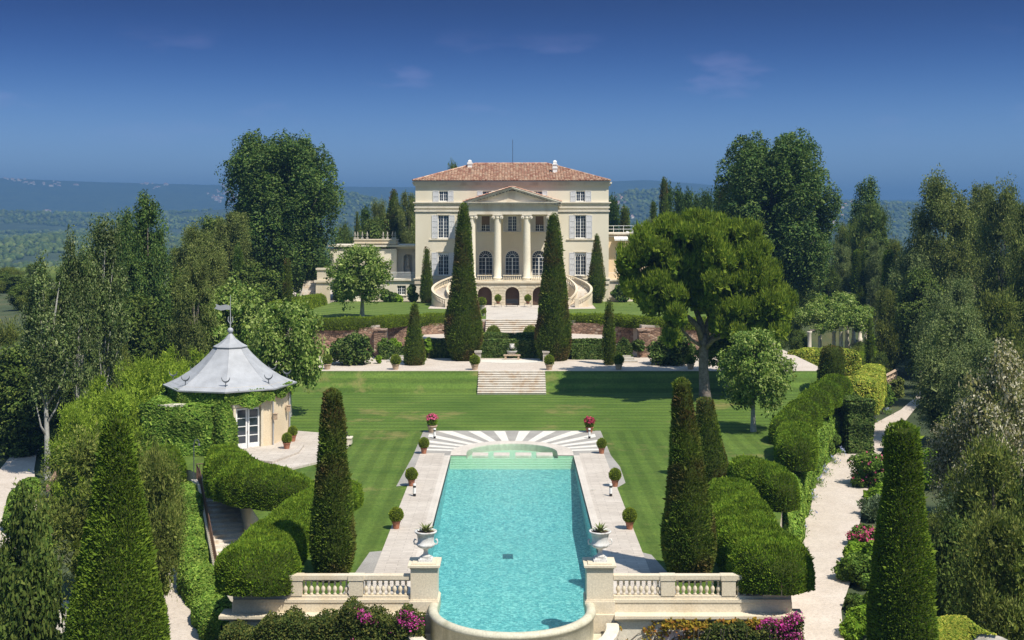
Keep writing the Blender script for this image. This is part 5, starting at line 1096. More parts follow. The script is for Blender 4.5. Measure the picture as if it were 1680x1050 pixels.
octa(B(), prof, va[0]).obj('roof', M['lead'], pv); octa(B(), [(4.88, 4.34), (4.9, 4.44), (4.6, 4.44)], va[0]).obj('eaves', M['lead'], pv)
octa(B(), [(r, rz(z)) for r, z in [(1.24, 7.5), (1.26, 7.58), (.82, 7.85), (.42, 8.2), (.15, 8.6), (.06, 8.75)]], va[0]).obj('roof_cap', M['lead'], pv); octa(B(), [(1.0, rz(7.4)), (1.25, rz(7.49)), (1.25, rz(7.51))], va[0]).obj('cap_edge', M['leaddark'], pv)
b = B()
for k in range(8):
    for (r0, z0), (r1_, z1) in zip(prof[:-1], prof[1:]): b.tube([(*pt(r0, va[k]), z0+.01), (*pt(r1_, va[k]), z1+.004)], .012, 5)
b.obj('hip_roll', M['lead'], pv)
fi = B().ball((*PC, 8.36), .22, 14, 9); fi.tube([(*PC, 8.4), (*PC, 11.0)], [.045, .02], 6); fi.tube([(PC[0]-.15, PC[1], 9.4), (PC[0]-.18, PC[1], 9.1), (PC[0], PC[1], 8.8), (PC[0]+.18, PC[1], 9.1), (PC[0]+.15, PC[1], 9.4)], .03, 5); fi.obj('finial', M['lead'], pv)
vn = B(); x, y = PC; vn.add([(a_, b_2, c_2-1.1) for a_, b_2, c_2 in [(x-.02, y-.01, 11.3), (x-.35, y-.01, 11.4), (x-.8, y-.01, 11.32), (x-1.1, y-.01, 11.45), (x-1.05, y-.01, 11.25), (x-1.2, y-.01, 11.1), (x-.7, y-.01, 10.95), (x-.3, y-.01, 11.02), (x-.02, y-.01, 11.0)]], [tuple(range(9))]); n = len(vn.v); vn.add([(a, b_+.03, c) for a, b_, c in vn.v[:n]], [tuple(range(n))[::-1]]); vn.add(vn.v[:], [(i, (i+1) % n, (i+1) % n+n, i+n) for i in range(n)]); vn.obj('weather_vane', M['lead'], pv)
for k in range(8):        # crescents over the hips
    x, y = pt(4.15, va[k]); z = 4.78; b = B(); b.tube([(x, y, z-.1), (x, y, z+.25)], .035, 5); tx, ty = -math.sin(va[k]), math.cos(va[k]); pts = []; rd = []
    for i in range(11): a = PI+PI*i/10*1.0; pts.append((x+.30*math.cos(a), y, z+.62+.34*math.sin(a))); rd.append(.012+.05*math.sin(PI*i/10))
    b.tube(pts, rd, 6); b.obj('crescent', M['leaddark'], pv)
b = B(); ang_ = fa[1]
for a in (va[1]+.06, va[2]-.06): x, y = pt(WR*1.0+.02, a); b.tube([(x, y, .2), (x, y, 4.2)], .05, 6)
b.obj('downpipe', M['lead'], pv)
for a, zz in ((va[1]+.07, 2.1), (va[1]+.6, 2.35)):
    x, y = pt(WR+.2 if a < va[1]+.1 else WR*.97+.15, a); t = B().box(x-.13, x+.13, y-.1, y+.1, zz, zz+.42).box(x-.17, x+.17, y-.14, y+.14, zz+.42, zz+.47); t.obj('wall_lantern', M['claypot'], pv)
# annex
ax0, ax1, ay0, ay1 = sx(238, 86), sx(322, 86), 86.0, 92.0
an = empty('annex', ((ax0+ax1)/2, 89, -4), 0, 'low flat roofed annex under ivy left of the pavilion', 'annex'); B().box(ax0, ax1, ay0, ay1, -4.2, 3.45).obj('wall', M['cream'], an); B().box(ax0+1.0, ax1-.6, ay0-.32, ay0+.3, 3.46, 3.62).obj('coping', M['trim'], an)
# patio : two octagonal steps
def pat(pts_px, z, name, thick):
    P = [on(a, c, z) for a, c in pts_px]; b = B(); b.prism([(v.x, v.y) for v in P], z-thick, z); o = mesh_obj(name, b.mesh(name), M['deck']); o['kind'] = 'structure'
pat([(392, 768), (440, 777), (520, 758), (566, 737), (577, 724), (555, 712), (480, 706), (440, 708), (392, 740)], .14, 'pavilion_patio', .4)
pat([(398, 752), (447, 757), (490, 741), (499, 729), (478, 712), (440, 715), (398, 740)], .27, 'pavilion_patio', .12)
p_ = on(566, 728, .14); rt = empty('lion_pedestal', p_, 0, 'low pale stone pedestal at the patio corner', 'pedestal'); wobj(B().box(-.55, .5, -.35, .35, 0, .42).box(-.6, .55, -.4, .4, .42, .5), 'block', M['trim'], rt)
# seated black lion
ln = empty('lion_statue', (p_.x-.1, p_.y, .64), 0, 'black seated lion sculpture on the patio corner pedestal', 'sculpture')
q = B(); q.ball((.12, 0, .22), .21, 12, 8, 1.0).tube([(.12, 0, .2), (0, 0, .42), (-.1, 0, .58)], [.2, .17, .13], 10).ball((-.12, 0, .66), .15, 12, 8).ball((-.24, 0, .63), .075, 8, 6).ball((-.04, 0, .62), .17, 10, 7)
for s in (-1, 1): q.tube([(-.08, s*.09, .42), (-.2, s*.1, .2), (-.2, s*.1, .0)], [.08, .055, .05], 7).ball((-.25, s*.1, .035), .06, 7, 5, .7).tube([(.2, s*.14, .2), (.02, s*.18, .1), (-.08, s*.17, .03)], [.12, .08, .05], 7).ball((-.1, s*.08, .8), .035, 6, 5)
q.tube([(.3, 0, .08), (.42, .1, .06), (.4, .2, .05)], .03, 6); wobj(q, 'body', M['black'], ln, True)
for px, py, lab in ((470.5, 736, 'box ball pot standing nearest the glazed door of the pavilion'), (480, 724, 'box ball pot behind the other by the pavilion corner')):
    p_ = on(px, py, .27); ballpot(p_.x, p_.y, .27, lab, 'box pots at the pavilion', .34, 'terracotta', .45, .26, seed=50)
# stair down from the lawn with iron railing
S0, S1 = Vector((-19.6, 77.2, -.25)), Vector((-15.7, 66.5, -4.1)); dS = (S1-S0); dh = Vector((dS.x, dS.y, 0)).normalized(); sd_ = Vector((-dh.y, dh.x, 0)); n = 22
ss = empty('garden_stair', (S0.x, S0.y, -4.1), 0, 'long stone stair with iron railing descending past the clipped hedges', 'stair')
b = B()
for i in range(n):
    a, c = S0+dS*(i/n), S0+dS*((i+1)/n); P = [a+sd_*.0, a+sd_*1.95, c+sd_*1.95, c]; b.prism([(v.x, v.y) for v in P], -4.6, S0.z+dS.z*(i/n))
a = S0; P = [a-dh*2.2-sd_*.5, a-dh*2.2+sd_*1.9, a+sd_*1.9, a]; b.prism([(v.x, v.y) for v in P], -4.6, S0.z+.02); b.obj('steps', M['step'], ss)
b = B(); P = [S0-sd_*.3, S1-sd_*.3, S1, S0]; zt = [S0.z+.15, S1.z+.15, S1.z+.15, S0.z+.15]; b.add([(v.x, v.y, -4.6) for v in P]+[(v.x, v.y, z) for v, z in zip(P, zt)], [(0, 3, 2, 1), (4, 5, 6, 7), (0, 1, 5, 4), (1, 2, 6, 5), (2, 3, 7, 6), (3, 0, 4, 7)]); b.obj('outer_wall', M['cream'], ss)
rl = empty('iron_railing', (S0.x, S0.y, S0.z), 0, 'thin rusty iron railing along the long garden stair', 'railing'); b = B(); o_ = -sd_*.15
b.tube([S0-dh*2.2+o_+Vector((0, 0, 1.0))+sd_*2, S0-dh*2.2+o_+Vector((0, 0, 1.0)), S0+o_+Vector((0, 0, 1.0)), S1+o_+Vector((0, 0, 1.0))], .035, 6); b.obj('handrail', M['rustiron'], rl)
bars = [S0+dS*(i/52)+o_ for i in range(53)]+[S0-dh*(i*.22)+o_ for i in range(1, 11)]+[S0-dh*2.2+o_+sd_*(i*.2) for i in range(1, 10)]
for v in bars: B().box(v.x-.018, v.x+.018, v.y-.018, v.y+.018, v.z+.1, v.z+1.0).obj('baluster', M['rustiron'], rl)
# garden door in the ivy wall foot
p_ = on(314, 935, -4.1); dd = empty('garden_door', (p_.x, p_.y, -4.1), math.radians(12), 'weathered grey door in the ivy wall beside the lower path', 'door'); wobj(B().box(-.45, .45, 0, .08, 0, 2.1), 'leaf', M['barkpale'], dd); wobj(B().box(.3, .36, -.05, 0, 1.0, 1.1), 'handle', M['iron'], dd)
# ================================================================ PERGOLA
pg = empty('pergola', (sx(1365, 158), 158, 0), 0, 'vine covered pergola on pale round columns at the right', 'pergola')
for px, pyb, pyt, Y in ((1328, 584, 545, 152), (1379.5, 571, 535, 158), (1368, 572, 545, 161), (1390, 562, 535, 165), (1400.5, 557, 534, 170), (1411, 556, 533, 174), (1421, 552, 530, 178), (1345, 575, 545, 165)):
    x = sx(px, Y); z0, z1 = CH-(pyb-HZ)*Y/F, CH-(pyt-HZ)*Y/F; B().lathe([(.34, z0-1), (.34, z0+.12), (.26, z0+.2), (.235, z1-.2), (.32, z1), (.32, z1+.1)], (x, Y, 0), 16).obj('column', M['trim'], pg, True)
for i in range(4):
    Y = 150+i*8; x0, x1 = sx(1305, 152), sx(1425, 175); zb_ = 2.9
for (a, Ya, ya), (c, Yc_, yc) in (((1328, 152, 543), (1421, 178, 528)), ((1345, 165, 543), (1411, 174, 531))):
    pa, pc = Vector((sx(a, Ya), Ya, CH-(ya-HZ)*Ya/F)), Vector((sx(c, Yc_), Yc_, CH-(yc-HZ)*Yc_/F)); B().tube([pa, pc], .14, 4).obj('beam', M['bark'], pg)
(v, q), _c = crown_data(4.2, 12.0, .2, [(0, .9), (.5, 1), (1, .7)], 90, 1.1, 22000, .24, 77, el=.9, D=27, k=.7, up=.4)
v = v*np.array([1, 1, 1.0]); o = mesh_obj('vine_canopy', arr_mesh('vine', v, q), M['L_plane'], pg); o.location = (sx(1366, 162)-pg.location.x, 4, 2.3); o.rotation_euler = (0, 0, -.17)
# low balustrade wall beside the right upper path
b = B(); Yq = 150; 
for i in range(7): a = at(1437+i*5.3, 628-i*2.9, 138+i*2); b.box(a.x-.18, a.x+.18, a.y-.18, a.y+.18, a.z-1.2, a.z)
b.tube([at(1436, 625, 138), at(1472, 606, 151)], .2, 4); b.tube([at(1436, 633.5, 138), at(1472, 614, 151)], .12, 4)
b.obj('low_parapet', M['claypot'], label='low pinkish brick parapet by the upper right path', cat='parapet')
# ================================================================ CLIPPED CONES
def cone(label, px, Y, zb, prof_px, seed, mat='L_yew', dens=230, leaf=.13, lump=.05, holes=0, lean=0, f=1.6, group=None, name='clipped_cypress', k=.7, mode='blade', asp=.4):
    """prof_px = (photo row, half width px) from the top down"""
    x = sx(px, Y); pr = sorted((CH-(py-HZ)*Y/F-zb, max(.05, hw*Y/F-leaf*.55)) for py, hw in prof_px); pr[0] = (min(pr[0][0], 0), pr[0][1]); pr.append((pr[-1][0]+.10, pr[-1][1]*.85)); pr.append((pr[-1][0]+.05, .02))
    V, Q = lathe_grid(pr, (x, Y, zb), 48, 70, lump, seed, f, (lean, 0))
    return clad(name, V, Q, M[mat], dens, leaf, seed, mode, k, .55, asp, outc=np.array([x, Y, zb+1]), holes=holes, label=label, cat='topiary', group=group)
tk = dict(dens=300, leaf=.125)
cone('tall flat topped clipped cypress left of the pool behind the balustrade', 545, 56.6, 0, [(645, 14.5), (652, 16), (700, 20), (760, 24), (820, 30), (870, 35.5), (900, 36), (925, 31), (950, 27)], 3, lump=.055, **tk)
cone('tallest clipped cypress right of the pool behind the balustrade', 1133, 56.8, 0, [(628, 13), (640, 14), (700, 20), (760, 28), (820, 37), (870, 43), (905, 43), (930, 37), (950, 34)], 4, lump=.055, lean=-.045, **tk)
cone('shorter clipped cypress peeping out behind the tallest one right of the pool', 1168, 78, 0, [(658, 13), (675, 14), (720, 21), (760, 29), (790, 34)], 5, lump=.035, lean=-.08, dens=200, leaf=.14)
cone('giant bulging clipped cypress left of the forecourt steps', 761, 129.2, TZ, [(337, 5.5), (350, 8), (400, 13.5), (450, 17.5), (500, 25), (530, 28.5), (555, 29), (575, 25), (588, 21)], 6, lump=.055, dens=100, leaf=.2, f=.9)
cone('giant lumpy clipped cypress right of the forecourt steps', 908, 129.2, TZ, [(353, 6), (365, 8.5), (400, 13), (450, 18), (500, 24), (530, 27.5), (560, 30), (578, 26), (588, 20)], 7, lump=.065, dens=100, leaf=.2, f=.9)
cone('small clipped cone cypress on the gravel left of the giant pair', 680, 125, TZ, [(500, 5), (520, 8.5), (550, 12.5), (575, 16.5), (590, 17), (598, 15)], 8, dens=110, leaf=.17, lump=.03)
cone('thin clipped cone cypress on the gravel right of the giant pair', 999, 125, TZ, [(497, 4.5), (520, 7), (545, 9.5), (565, 10.5), (585, 9.5), (598, 8.5)], 9, dens=110, leaf=.17, lump=.03)
cone('clipped cone cypress against the villa wall left of the curved stair', 700, 168.5, UZ, [(409, 4), (425, 5.5), (455, 9), (480, 11), (490, 10.5), (497, 8)], 10, dens=70, leaf=.2, lump=.03)
cone('bottle shaped clipped cypress against the villa wall right of the curved stair', 979, 168.5, UZ, [(387, 4), (400, 5.5), (430, 10), (460, 14), (480, 13.5), (497, 9)], 11, dens=70, leaf=.2, lump=.04)
cone('dark slender clipped cypress beside the left end of the upper lawn', 471.5, 138, UZ-1, [(428, 4), (450, 6), (480, 7.5), (510, 8)], 12, dens=80, leaf=.2)
cone('big bright clipped cypress in the bottom left corner beside the gravel path', 192, 48, -4.3, [(688, 18), (700, 23), (760, 31), (830, 42), (900, 55), (960, 68), (1010, 79), (1060, 83), (1150, 74), (1240, 60)], 13, 'L_yew2', dens=330, leaf=.14, lump=.045, k=.5)
cone('big dark green clipped cypress at the bottom right of the gravel path', 1481, 50, -4.3, [(702, 23), (712, 25), (760, 28), (830, 35), (900, 44), (960, 51), (1050, 54), (1150, 50), (1200, 42)], 14, 'L_yew2', dens=330, leaf=.125, lump=.055)
for px, yt, yb, w, Y, lab in ((1408, 412, 532, 13, 185, 'clipped column cypress rising behind the pergola, left of the taller one'), (1458, 414, 556, 14, 165, 'tall ragged clipped column cypress just right of the pergola'), (1481, 455, 530, 8, 176, 'short clipped column with pointed top, left one of the low pair right of the pergola'), (1493, 458, 530, 9, 175, 'short clipped column, right one of the low pair right of the pergola'),
                           (1427, 524, 596, 8, 143, 'thin dark cypress spire in front of the right end of the pergola'), (1299, 470, 560, 14, 180, 'clipped green block column partly behind the pine crown, left of the pergola'), (1346, 460, 520, 8, 190, 'thin clipped cypress between the right poplar and the pergola')):
    zb_ = CH-(yb-HZ)*Y/F; cone(lab, px, Y, zb_, [(yt, w*.45), (yt+8, w*.6), ((yt+yb)/2, w*.9), (yb-15, w), (yb, w*.9)], px, 'L_yew2', dens=60, leaf=.22, lump=.05)
cone('clipped topiary block with rounded top rising from the yellow tipped hedge', 1365, 115.5, -.5, [(572, 14), (578, 18), (600, 20), (630, 22), (655, 22)], 60, 'L_yew', dens=110, leaf=.16, lump=.05)
for px, yt, w0, w1, Y, lab in ((646, 313, 6, 16, 215, 'broad clipped cypress behind the left wing beside the villa'), (586, 349, 3.5, 7, 200, 'slim clipped cypress behind the left wing near the poplar'), (1089, 293, 5, 8, 222, 'leftmost tall clipped cypress of the row behind the pine'), (1025, 341, 7, 9, 205, 'short round topped cypress just right of the villa'), (1072, 331, 5, 6, 210, 'short slim cypress left of the tall row behind the pine'), (1186, 313, 6, 9, 226, 'clipped cypress tucked against the left of the right poplar')):
    cone(lab, px, Y, 3, [(yt, w0*.7), (yt+10, w0), (yt+60, w1), (yt+100, w1*1.05), (470, w1)], px, 'L_yew', dens=45, leaf=.26, lump=.05)
# ================================================================ CLIPPED HEDGES
def hedge(label, path, mat='L_hedge', dens=300, leaf=.12, lump=.1, seed=1, f=1.3, cat='hedge', power=3.0, nu=70, asp=.35, k=.6, name='hedge', cap=1.0, mode='blade', up=.5, group=None):
    V, Q = sweep_grid(path, nu, 28, lump, seed, f, power, cap); p = np.array(path, float); P, N, A = sample(V, Q, 10, np.random.RandomState(0))
    c = V.reshape(nu, 28, 3).mean(1, keepdims=True).repeat(28, 1).reshape(-1, 3)
    # orient faces outward
    a, b_, c_, d = (V[Q[:, i]] for i in range(4)); Nn = np.cross(c_-a, d-b_); cc = (a+b_+c_+d)/4-(c[Q[:, 0]]+c[Q[:, 2]])/2; 
    if ((Nn*cc).sum(1) < 0).mean() > .5: Q = Q[:, ::-1].copy()
    return clad(name, V, Q, M[mat], dens, leaf, seed, mode, k, up, asp, label=label, cat=cat, group=group)
hedge('billowing clipped hedge running from the lawn to the left end of the balustrade', [(-9.6, 73, 0, 1.6, 1.0), (-10.2, 70, 0, 2.6, 1.5), (-10.9, 66, 0, 3.2, 1.7), (-11.6, 61.5, 0, 3.4, 1.7), (-11.7, 57.8, 0, 3.0, 1.7), (-11.5, 55.2, .0, 3.5, 2.1), (-11.15, 53.4, .35, 3.9, 1.9), (-11.1, 51.9, .5, 3.5, 1.6)], seed=3, lump=.13, dens=420, leaf=.11)
hedge('broad cloud clipped hedge above the garden stair left of the tall cypress', [(-19.0, 81, .0, 1.8, 1.7), (-18.6, 78.5, 0, 2.2, 2.1), (-17.4, 75.3, 0, 3.3, 2.1), (-15.6, 72.5, 0, 4.0, 2.0), (-13.4, 71, 0, 3.6, 1.8), (-11.3, 71.6, 0, 3.0, 1.5)], seed=4, lump=.12, dens=380, leaf=.115)
hedge('rounded clipped hedge block below the ivy annex', [(-24.6, 84.6, -1.9, 2.6, 2.9), (-23.6, 82, -1.9, 3.4, 3.3), (-22.4, 79.6, -1.9, 3.0, 3.0)], seed=5, dens=300)
hedge('huge smooth clipped hedge bulging over the right end of the balustrade', [(12.6, 71, 0, 3.0, 1.7), (12.2, 66.5, 0, 3.4, 1.8), (11.8, 62, 0, 3.4, 1.8), (11.6, 58.5, 0, 3.3, 1.9), (11.6, 55.6, 0, 3.7, 2.2), (11.5, 53.6, .35, 3.9, 2.1), (11.5, 52.0, .55, 3.0, 1.6)], seed=6, lump=.13, dens=420, leaf=.11)
hedge('fan shaped clipped hedge mound behind the huge one right of the pool', [(15.6, 69.3, 0, 2.2, 1.7), (15.2, 72.3, 0, 3.0, 2.0), (14.8, 75.0, 0, 3.0, 1.9), (14.6, 77.0, 0, 2.2, 1.6)], seed=7, lump=.1, dens=320, leaf=.12, k=.9)
hedge('clipped hedge mound where the lawn edge turns, nearest of the right border mounds', [(18.7, 80.5, 0, 2.6, 1.9), (19.8, 85, 0, 3.0, 2.2), (20.6, 88.5, 0, 2.8, 2.1)], seed=8, dens=260, leaf=.13, lump=.07)
hm = [((1300, 712), 92, 1.5, 'second'), ((1316, 690), 97.5, 1.5, 'third'), ((1337, 672), 103.5, 1.45, 'fourth'), ((1353, 658), 108.5, 1.35, 'fifth'), ((1370, 645), 113, 1.35, 'last and farthest')]
for i, ((px, py), Y, r, w_) in enumerate(hm):
    x = sx(px, Y); hedge(w_+' round clipped mound along the right lawn edge, counted from the pool', [(x-1.5, Y-2.2, 0, 2.0, 1.6), (x, Y, 0, 2.9, 2.15), (x+1.2, Y+2.0, 0, 2.2, 1.7)], seed=20+i, dens=220, leaf=.14, lump=.06, group='round hedge mounds along the right lawn edge')
# front hedges of the upper lawns
hedge('long clipped hedge on top of the stone wall edging the left upper lawn', [(-24.2, 133.4, 4.6, 1.8, 1.1), (-19, 133.4, 4.6, 1.8, 1.15), (-15.2, 134.2, 4.6, 1.9, 1.2), (-12.6, 137.6, 4.6, 1.8, 1.2), (-8, 140, 4.6, 1.8, 1.15), (-3.6, 142, 4.6, 1.6, 1.0)], 'L_hedgeup', dens=130, leaf=.17, lump=.1, seed=31)
hedge('long clipped hedge on top of the stone wall edging the right upper lawn', [(24.5, 133.6, 4.6, 1.8, 1.2), (18.5, 133.4, 4.6, 1.8, 1.15), (14.6, 134.8, 4.6, 1.9, 1.2), (12.0, 138, 4.6, 1.8, 1.2), (8, 140.2, 4.6, 1.8, 1.15), (3.6, 142, 4.6, 1.6, 1.0)], 'L_hedgeup', dens=130, leaf=.17, lump=.1, seed=32)
hedge('clipped hedge bordering the far left side of the upper lawn', [(-27.6, 140, 4.8, 2.0, 2.2), (-27.4, 150, 4.8, 2.0, 1.9), (-26.6, 160, 4.8, 2.0, 1.7), (-26, 166, 4.8, 2.0, 1.6)], 'L_hedgeup', dens=100, leaf=.18, seed=33)
hedge('flat topped low hedge above the ivy wall at the foot of the forecourt steps', [(-3.6, 133.4, 3.6, 1.2, .62), (0, 133.5, 3.6, 1.2, .6), (3.7, 133.4, 3.6, 1.2, .62)], 'L_ivydark', dens=160, leaf=.16, seed=34, power=5, mode='leaf', k=.8, asp=.7)
for s, sd in ((-1, 'left'), (1, 'right')):
    V, Q = lathe_grid([(0, .7), (.5, .75), (.9, .55), (1.15, .2), (1.2, .02)], (s*2.05, 134.6, 3.7), 20, 14, .03, 3); clad('box_ball', V, Q, M['L_box'], 220, .11, 4, k=.6, up=.2, outc=np.array([s*2.05, 134.6, 4.2]), label=sd+' clipped ball behind the low hedge at the foot of the forecourt steps', cat='topiary', group='balls at the foot of the forecourt steps')
def ivy(label, x0, x1, y0, y1, z0, z1, mat='L_ivydark', dens=60, leaf=.22, seed=1, faces='ftlr', lump=.12, cat='ivy', mode='leaf', k=.9, name='ivy_wall', n=.6):
    V, Q = box_grid(x0, x1, y0, y1, z0, z1, n, lump, seed, faces); return clad(name, V, Q, M[mat], dens, leaf, seed, mode, k, .3, .75, outc=np.array([(x0+x1)/2, (y0+y1)/2, (z0+z1)/2-.5]), label=label, cat=cat)
ivy('dark ivy covering the wall behind the lion fountain', -10.6, 10.2, 131.0, 131.9, TZ-.1, 3.65, dens=90, leaf=.2, seed=2)
ivy('low ivy bank at the left of the giant left cypress', -14.0, -9.6, 129.6, 130.8, TZ-.1, 3.1, dens=80, seed=3, lump=.3)
ivy('low ivy bank at the right of the giant right cypress', 6.6, 12.6, 129.6, 130.8, TZ-.1, 3.2, dens=80, seed=4, lump=.3)
# planting against the stone wall
shrub('dense dark rose hedge with a few pale flowers left of the grey steps', 577, 600, 125.5, 43, 51, M['L_ivydark'], 41, 'rose_hedge', 'hedge', z=TZ, leaf=.28, n=12000, flowers=M['L_pink'], nf=16, fs=.14, D=4.5, nc=50)
shrub('tall dark flowering shrub mass right of the grey steps under the pine', 1104, 602, 125.5, 44, 52, M['L_ivydark'], 42, 'rose_hedge', 'hedge', z=TZ, leaf=.28, n=12000, flowers=M['L_pink'], nf=18, fs=.14, D=4.5, nc=50)
for i, (px, Y, r, h, m_, lab) in enumerate([(634, 131, 16, 22, 'L_shrub', 'leafy shrub against the stone wall above the left grey steps'), (648, 133, 10, 20, 'L_bright', 'bright climbing shrub on the stone wall left of the small cone'), (704, 131, 8, 24, 'L_bright', 'light green vine on the stone wall right of the small cone'), (720, 131.5, 13, 22, 'L_shrub', 'dark shrub between the vine and the giant left cypress'), (969, 132, 12, 22, 'L_bright', 'bright round shrub against the stone wall right of the giant right cypress'), (943, 131.6, 8, 24, 'L_shrub', 'narrow shrub close to the right flank of the giant right cypress'),
                                        (1024, 132.5, 16, 22, 'L_ivydark', 'dark shrub on the stone wall right of the thin cone cypress'), (1047, 131.5, 12, 20, 'L_ivydark', 'dark shrub at the top of the right grey steps'), (1016, 126, 7, 14, 'L_yew', 'small clipped bush beside the thin cone cypress'), (622, 126, 4.5, 12, 'L_bright', 'small box cone at the foot of the left grey steps')]):
    shrub(lab, px, 0, Y, r, h, M[m_], 60+i, z=TZ+.1 if h < 18 else TZ+.6, leaf=.2, n=2200, nc=16)
for i, (px, w, h, lab) in enumerate([(642, 11, 16, 'dark shrub at the foot of the left wing by its small window'), (677, 9, 30, 'tall round shrub between the left wing window and the villa corner'), (555, 13, 28, 'dark shrub under the stone pier at the left wing'), (632, 9, 24, 'shrub half hidden by the plane tree before the left wing'), (1019, 20, 30, 'dense dark green bush at the foot of the right wing'), (655, 8, 9, 'low pale green shrub under the left wing window')]):
    shrub(lab, px, 0, 170.5, w, h, M['L_ivydark' if i != 5 else 'L_bright'], 80+i, z=UZ, leaf=.3, n=2600)
# ================================================================ TREES
ov = [(0, .4), (.12, .8), (.35, 1), (.6, 1), (.82, .92), (1, .62)]
colp = [(0, .45), (.15, .85), (.4, 1), (.65, .85), (.85, .55), (1, .15)]
cyp = [(0, .7), (.15, 1), (.45, .9), (.75, .55), (1, .08)]
rnd = [(0, .5), (.3, .95), (.6, 1), (.85, .7), (1, .3)]
proto('poplar', 'poplar_tree', 'tree', 24, 15.5, 3.5, ov, 260, 1.25, 120000, .28, 1, M['L_poplar'], M['bark'], r=.5, nl=16, el=1.8, fill=.10, inner=.78)
proto('poplarlow', 'poplar_tree', 'tree', 20, 9, 1.5, colp, 110, 1.2, 34000, .29, 2, M['L_poplar'], M['bark'], r=.35, nl=10, el=1.8, fill=.12)
proto('silver', 'silver_poplar', 'tree', 14, 5.0, 4.2, [(0, .5), (.2, .9), (.5, 1), (.8, .7), (1, .3)], 66, .72, 17000, .17, 3, M['L_silver'], M['barkpale'], r=.26, nl=16, top=.68, el=2.0, fill=.05, inner=.45)
proto('dark', 'evergreen_tree', 'tree', 16, 9, 1.5, rnd, 80, 1.5, 18000, .36, 4, M['L_dark'], M['bark'], r=.3, fill=.15)
proto('euca', 'eucalyptus_tree', 'tree', 18, 9, 2.5, ov, 100, 1.15, 42000, .26, 5, M['L_euca'], M['barkpine'], r=.3, nl=12, mode='droop', aspect=.4, el=1.4, fill=.08, inner=.4)
proto('grey', 'grey_leaved_tree', 'tree', 12, 10, 1.0, rnd, 90, 1.3, 36000, .21, 6, M['L_eucagrey'], M['bark'], r=.25, nl=9, mode='droop', aspect=.4, fill=.12, inner=.5)
proto('olive', 'olive_tree', 'tree', 10, 9, 1.0, rnd, 80, 1.2, 20000, .22, 7, M['L_olive'], M['bark'], r=.25, fill=.12, mode='blade', aspect=.35, inner=.5)
proto('plane', 'plane_tree', 'tree', 8.5, 8.6, 2.4, [(0, .6), (.25, .95), (.5, 1), (.75, .9), (1, .55)], 75, 1.05, 15000, .27, 8, M['L_plane'], M['barkpale'], r=.30, nl=12, top=.55, fill=.07, inner=.5)
proto('cyp', 'cypress_tree', 'tree', 14, 3.6, .3, cyp, 55, .75, 9000, .26, 9, M['L_cyp'], M['bark'], r=.2, nl=3, mode='blade', aspect=.4, up=.8, el=1.6, fill=.2)
proto('darkpine', 'pine_tree', 'tree', 14, 10, 3, rnd, 60, 1.6, 16000, .3, 10, M['L_dark'], M['barkpine'], r=.3, mode='blade', aspect=.2, up=.6, fill=.15)
proto('bamboo', 'bamboo_clump', 'bamboo', 7, 6, .3, [(0, .8), (.4, 1), (.75, .8), (1, .35)], 45, .95, 15000, .22, 11, M['L_bamboo'], M['bark'], r=.06, nl=6, mode='blade', aspect=.28, k=.5, up=.1, fill=.1, inner=.35)
proto('flowery', 'cream_flowering_tree', 'tree', 9, 9, .6, rnd, 85, 1.1, 26000, .17, 12, M['L_flowerleaf'], M['bark'], r=.2, nl=9, fill=.1, inner=.5)
proto('scrub', 'wild_bush', 'shrub', 5, 6, .2, [(0, .8), (.4, 1), (.8, .7), (1, .3)], 45, .9, 12000, .2, 13, M['L_dark'], M['bark'], r=.12, fill=.15)
place('poplar', 'huge round headed poplar left of the villa', 462, 224, 172, 205, zb=3.5)
place('poplar', 'huge round headed poplar right of the villa behind the pine', 1271, 226, 170, 212, zb=3.0, var=1)
place('dark', 'tip of a dark tree showing above the villa roof beside the left chimney', 745, 262, 215, 26, zb=4)
place('poplarlow', 'tall dark pointed tree rising behind the silver poplars', 245, 306, 128, 90, zb=0, rz=1)
place('poplarlow', 'dark pointed tree just left of the tallest dark one at left', 208, 334, 126, 70, zb=0, rz=2.5)
place('silver', 'leftmost silver poplar with a forked white trunk', 78, 402, 98, 100, zb=-4.0, rz=.4)
place('silver', 'silver poplar with open top in the middle of the left group', 128, 352, 100, 76, zb=-4.0, rz=2.2, var=1)
place('silver', 'silver poplar with bare white trunk at the right of the left group', 170, 345, 103, 92, zb=-4.0, rz=4, var=2)
place('euca', 'brownish loose eucalyptus between the dark tree and the left poplar', 325, 372, 140, 100, zb=0, rz=1)
place('euca', 'eucalyptus with reddish leaves close to the left poplar', 378, 346, 158, 82, zb=1, rz=3, var=1)
place('dark', 'round dark tree behind the eucalyptus at left', 352, 352, 185, 70, zb=2, rz=.5)
place('cyp', 'dark cypress in front of the left poplar trunk', 392, 392, 150, 26, zb=1)
place('dark', 'broad dark evergreen under the left poplar', 420, 425, 150, 120, zb=0, rz=2, var=1)
place('dark', 'dark evergreen between the plane tree and the tall cypress at left', 300, 440, 132, 110, zb=-2, rz=4)
place('euca', 'thin reddish trunked tree above the bamboo at left', 318, 420, 118, 80, zb=-3, rz=5)
place('plane', 'wide plane tree with two lobes standing on the left upper lawn', 594, 405, 143, 118, zb=UZ, rz=.3)
place('plane', 'plane tree behind the pavilion roof', 384, 465, 122, 150, zb=-1, rz=1.2, var=1)
place('plane', 'round plane tree right of the pavilion on the edge of the lawn', 474, 494, 103, 138, zb=.0, rz=2.1, var=2)
place('plane', 'dark leaved plane tree on the lawn right of the pine trunk', 1236, 545, 95.7, 138, zb=0, rz=3.3)
place('plane', 'pale plane tree with whitish trunk standing behind the pine', 1196, 538, 116, 120, zb=1.1, rz=4.5, var=1)
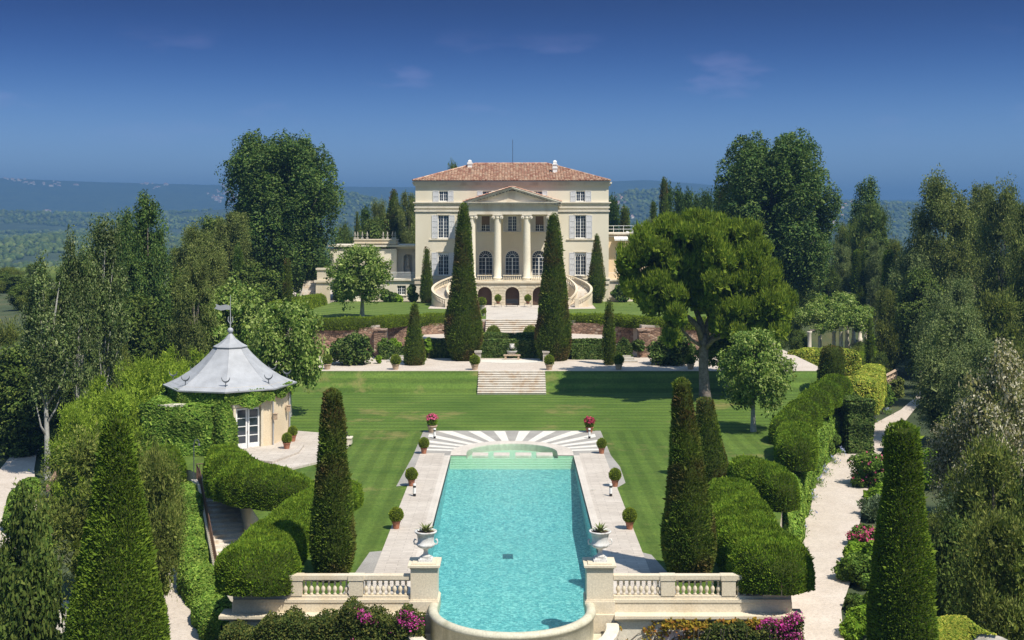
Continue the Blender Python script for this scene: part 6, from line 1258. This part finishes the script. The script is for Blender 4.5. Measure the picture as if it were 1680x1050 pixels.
for i, (px, yt, w, lab) in enumerate([(1098, 290, 20, 'pointed dark cypress second from the left of the row behind the pine'), (1113, 303, 26, 'full cypress third from the left of the row behind the pine'), (1128, 300, 24, 'double tipped cypress in the middle of the row behind the pine'), (1142, 316, 22, 'shorter cypress in a dip of the row behind the pine'), (1155, 302, 26, 'tall pointed cypress fourth from the right in the row'), (1164, 312, 16, 'narrow cypress leaning on the tall pointed one'), (1179, 300, 20, 'dark cypress at the right end of the row beside the poplar'), (1006, 318, 28, 'dark cypress rising right behind the villa corner')]):
    place('cyp', lab, px, yt, 228+i, w*1.5, zb=3, rz=i, var=i % 2)
place('dark', 'low bushy tree below the row of cypresses', 1110, 360, 215, 70, zb=3, rz=.2)
place('dark', 'dark tree filling the gap left of the right poplar', 1170, 355, 205, 80, zb=2, var=1)
place('grey', 'light yellowish tree beside the far hill right of the wing', 1062, 358, 208, 34, zb=4)
place('euca', 'dark tree with reddish tints in the middle behind the left wing', 622, 330, 225, 42, zb=3, rz=2)
place('darkpine', 'small pine behind the left wing next to the left poplar', 566, 362, 215, 52, zb=2, rz=1)
place('cyp', 'pointed cypress behind the finials of the left wing', 602, 329, 230, 34, zb=3, rz=1)
place('euca', 'tall dark tree directly behind the left corner of the villa', 668, 314, 212, 46, zb=3, rz=4, var=1)
place('dark', 'wide dark tree behind the left wing roof', 610, 356, 205, 70, zb=3, rz=3)
place('poplarlow', 'poplar top above the dark pine right of the right poplar', 1422, 284, 212, 70, zb=2, rz=3)
place('darkpine', 'dark brown green pine in front of the far poplar top', 1428, 328, 198, 92, zb=0, rz=1, var=1)
place('euca', 'towering ragged eucalyptus rising above the others at right', 1545, 290, 160, 120, zb=-4, rz=.6)
place('euca', 'second tall eucalyptus between the towering one and the frame edge', 1600, 300, 168, 100, zb=-4, rz=1.9, var=1)
place('euca', 'eucalyptus with drooping top close to the right edge', 1645, 305, 150, 90, zb=-6, rz=3.1)
place('euca', 'eucalyptus cut by the right edge of the view', 1690, 330, 135, 90, zb=-6, rz=4.2, var=1)
place('grey', 'grey green tree in front of the tall eucalyptus', 1500, 395, 160, 110, zb=-2, rz=1, var=1)
place('dark', 'broad dark tree left of the column cypresses at right', 1370, 435, 215, 70, zb=0, rz=2)
place('darkpine', 'dark flat topped tree behind the pergola', 1358, 436, 190, 56, zb=2, rz=3)
place('dark', 'dark tree at the foot of the right poplar', 1340, 380, 200, 60, zb=0, rz=5, var=1)
place('grey', 'olive coloured tree right of the low column pair', 1560, 455, 135, 120, zb=-5, rz=.4)
place('olive', 'bushy olive toned tree below the eucalyptus at right', 1640, 470, 128, 130, zb=-6, rz=2.4)
place('dark', 'dark bush mass between column cypresses and eucalyptus', 1510, 440, 150, 90, zb=-3, rz=4)
place('grey', 'large grey green tree leaning over the upper end of the gravel path', 1566, 500, 112, 150, zb=-5, rz=1.5)
place('grey', 'grey tree behind the cream flowering one at right', 1610, 545, 105, 150, zb=-6, rz=3.9, var=1)
place('flowery', 'cream tipped flowering tree at the right edge', 1645, 560, 82, 190, zb=-6, rz=.3)
place('flowery', 'lower cream tipped tree right of the gravel path', 1592, 640, 84, 150, zb=-5, rz=2.3, var=1)
place('olive', 'dark olive tree below the cream flowering trees', 1625, 710, 70, 180, zb=-6.5, rz=1.3)
place('scrub', 'feathery blue green bush behind the big right cypress', 1560, 850, 62, 130, zb=-5.5, rz=.8)['category'] = 'shrub'
for o in bpy.context.scene.objects:
    pass
place('olive', 'large dark glossy bush filling the bottom right corner', 1650, 845, 55, 190, zb=-6.5, rz=2.9, var=1)
place('scrub', 'dark green bush at the right edge beside the glossy one', 1700, 760, 60, 110, zb=-6, rz=1.1, var=1)
# thickets on the slopes either side
rs = np.random.RandomState(77)
def thicket(n, px0, px1, Y0, Y1, zf, lab, grp, kinds, w=(50, 90), hh=(4, 8), name=None):
    for i in range(n):
        Y = rs.uniform(Y0, Y1); px = rs.uniform(px0, px1); z = float(ground((px-840)*Y/F, Y)) if zf is None else zf; h = rs.uniform(*hh); ytop = HZ+(CH-z-h)*F/Y
        place(kinds[i % len(kinds)], lab, px, ytop, Y, rs.uniform(*w)*120/Y, zb=z-.3, group=grp, rz=rs.uniform(0, 6), var=i % 2)
thicket(16, -40, 110, 140, 250, None, 'bushy tree in the dark thicket on the slope at the far left edge', 'thicket at the far left', ['dark', 'olive', 'scrub'], (60, 100), (3, 4.5))
thicket(14, 120, 400, 150, 240, None, 'dark tree in the belt behind the poplars and eucalyptus at left', 'tree belt at left', ['dark', 'olive', 'grey'], (60, 90), (7, 11))
thicket(14, 1290, 1450, 182, 235, None, 'dark tree in the thicket behind the pergola', 'thicket behind the pergola', ['dark', 'grey', 'olive'], (60, 90), (8, 12))
thicket(9, 1440, 1560, 150, 220, None, 'dark green tree in the thicket right of the column cypresses', 'thicket right of the column cypresses', ['dark', 'grey', 'olive'], (70, 100), (8, 12))
thicket(8, 1255, 1330, 147, 165, -.3, 'low dark shrub in the undergrowth below the pergola columns', 'undergrowth at the pergola', ['scrub'], (40, 60), (2, 3.2))
thicket(9, 1385, 1455, 138, 160, -1.5, 'green shrub on the bank between the pergola and the gravel path', 'shrubs on the pergola bank', ['scrub', 'bamboo', 'olive'], (36, 56), (2, 3.4))
thicket(9, 1570, 1700, 95, 125, -6, 'green bushy tree in the thicket right of the path bend', 'thicket right of the path bend', ['grey', 'dark', 'olive'], (100, 140), (7, 10))
thicket(8, 1535, 1690, 60, 82, -6.5, 'dark green bush in the planting right of the big cypress', 'planting right of the big cypress', ['scrub', 'olive'], (60, 90), (3.2, 5))
thicket(7, 60, 250, 88, 118, -5, 'leafy bush at the foot of the silver poplars', 'bushes under the silver poplars', ['scrub', 'dark'], (60, 80), (3, 5))
# left lower
place('olive', 'wide feathery brown green tree behind the big left cypress', 165, 700, 66, 250, zb=-4.3, rz=.2)
place('olive', 'feathery tree hanging over the lower path left of the garden stair', 262, 735, 63, 110, zb=-4.3, rz=2.2, var=1)
place('scrub', 'dark glossy leaved magnolia in the bottom left corner', 45, 895, 50, 150, zb=-5.5, rz=.5)
place('scrub', 'dark green bush at the left edge above the magnolia', 40, 800, 58, 140, zb=-5.5, rz=3.5, var=1)
place('dark', 'rounded holm oak at the left edge of the garden', 40, 560, 108, 130, zb=-6, rz=1.1)
place('olive', 'olive green tree against the valley at the left edge', 12, 520, 135, 100, zb=-9, rz=3)
place('dark', 'dark oak below the silver poplars', 95, 590, 112, 90, zb=-6, rz=4.4, var=1)
place('dark', 'dark tree mass between the silver poplars and the tall dark tree', 215, 480, 120, 120, zb=-4, rz=2.8)
place('olive', 'olive bush behind the bamboo on the slope', 190, 545, 108, 90, zb=-4.5, rz=5)
bb = [(150, 640, 88, 120, 'bright green bamboo clump behind the big left cypress'), (225, 590, 96, 110, 'bright bamboo clump left of the pavilion'), (270, 560, 104, 100, 'tallest bright bamboo clump left of the pavilion roof'), (120, 665, 84, 90, 'bamboo clump beside the low dark hedge at left'), (320, 565, 112, 80, 'bamboo clump behind the left eaves of the pavilion'), (200, 640, 86, 110, 'bamboo clump close to the ivy annex'), (175, 605, 97, 90, 'bamboo clump in front of the white poplar trunk')]
for i, (px, yt, Y, w, lab) in enumerate(bb): place('bamboo', lab, px, yt, Y, w, zb=-4.3, rz=i*1.1, var=i % 2, group='bamboo clumps left of the pavilion')
hedge('low dark clipped hedge above the curved wall at far left', [(-33, 93, -4.2, 2.4, 2.3), (-31.5, 88.5, -4.2, 2.6, 2.5), (-29, 85, -4.2, 2.4, 2.2)], 'L_yew2', dens=140, leaf=.16, seed=44)
b = B(); cw = [(-35.6, 95), (-34.2, 89.5), (-32.2, 84.5), (-29.6, 81.5), (-27, 79.8)]
for (x0, y0), (x1, y1) in zip(cw[:-1], cw[1:]):
    d = Vector((x1-x0, y1-y0, 0)).normalized(); nn = Vector((-d.y, d.x, 0))*.3; b.add([(x0, y0, -5), (x1, y1, -5), (x1+nn.x, y1+nn.y, -5), (x0+nn.x, y0+nn.y, -5), (x0, y0, -2.9), (x1, y1, -2.9), (x1+nn.x, y1+nn.y, -2.9), (x0+nn.x, y0+nn.y, -2.9)], [(0, 3, 2, 1), (4, 5, 6, 7), (0, 1, 5, 4), (1, 2, 6, 5), (2, 3, 7, 6), (3, 0, 4, 7)])
b.obj('curved_wall', M['rubble'], label='curved stone garden wall at far left below the dark hedge', cat='wall')
hedge('clipped ivy hedge following the foot of the curved wall at far left', [(-36.6, 93, -4.2, 1.4, 1.2), (-35.2, 87, -4.2, 1.6, 1.3), (-33, 81.5, -4.2, 1.8, 1.4), (-29.5, 77, -4.2, 2, 1.6)], 'L_ivy', dens=120, leaf=.17, seed=45, mode='leaf', asp=.7)
shrub('bush with pink flowers at the left edge beyond the pale path', 28, 728, 112, 32, 38, M['L_shrub'], 91, z=-4.2, leaf=.22, n=5000, flowers=M['L_pink'], nf=60, name='flowering_bush')
shrub('low white flowering plants along the pale path at far left', 40, 728, 109, 20, 12, M['L_flowerleaf'], 92, z=-4.2, leaf=.18, n=2500, name='flowering_bush')
# the pine
pn = empty('umbrella_pine', (sx(1155, 113), 113, .8), 0, 'large spreading pine with bare forked trunk right of the lawn steps', 'tree')
def pq(px, py, Y): v = at(px, py, Y); return (v.x-pn.location.x, v.y-113, v.z-.8)
t = B(); t.tube([pq(1158, 665, 113), pq(1156, 640, 113), pq(1154, 600, 113), pq(1155, 565, 113), pq(1152, 548, 113)], [.62, .52, .44, .43, .46], 12)
t.tube([pq(1153, 560, 113), pq(1145, 535, 112.5), pq(1128, 520, 112), pq(1105, 510, 111), pq(1090, 495, 110.5), pq(1086, 480, 110)], [.36, .3, .24, .2, .17, .1], 8)
t.tube([pq(1154, 556, 113), pq(1150, 530, 113), pq(1140, 505, 113), pq(1128, 480, 113), pq(1120, 440, 113)], [.34, .28, .22, .18, .1], 8)
t.tube([pq(1156, 556, 113), pq(1162, 530, 113.5), pq(1172, 500, 114), pq(1190, 460, 114), pq(1200, 420, 114)], [.36, .3, .25, .2, .1], 8)
t.tube([pq(1155, 575, 113), pq(1170, 558, 112), pq(1195, 548, 111), pq(1215, 542, 110.5), pq(1235, 520, 110)], [.22, .18, .14, .1, .07], 7)
t.tube([pq(1154, 570, 113), pq(1135, 558, 112), pq(1122, 545, 111.5), pq(1117, 535, 111), pq(1102, 524, 111)], [.18, .14, .11, .09, .06], 7)
t.tube([pq(1156, 563, 113), pq(1180, 545, 114), pq(1210, 530, 115), pq(1240, 500, 116)], [.2, .16, .12, .08], 7)
wobj(t, 'trunk', M['barkpine'], pn, True)
blobs = [(1045, 420, 28, 25), (1050, 462, 34, 24), (1075, 395, 40, 26), (1085, 440, 45, 36), (1080, 485, 38, 26), (1110, 512, 22, 20), (1120, 385, 45, 26), (1135, 425, 50, 38), (1130, 475, 46, 34), (1165, 382, 42, 26), (1180, 415, 48, 36), (1175, 470, 48, 38), (1205, 392, 36, 24), (1225, 420, 42, 30), (1225, 455, 44, 32), (1250, 450, 34, 26), (1262, 482, 34, 26), (1240, 510, 42, 34), (1275, 515, 28, 28), (1215, 510, 36, 34), (1215, 545, 28, 16), (1260, 542, 34, 16), (1190, 505, 28, 30), (1100, 550, 15, 10), (1285, 495, 22, 22), (1180, 530, 20, 14), (1030, 440, 18, 30), (1100, 370, 24, 13), (1145, 364, 26, 13), (1185, 372, 22, 12), (1060, 500, 20, 14), (1232, 380, 18, 16)]
rs = np.random.RandomState(8); Ps = []; Ns = []
for bx_, by_, rx, rz_ in blobs:
    for sub in range(9):
        aa = rs.uniform(0, 2*PI); ra = math.sqrt(rs.uniform(0, 1)); dy = rs.uniform(-6, 5.5)*(1-.5*ra); Yc_ = 113+dy; c = np.array(pq(bx_+.72*rx*ra*math.cos(aa), by_+.66*rz_*ra*math.sin(aa), Yc_)); kk_ = rs.uniform(.30, .48); sxx = (4+rx)*113/F*kk_; szz = (4+rz_)*113/F*kk_
        n_ = int(24+rx*rz_*.035); d = unit(rs.normal(size=(n_, 3))); d[:, 2] = np.abs(d[:, 2])*np.where(rs.rand(n_) < .2, -1, 1)
        tufts = c+d*np.array([sxx, sxx*.9, szz])*rs.uniform(.7, 1.15, (n_, 1)); Ps.append(np.repeat(tufts, 17, 0)+rs.normal(size=(n_*17, 3))*np.array([.10, .10, .17])); Ns.append(np.repeat(unit(d+np.array([0, 0, .7])), 17, 0))
Ps = np.concatenate(Ps); Ns = np.concatenate(Ns); lv = leaf_quads(Ps, Ns, .34, rs, 'blade', .7, 1.0, .17)
cen = Ps[::9]*np.array([.97, .95, 1])-np.array([0, 0, .3]); li = leaf_quads(cen, unit(rs.normal(size=(len(cen), 3))), .5, rs, 'leaf', .3, .2, .7)
v, q = join([lv, li]); mesh_obj('crown', arr_mesh('crown', v, q), M['L_pine'], pn)
# ================================================================ IVY ON THE PAVILION AND WALLS
iv = []
rs = np.random.RandomState(4)
def facepatch(p, q, z0, z1, off, nu=14, nv=12):
    p, q = np.array(p), np.array(q); d = q-p; u_ = d/np.linalg.norm(d); p = p-u_*.14; q = q+u_*.14; d = q-p; nr = np.array([d[1], -d[0]]); nr = nr/np.linalg.norm(nr); U, Wv = np.meshgrid(np.linspace(0, 1, nu), np.linspace(0, 1, nv), indexing='ij'); base = p+U[..., None]*d+nr*off
    z = z0(U)+(z1(U)-z0(U))*Wv; return np.concatenate([base, z[..., None]], -1).reshape(-1, 3), grid_quads(nu, nv, False)
c_ = lambda v: (lambda U: np.full_like(U, v))
parts = []
F0, F1 = va, None
for k, z0, z1, off in ((7, c_(-1.5), c_(4.4), .22), (6, c_(-1.5), c_(4.4), .22), (5, c_(-1.5), c_(4.4), .25), (0, (lambda U: 3.35+.25*np.sin(U*9)), c_(4.4), .2), (1, (lambda U: 3.7+.2*np.sin(U*11)), c_(4.45), .16), (0, None, None, .3)):
    p, q = pt(WR, va[k]), pt(WR, va[(k+1) % 8])
    if z0 is None: q = (p[0]+(q[0]-p[0])*.19, p[1]+(q[1]-p[1])*.19); z0, z1 = c_(0), (lambda U: 4.3-2.4*U)
    V, Q = facepatch(p, q, z0, z1, off); V += (snoise(V, 1.6, k+3)*.16)[:, None]*unit(V-np.array([*PC, 2])); parts.append((V, Q))
V, Q = join(parts); ivo = clad('pavilion_ivy', V, Q, M['L_ivy'], 170, .21, 6, 'leaf', .9, .35, .8, outc=np.array([*PC, 2.]), label='bright ivy smothering the left side and eaves of the octagonal pavilion', cat='ivy')
ivy('bright ivy covering the low annex left of the pavilion', ax0-.15, ax1+1.2, ay0-.3, ay1, -4.1, 3.5, 'L_ivy', 150, .21, 7, 'flt', .22)
shrub('ivy tumbling in a mound at the foot of the pavilion door', 399, 768, 80.5, 20, 24, M['L_ivy'], 95, 'ivy_mound', 'ivy', z=-.4, leaf=.19, n=5000)
shrub('low bush under the ivy between the annex and the clipped hedge', 322, 740, 82, 20, 22, M['L_shrub'], 96, z=-2.2, leaf=.17, n=3500)
ip = [(sx(300, 78), 78.5, -4.2, 1.5, 3.9), (-19.7, 75.5, -4.2, 1.7, 3.8), (-19.0, 72.5, -4.2, 1.7, 2.7), (-18.1, 69.5, -4.2, 1.7, 1.8), (-17.1, 66.5, -4.2, 1.6, 1.3), (-15.4, 63, -4.2, 1.6, 1.6), (-14.3, 60, -4.2, 1.5, 1.8)]
hedge('yellow green ivy mass covering the outer wall of the garden stair', ip, 'L_ivy', dens=260, leaf=.17, seed=50, mode='leaf', asp=.75, lump=.22, k=.8)
lm_ = empty('lamp_post', (*at(318, 770, 80).xy, .0), 0, 'thin dark curved lamp post beside the ivy of the pavilion', 'lamp'); wobj(B().tube([(0, 0, -1), (0, 0, 1.9), (.08, 0, 2.15), (.25, 0, 2.2), (.34, 0, 2.05)], .035, 6), 'post', M['leaddark'], lm_); wobj(B().lathe([(.04, 1.98), (.1, 1.82)], (.34, 0, 0), 10), 'lamp_shade', M['leaddark'], lm_)
# ================================================================ RIGHT BORDER
V, Q = [], []
wl = []
for py, px in ((925, 1283), (880, 1292), (840, 1306), (800, 1318), (760, 1338), (720, 1362), (690, 1388)): a = on(px, py, -3.2); wl.append((a.x-.5, a.y, -4.2, 1.9, 3.9))
hedge('espaliered climbers clothing the retaining wall along the gravel path', wl, 'L_ivy', dens=170, leaf=.18, seed=52, mode='leaf', asp=.7, lump=.35, power=4, k=.8)
wl2 = [(sx(1302, 126), 126, -1.6, 2.6, 3.0), (sx(1345, 121), 121, -1.8, 2.6, 3.0), (sx(1395, 118.5), 118.5, -2.2, 2.8, 3.2), (sx(1420, 119), 119.5, -2.4, 2.8, 3.4), (sx(1432, 124), 125, -2.4, 2.6, 3.4), (sx(1430, 134), 133, -2.2, 2.4, 3.2)]
hedge('square cut hedge with yellow tips wrapping round the topiary block', wl2, 'L_ivyyellow', dens=90, leaf=.2, seed=53, mode='leaf', asp=.75, lump=.12, power=6, k=.9)
hedge('second yellow tipped hedge running behind the square cut one under the pergola', [(sx(1300, 133), 134, -1, 2.0, 3.2), (sx(1340, 137), 137, -1, 2.2, 3.1), (sx(1400, 141), 139, -1.2, 2.2, 3.0)], 'L_ivyyellow', dens=80, leaf=.2, seed=54, mode='leaf', asp=.75, power=5)
V, Q = box_grid(sx(1392, 108), sx(1432, 108), 108, 116, -4.2, .4, .6, .15, 5, 'flrt'); clad('ivy_wall', V, Q, M['L_ivydark'], 90, .22, 55, 'leaf', .9, .3, .75, outc=np.array([sx(1412, 108), 112, -1]), label='tall dark ivy clad wall end beside the far part of the gravel path', cat='ivy')
sb = [(1294, 905), (1300, 868), (1311, 838), (1320, 815), (1332, 792), (1343, 775), (1356, 757), (1368, 742), (1384, 725), (1398, 712), (1425, 690), (1448, 676)]
ordn = ['first', 'second', 'third', 'fourth', 'fifth', 'sixth', 'seventh', 'eighth', 'ninth', 'tenth', 'eleventh', 'twelfth']
for i, (px, py) in enumerate(sb):
    p_ = on(px, py, -4.1); r = .62; t = empty('standard_box_ball', p_, 0, f'{ordn[i]} round shrub on a stem along the gravel path, counted from the near end', 'topiary', 'round shrubs along the path border')
    wobj(B().tube([(0, 0, -.2), (0, 0, .9)], .04, 6), 'stem', M['bark'], t); V, Q = lathe_grid([(.6, .1), (.8, .5), (1.15, r), (1.5, .5), (1.75, .05)], (0, 0, 0), 16, 12, .06, i); clad('ball', V, Q, M['L_shrub'], 160, .13, i, 'leaf', .8, .3, .7, parent=t, outc=np.array([0, 0, 1.15]))
    rs = np.random.RandomState(i); P = rs.normal(size=(16, 3))*np.array([.22, .9, .10])+np.array([.40, 0, .38]); P = np.repeat(P, 7, 0)+rs.normal(size=(112, 3))*.06; v, q = leaf_quads(P, unit(rs.normal(size=(112, 3))), .10, rs, 'leaf', .5, .4, .9)
    P2 = rs.normal(size=(420, 3))*np.array([.22, .9, .15])+np.array([.35, 0, .12]); v2, q2 = leaf_quads(P2, unit(rs.normal(size=(420, 3))), .16, rs, 'blade', .4, .7, .3)
    fr = empty('flower_clump', p_, 0, f'pale blue flowers at the foot of the {ordn[i]} round shrub on the path border', 'flowers', 'blue flowers along the gravel path'); mesh_obj('blossom', arr_mesh('f', v, q), M['L_lilac'], fr); mesh_obj('leaves', arr_mesh('l', v2, q2), M['L_shrub'], fr)
# shrubs right of the path
sh_ = [(1420, 897, 5, 28, 34, 'L_pink', 'bush covered in bright pink flowers right of the gravel path', 'L_shrub', 260), (1432, 800, 0, 42, 62, 'L_pink', 'oleander with scattered pink flowers right of the path', 'L_shrub', 70), (1412, 958, 0, 40, 48, None, 'small olive green tree shading the path right side', 'L_shrub', 0), (1418, 925, 0, 32, 40, None, 'bright green bush below the pink flowered one', 'L_bright', 0), (1408, 1046, 0, 30, 48, None, 'bright green shrub at the foot of the big right cypress', 'L_bright', 0), (1440, 850, 0, 36, 34, None, 'grey green low shrub right of the path', 'L_blue', 0),
       (1530, 800, 0, 34, 66, None, 'bright green bush right of the top of the big cypress', 'L_bright', 0), (1468, 742, 0, 22, 40, None, 'green shrub at the edge of the path beyond the oleander', 'L_shrub', 0), (1440, 822, 0, 30, 28, None, 'low green shrub at the foot of the oleander', 'L_bright', 0), (1580, 880, 0, 60, 70, None, 'wide blue green feathery shrub at right', 'L_blue', 0), (1560, 950, 0, 50, 60, None, 'darker blue green shrub under the feathery one', 'L_blue', 0), (1450, 665, 0, 18, 36, None, 'shrubs at the far bend of the path left side', 'L_shrub', 0), (1470, 650, 0, 16, 30, None, 'pale shrub near the far low parapet', 'L_olive', 0), (1404, 1000, 0, 22, 26, None, 'low dark shrub between the two bright green bushes right of the path', 'L_ivydark', 0), (1425, 1010, 0, 34, 40, None, 'green shrub tucked against the left flank of the big right cypress', 'L_shrub', 0), (1600, 760, 0, 50, 60, None, 'dark shrub under the cream flowering tree', 'L_ivydark', 0)]
for i, (px, py, _, r, h, fl, lab, lf, nf) in enumerate(sh_):
    Y = yof(py, -4.2); shrub(lab, px, py, Y, r, h, M[lf], 200+i, z=-4.3, leaf=.13+.0008*Y, n=9000 if r > 30 else 6000, flowers=M[fl] if fl else None, nf=nf, fs=.14, mode='leaf' if lf != 'L_blue' else 'blade', aspect=.6 if lf != 'L_blue' else .3)
# rock wall with creeper bottom right
b = B(); P = [at(1530, 1012, 52), at(1580, 1018, 52), at(1640, 1040, 51), at(1700, 1075, 50), at(1760, 1100, 50)]
V = []; 
for i in range(24):
    t = i/23*4; k = min(3, int(t)); c = P[k].lerp(P[k+1], t-k)
    for j in range(8): V.append((c.x, c.y-.1*j+ (j/7)*-1.2, c.z-(j/7)**1.3*3.2))
V = np.array(V); V += (snoise(V, 2.5, 6)*.13)[:, None]; V = V; root = empty('rock_wall', (P[1].x, P[1].y, -4), 0, 'pale rock retaining wall with yellow creeper in the bottom right corner', 'wall'); Vl = V-np.array([P[1].x, P[1].y, -4]); Qg = grid_quads(24, 8, False); mesh_obj('rock', arr_mesh('rock', Vl, Qg), M['greystone'], root)
rs = np.random.RandomState(3); Pp, Nn, _ = sample(V, Qg, 26000, rs); kp = snoise(Pp, 1.8, 9) > -.35; Pp, Nn = Pp[kp], Nn[kp]; v, q = leaf_quads(Pp+np.array([0, -.08, .06]), np.tile([0, -.8, .6], (len(Pp), 1)), .12, rs, 'leaf', .9, .4, .8); mesh_obj('creeper', arr_mesh('creeper', v-np.array([P[1].x, P[1].y, -4]), q), M['L_ivyyellow'], root)
# ================================================================ BOUGAINVILLEA IN FRONT
def bougain(label, x0, x1, y0, y1, z0, ztop, n, leafm, fn, seed, thin=0):
    rs = np.random.RandomState(seed); root = empty('bougainvillea', ((x0+x1)/2, (y0+y1)/2, z0), 0, label, 'climber', 'climbers below the balustrade'); o0 = np.array(root.location)
    def pts(n, hi=0):
        x = rs.uniform(x0, x1, n); e = np.minimum(x-x0, x1-x); top = ztop(x)+.22*np.sin(x*2.1+seed)+.15*np.sin(x*5.3); u = rs.uniform(0, 1, n)**(.55); y = y1-(y1-y0)*rs.uniform(0, 1, n)*(1-.3*u); zlo = z0+0*x
        z = zlo+(top-zlo)*u; P = np.stack([x, y, z], 1); return P
    P = pts(n); kp = snoise(P, 1.1, seed) > (-.9+thin); P = P[kp]; N = unit(rs.normal(size=P.shape)+np.array([0, -.6, .8])); v, q = leaf_quads(P, N, .10, rs, 'leaf', .8, .3, .7); mesh_obj('leaves', arr_mesh('leaves', v-o0, q), M[leafm], root)
    P = pts(fn*3); s = snoise(P, 1.0, seed+5)+.4*snoise(P, 3, seed+6); P = P[s > .35][:fn]; P = np.repeat(P, 7, 0)+rs.normal(size=(len(P)*7, 3))*.07+np.array([0, -.06, .08]); v, q = leaf_quads(P, unit(rs.normal(size=P.shape)), .075, rs, 'leaf', .4, .4, .9); mesh_obj('bracts', arr_mesh('bracts', v-o0, q), M['L_magenta'], root)
    t = B()
    for i in range(14): x = rs.uniform(x0, x1); t.tube([(x-o0[0], (y0+y1)/2-o0[1], -.3), (x+rs.uniform(-.5, .5)-o0[0], (y0+y1)/2-o0[1], 1.5), (x+rs.uniform(-1, 1)-o0[0], y0-o0[1]+.3, 3.6)], [.05, .035, .01], 5)
    wobj(t, 'stem', M['bark'], root); return root
bougain('thick bougainvillea with magenta flowers under the left balustrade', -12.2, -3.7, 50.0, 52.2, -4.3, lambda x: -.55+.75*np.clip((x+12.2)/5, 0, 1)-.5*np.clip((x+4.6)/1, 0, 1), 75000, 'L_boug', 3200, 3)
bougain('sparser bougainvillea with magenta flowers under the right end of the balustrade', 6.6, 12.4, 51.4, 52.4, -4.3, lambda x: -1.5+.95*np.clip((x-6.6)/3.2, 0, 1), 22000, 'L_boug', 900, 8, .1)
root = empty('creeper_vine', (8, 52.3, -4.3), 0, 'yellowing vine with bare stems crawling on the wall under the right balustrade', 'climber'); o0 = np.array(root.location); rs = np.random.RandomState(12); t = B(); LP = []
for i in range(70):
    x = rs.uniform(4.8, 12); z = rs.uniform(-4, -1.5); pts = []
    for j in range(9): pts.append((x-o0[0], 52.57-o0[1]-.02, z-o0[2])); x = min(12.1, x+rs.uniform(-.25, .45)); z += rs.uniform(0, .36); z = min(z, -.65)
    t.tube(pts, .014, 4); LP += [np.array(p)+o0 for p in pts[4:]]
wobj(t, 'stem', M['bark'], root); LP = np.array(LP); LP = LP[rs.rand(len(LP)) < .4]; top = np.stack([rs.uniform(6.5, 12.3, 130), np.full(130, 52.36), rs.uniform(-.85, -.6, 130)], 1); LP = np.concatenate([LP, top]); P = np.repeat(LP, 6, 0)+rs.normal(size=(len(LP)*6, 3))*np.array([.1, .03, .08])-np.array([0, .06, 0]); v, q = leaf_quads(P, np.tile([0, -1., .3], (len(P), 1)), .13, rs, 'leaf', .9, .2, .9); mesh_obj('leaves', arr_mesh('leaves', v-o0, q), M['L_yellow'], root)
# grass blades along the lawn edges would be a pixel wide: the turf keeps its own relief
# ================================================================ THE AIR
m = bpy.data.materials.new('summer_haze'); m.use_nodes = True; nt = m.node_tree; nt.nodes.clear(); o = nt.nodes.new('ShaderNodeOutputMaterial'); pvn = nt.nodes.new('ShaderNodeVolumePrincipled')
pvn.inputs['Color'].default_value = (.165, .37, .70, 1); pvn.inputs['Density'].default_value = .00028; pvn.inputs['Anisotropy'].default_value = .1; nt.links.new(pvn.outputs[0], o.inputs['Volume'])
hz_ = B().box(-12500, 12500, -12500, 12500, -140, 300); ho = mesh_obj('haze', hz_.mesh('haze'), m); ho['kind'] = 'stuff'; ho['label'] = 'pale blue summer haze over the valley and mountains'; ho['category'] = 'haze'
for ob in bpy.context.scene.objects:
    if 'label' in ob and len(ob['label'].split()) > 16: print('LONG', ob['label'])
